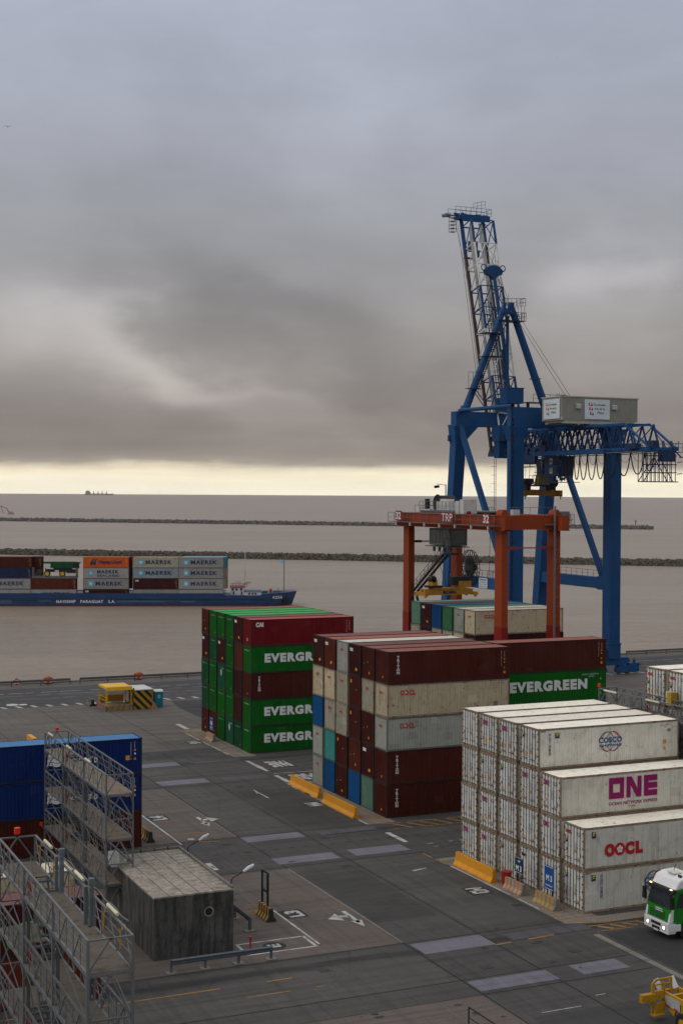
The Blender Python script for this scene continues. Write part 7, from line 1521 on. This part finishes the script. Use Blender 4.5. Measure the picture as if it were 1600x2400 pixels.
for z_ in (0.6, 1.1, 1.6): mb.box(54.33, 179.28, z_, 55.47, 180.52, z_+0.04)
mb.box(54.3, 179.25, 0.0, 55.5, 180.55, 0.08); tw = mb.build('wall', TB, to)
mb = MB(); mb.prism([(54.3, 179.25, 2.05), (54.3, 180.55, 2.05), (54.3, 180.3, 2.25), (54.3, 179.5, 2.25)], (1.2, 0, 0)); mb.build('roof', PALE, to)
mb = MB(); mb.box(54.5, 179.26, 0.2, 55.3, 179.2799, 1.95); dr = mb.build('door', TB, to); mb = MB(); rect(mb, (54.5, 179.255, 0), X, Z, 0.25, 1.45, 0.6, 1.55); rect(mb, (54.5, 179.255, 0), X, Z, 0.25, 1.25, 0.6, 1.32); mb.build('decal', LW, dr)
# anemometer by the crane leg
mb = MB(); mb.tube((112.0, 206.7, 25.2), (112.0, 206.7, 29.6), 0.09, 6); mb.tube((112, 206.7, 29.5), (110.6, 207.2, 29.7), 0.05, 5); mb.tube((110.2, 207.2, 29.2), (111.0, 207.2, 29.3), 0.22, 8, 1); mb.build('floodlight', [CGR, BLKM], crane)

# ================================================================== TRUCK
TG = paint('truck_green', (0.012, 0.17, 0.012), 0.3, 0.12, streak=0.3); TW = paint('truck_white', (0.62, 0.63, 0.65), 0.3, 0.12, streak=0.3); TK = paint('truck_black', (0.014, 0.014, 0.016), 0.4, 0.1); CHR = paint('lamp_chrome', (0.4, 0.4, 0.4), 0.2, 0.05)
tk = thing('truck', 'white and green truck cab with lit headlights driving out at the right edge', 'truck', (58.5, 74.5, 0))
fx, ty0, ty1 = 55.95, 73.25, 75.75
mb = MB()
side = [(fx+0.05, 1.15), (fx+0.0, 1.15), (fx+0.12, 2.05), (fx+0.42, 3.05), (fx+0.55, 3.15), (fx+2.2, 3.35), (fx+2.2, 1.0), (fx+0.6, 1.0)]
mb.prism([(x, ty0, z_) for x, z_ in side], (0, ty1-ty0, 0)); cabb = mb.build('cab', TG, tk, bevel=0.06)
mb = MB(); mb.prism([(fx+0.35, ty0+0.03, 3.1), (fx+0.75, ty0+0.03, 3.72), (fx+1.2, ty0+0.03, 3.9), (fx+2.2, ty0+0.03, 3.95), (fx+2.2, ty0+0.03, 3.3)], (0, ty1-ty0-0.06, 0)); mb.build('roof', TW, tk, bevel=0.12)
mb = MB(); mb.prism([(fx+1.25, ty0-0.0, 3.35), (fx+2.2, ty0-0.0, 3.35), (fx+2.2, ty0-0.0, 3.8), (fx+1.7, ty0-0.0, 3.7)], (0, 0.04, 0)); mb.build('roof_stripe', TG, tk)
mb = MB(); mb.prism([(fx+0.22, 0, 2.95), (fx+0.28, 0, 3.14), (fx+0.42, 0, 3.22), (fx+0.55, 0, 3.12), (fx+0.48, 0, 3.02)], (0, 1, 0)); mb.v = [(x, ty0-0.04+(ty1-ty0+0.08)*y, z_) for x, y, z_ in mb.v]; mb.build('sun_visor', TK, tk)
mb = MB(); a = Vector((fx+0.09, 0, 2.0)); b_ = Vector((fx+0.40, 0, 3.0)); n_v = Vector((-0.955, 0, 0.296))*0.03
mb.hexa([a+Y*(ty0+0.12), a+Y*(ty1-0.12), a+Y*(ty1-0.12)+n_v, a+Y*(ty0+0.12)+n_v, b_+Y*(ty0+0.14), b_+Y*(ty1-0.14), b_+Y*(ty1-0.14)+n_v, b_+Y*(ty0+0.14)+n_v]); ws = mb.build('windscreen', GLS, tk)
mb = MB()
for yy in (ty0+0.5, ty1-0.9): mb.beam(a+Y*yy+n_v*1.6, a+Y*(yy+0.75)+(b_-a)*0.35+n_v*1.8, 0.03)
mb.build('wiper', TK, ws)
mb = MB(); mb.prism([(fx+0.5, ty0-0.012, 2.05), (fx+1.65, ty0-0.012, 1.95), (fx+1.65, ty0-0.012, 2.95), (fx+0.72, ty0-0.012, 2.95)], (0, 0.011, 0)); mb.build('side_window', GLS, tk)
mb = MB(); mb.box(fx-0.12, ty0-0.0, 0.42, fx+0.5, ty1, 1.12); mb.box(fx-0.02, ty0-0.02, 0.55, fx+0.9, ty0+0.1, 1.0); mb.prism([(fx-0.04, ty0-0.01, 1.12), (fx+0.3, ty0-0.01, 1.12), (fx+0.34, ty0-0.01, 2.0), (fx+0.13, ty0-0.01, 2.0)], (0, 0.2, 0)); mb.prism([(fx-0.04, ty1-0.19, 1.12), (fx+0.3, ty1-0.19, 1.12), (fx+0.34, ty1-0.19, 2.0), (fx+0.13, ty1-0.19, 2.0)], (0, 0.2, 0)); bm_ = mb.build('bumper', TW, tk, bevel=0.04)
mb = MB(); mb.box(fx-0.14, ty0+0.75, 0.8, fx-0.121, ty1-0.75, 0.98); mb.box(fx-0.14, ty0+0.85, 0.5, fx-0.121, ty1-0.85, 0.7); mb.build('intake', TK, bm_)
mb = MB(); mb.box(fx-0.16, ty0+1.0, 0.42, fx-0.141, ty1-1.05, 0.54); mb.build('licence_plate', PALE, bm_)
mb = MB()
for z_ in (1.3, 1.45, 1.6): mb.box(fx+(z_-1.15)*0.13-0.035, ty0+0.55, z_, fx+(z_-1.15)*0.13+0.05, ty1-0.45, z_+0.05)
mb.build('grille', TK, tk)
mb = MB(); T(mb, 'verificado', (fx+0.045, ty1-0.95, 1.78), -Y, Z, 0, 0, 0.75, 0.1, 0, 0.05); T(mb, 'IVECO', (fx+0.02, ty1-0.98, 1.66), -Y, Z, 0, 0, 0.8, 0.09, 0, 0.05); mb.build('lettering', LW, tk)
for y in (ty0+0.22, ty1-0.62):
    mb = MB(); mb.box(fx-0.135, y, 0.62, fx-0.121, y+0.4, 0.9); hl = mb.build('headlight', CHR, tk)
    mb = MB(); mb.tube((fx-0.15, y+0.2, 0.77), (fx-0.136, y+0.2, 0.77), 0.09, 12); mb.build('bulb', emit('headlight_lit', (1, 0.72, 0.42), 7), hl)
for y in (ty0+0.15, ty1-0.25): mb = MB(); mb.box(fx+0.24, y, 3.16, fx+0.3, y+0.18, 3.22); mb.build('marker_lamp', emit('marker_lit', (1, 0.7, 0.35), 3), tk)
for (y, s_) in ((ty1+0.05, 1), (ty0-0.05, -1)):
    mb = MB(); mb.box(fx-0.05, y, 2.1, fx+0.12, y+s_*0.28, 2.55); mb.box(fx-0.05, y, 2.58, fx+0.12, y+s_*0.26, 2.85); mb.beam((fx+0.35, y-s_*0.1, 3.0), (fx+0.02, y+s_*0.12, 3.05), 0.05); mb.beam((fx+0.02, y+s_*0.05, 3.05), (fx+0.02, y+s_*0.05, 2.0), 0.05); mb.build('mirror', TK, tk)
mb = MB(); mb.box(fx+1.0, ty0+0.9, 3.93, fx+1.6, ty1-0.9, 4.0); mb.build('roof_hatch', paint('hatch_cream', (0.5, 0.48, 0.4), 0.4, 0.2), tk)
mb = MB(); mb.tube((fx+1.55, ty1-0.85, 3.98), (fx+1.7, ty1-0.9, 4.4), 0.02, 5); mb.tube((fx+1.1, ty0+0.3, 3.93), (fx+1.1, ty0+0.55, 3.93), 0.09, 8); mb.build('aerial', TK, tk)
for (x, y) in ((fx+1.35, ty0), (fx+1.35, ty1-0.35), (fx+4.6, ty0), (fx+4.6, ty1-0.35)):
    w = MB().tube((x, y, 0.5), (x, y+0.35, 0.5), 0.5, 24).build('wheel', BLKM, tk); MB().tube((x, y-0.01 if y < 74 else y+0.36, 0.5), (x, y+0.02 if y < 74 else y+0.34, 0.5), 0.28, 16).build('rim', CGR, w)
mb = MB(); mb.box(fx+0.5, ty0+0.7, 0.55, fx+6, ty1-0.7, 0.85); mb.box(fx+0.4, ty0+0.05, 0.8, fx+2.2, ty1-0.05, 1.0); mb.build('chassis', TK, tk)
# ================================================================== YELLOW TERMINAL TRAILER
yt = thing('trailer', 'yellow skeletal container trailer with white corner guides at the bottom right', 'trailer', (48.1, 58.5, 0))
YT = paint('trailer_yellow', (0.42, 0.22, 0.012), 0.5, 0.5, 0.12)
xa, xb, yf_ = 47.55, 48.65, 63.6
mb = MB()
for x in (xa, xb): mb.beam((x, yf_, 1.3), (x, 53, 1.3), 0.12, 0.3, side=X)
for k in range(12): y = yf_-0.06-k*0.85; mb.beam((xa, y, 1.36), (xb, y, 1.36), 0.16, 0.14)
mb.beam((xa+0.05, yf_, 1.1), (xa+0.05, yf_-1.2, 0.55), 0.1, 0.5, side=X); mb.beam((xb, yf_, 1.1), (xb, yf_-1.2, 0.6), 0.1, 0.4, side=X); mb.beam((xa, 61.9, 0.95), (xb, 61.9, 0.95), 0.3, 0.5)
mb.build('frame', YT, yt)
mb = MB()
for x in (46.75, 47.45): mb.beam((x, 63.3, 0.4), (x, 63.3, 1.95), 0.16, 0.12, side=X)
mb.beam((46.75, 63.3, 1.95), (47.0, 63.3, 2.12), 0.1); mb.beam((47.0, 63.3, 2.12), (48.0, 63.35, 2.12), 0.09); mb.beam((47.0, 63.3, 1.85), (48.0, 63.35, 1.85), 0.07); mb.beam((48.0, 63.35, 2.12), (48.0, 63.35, 1.4), 0.1)
mb.beam((45.95, 63.25, 1.25), (46.8, 63.25, 1.25), 0.3, 0.42); mb.beam((46.8, 63.3, 1.3), (47.5, 63.3, 1.3), 0.2, 0.45); mb.box(46.6, 62.9, 0.28, 47.3, 63.3, 0.36); mb.prism([(46.75, 63.1, 0.36), (47.35, 63.1, 0.36), (47.45, 63.1, 0.95), (46.9, 63.1, 0.95)], (0, 0.08, 0))
mb.build('headboard', YT, yt)
for x in (47.35, 48.35): mb = MB(); mb.beam((x+0.1, yf_-0.1, 1.42), (x-0.05, yf_+0.15, 2.0), 0.34, 0.05, side=X); mb.build('corner_guide', TW, yt)
mb = MB(); mb.box(xa-0.07, 61.9, 0.75, xa-0.04, 63.2, 1.3); pl = mb.build('reflector_board', paint('board_grey', (0.3, 0.32, 0.32), 0.5, 0.5), yt); mb = MB(); mb.box(xa-0.09, 62.75, 0.72, xa-0.071, 63.1, 0.82); mb.box(xa-0.09, 62.05, 0.72, xa-0.071, 62.4, 0.82); mb.build('reflector', SRED, pl)
for y in (61.0, 55.0, 53.8):
    for x in (46.9, 48.7): w = MB().tube((x, y, 0.52), (x+0.6, y, 0.52), 0.52, 24).build('wheel', BLKM, yt); MB().tube((x-0.01, y, 0.52), (x+0.61, y, 0.52), 0.26, 14).build('rim', YT, w)
mb = MB(); mb.beam((47.2, 61, 0.55), (49, 61, 0.55), 0.2); mb.box(47.7, 60.5, 0.6, 48.5, 61.6, 1.1); mb.build('axle', TK, yt)
yt.location.y -= 0.55; yt.location.x += 0.1; yt.location.z -= 0.03
# ================================================================== HAZE
HAZE = 0.000022
if HAZE:
    m = bpy.data.materials.new('haze'); m.use_nodes = True; nt = m.node_tree; nt.nodes.remove(nt.nodes['Principled BSDF'])
    v = nt.nodes.new('ShaderNodeVolumePrincipled'); v.inputs['Density'].default_value = HAZE; v.inputs['Color'].default_value = (0.90, 0.87, 0.83, 1); v.inputs['Anisotropy'].default_value = 0.0
    nt.links.new(v.outputs[0], nt.nodes['Material Output'].inputs['Volume'])
    mb = MB(); mb.box(-12000, -12000, -9, 12000, 12000, 95); hz_ = mb.build('haze', m); hz_['kind'] = 'stuff'
for o in list(bpy.data.objects):
    for k in ('_o', '_rz'):
        if k in o: del o[k]
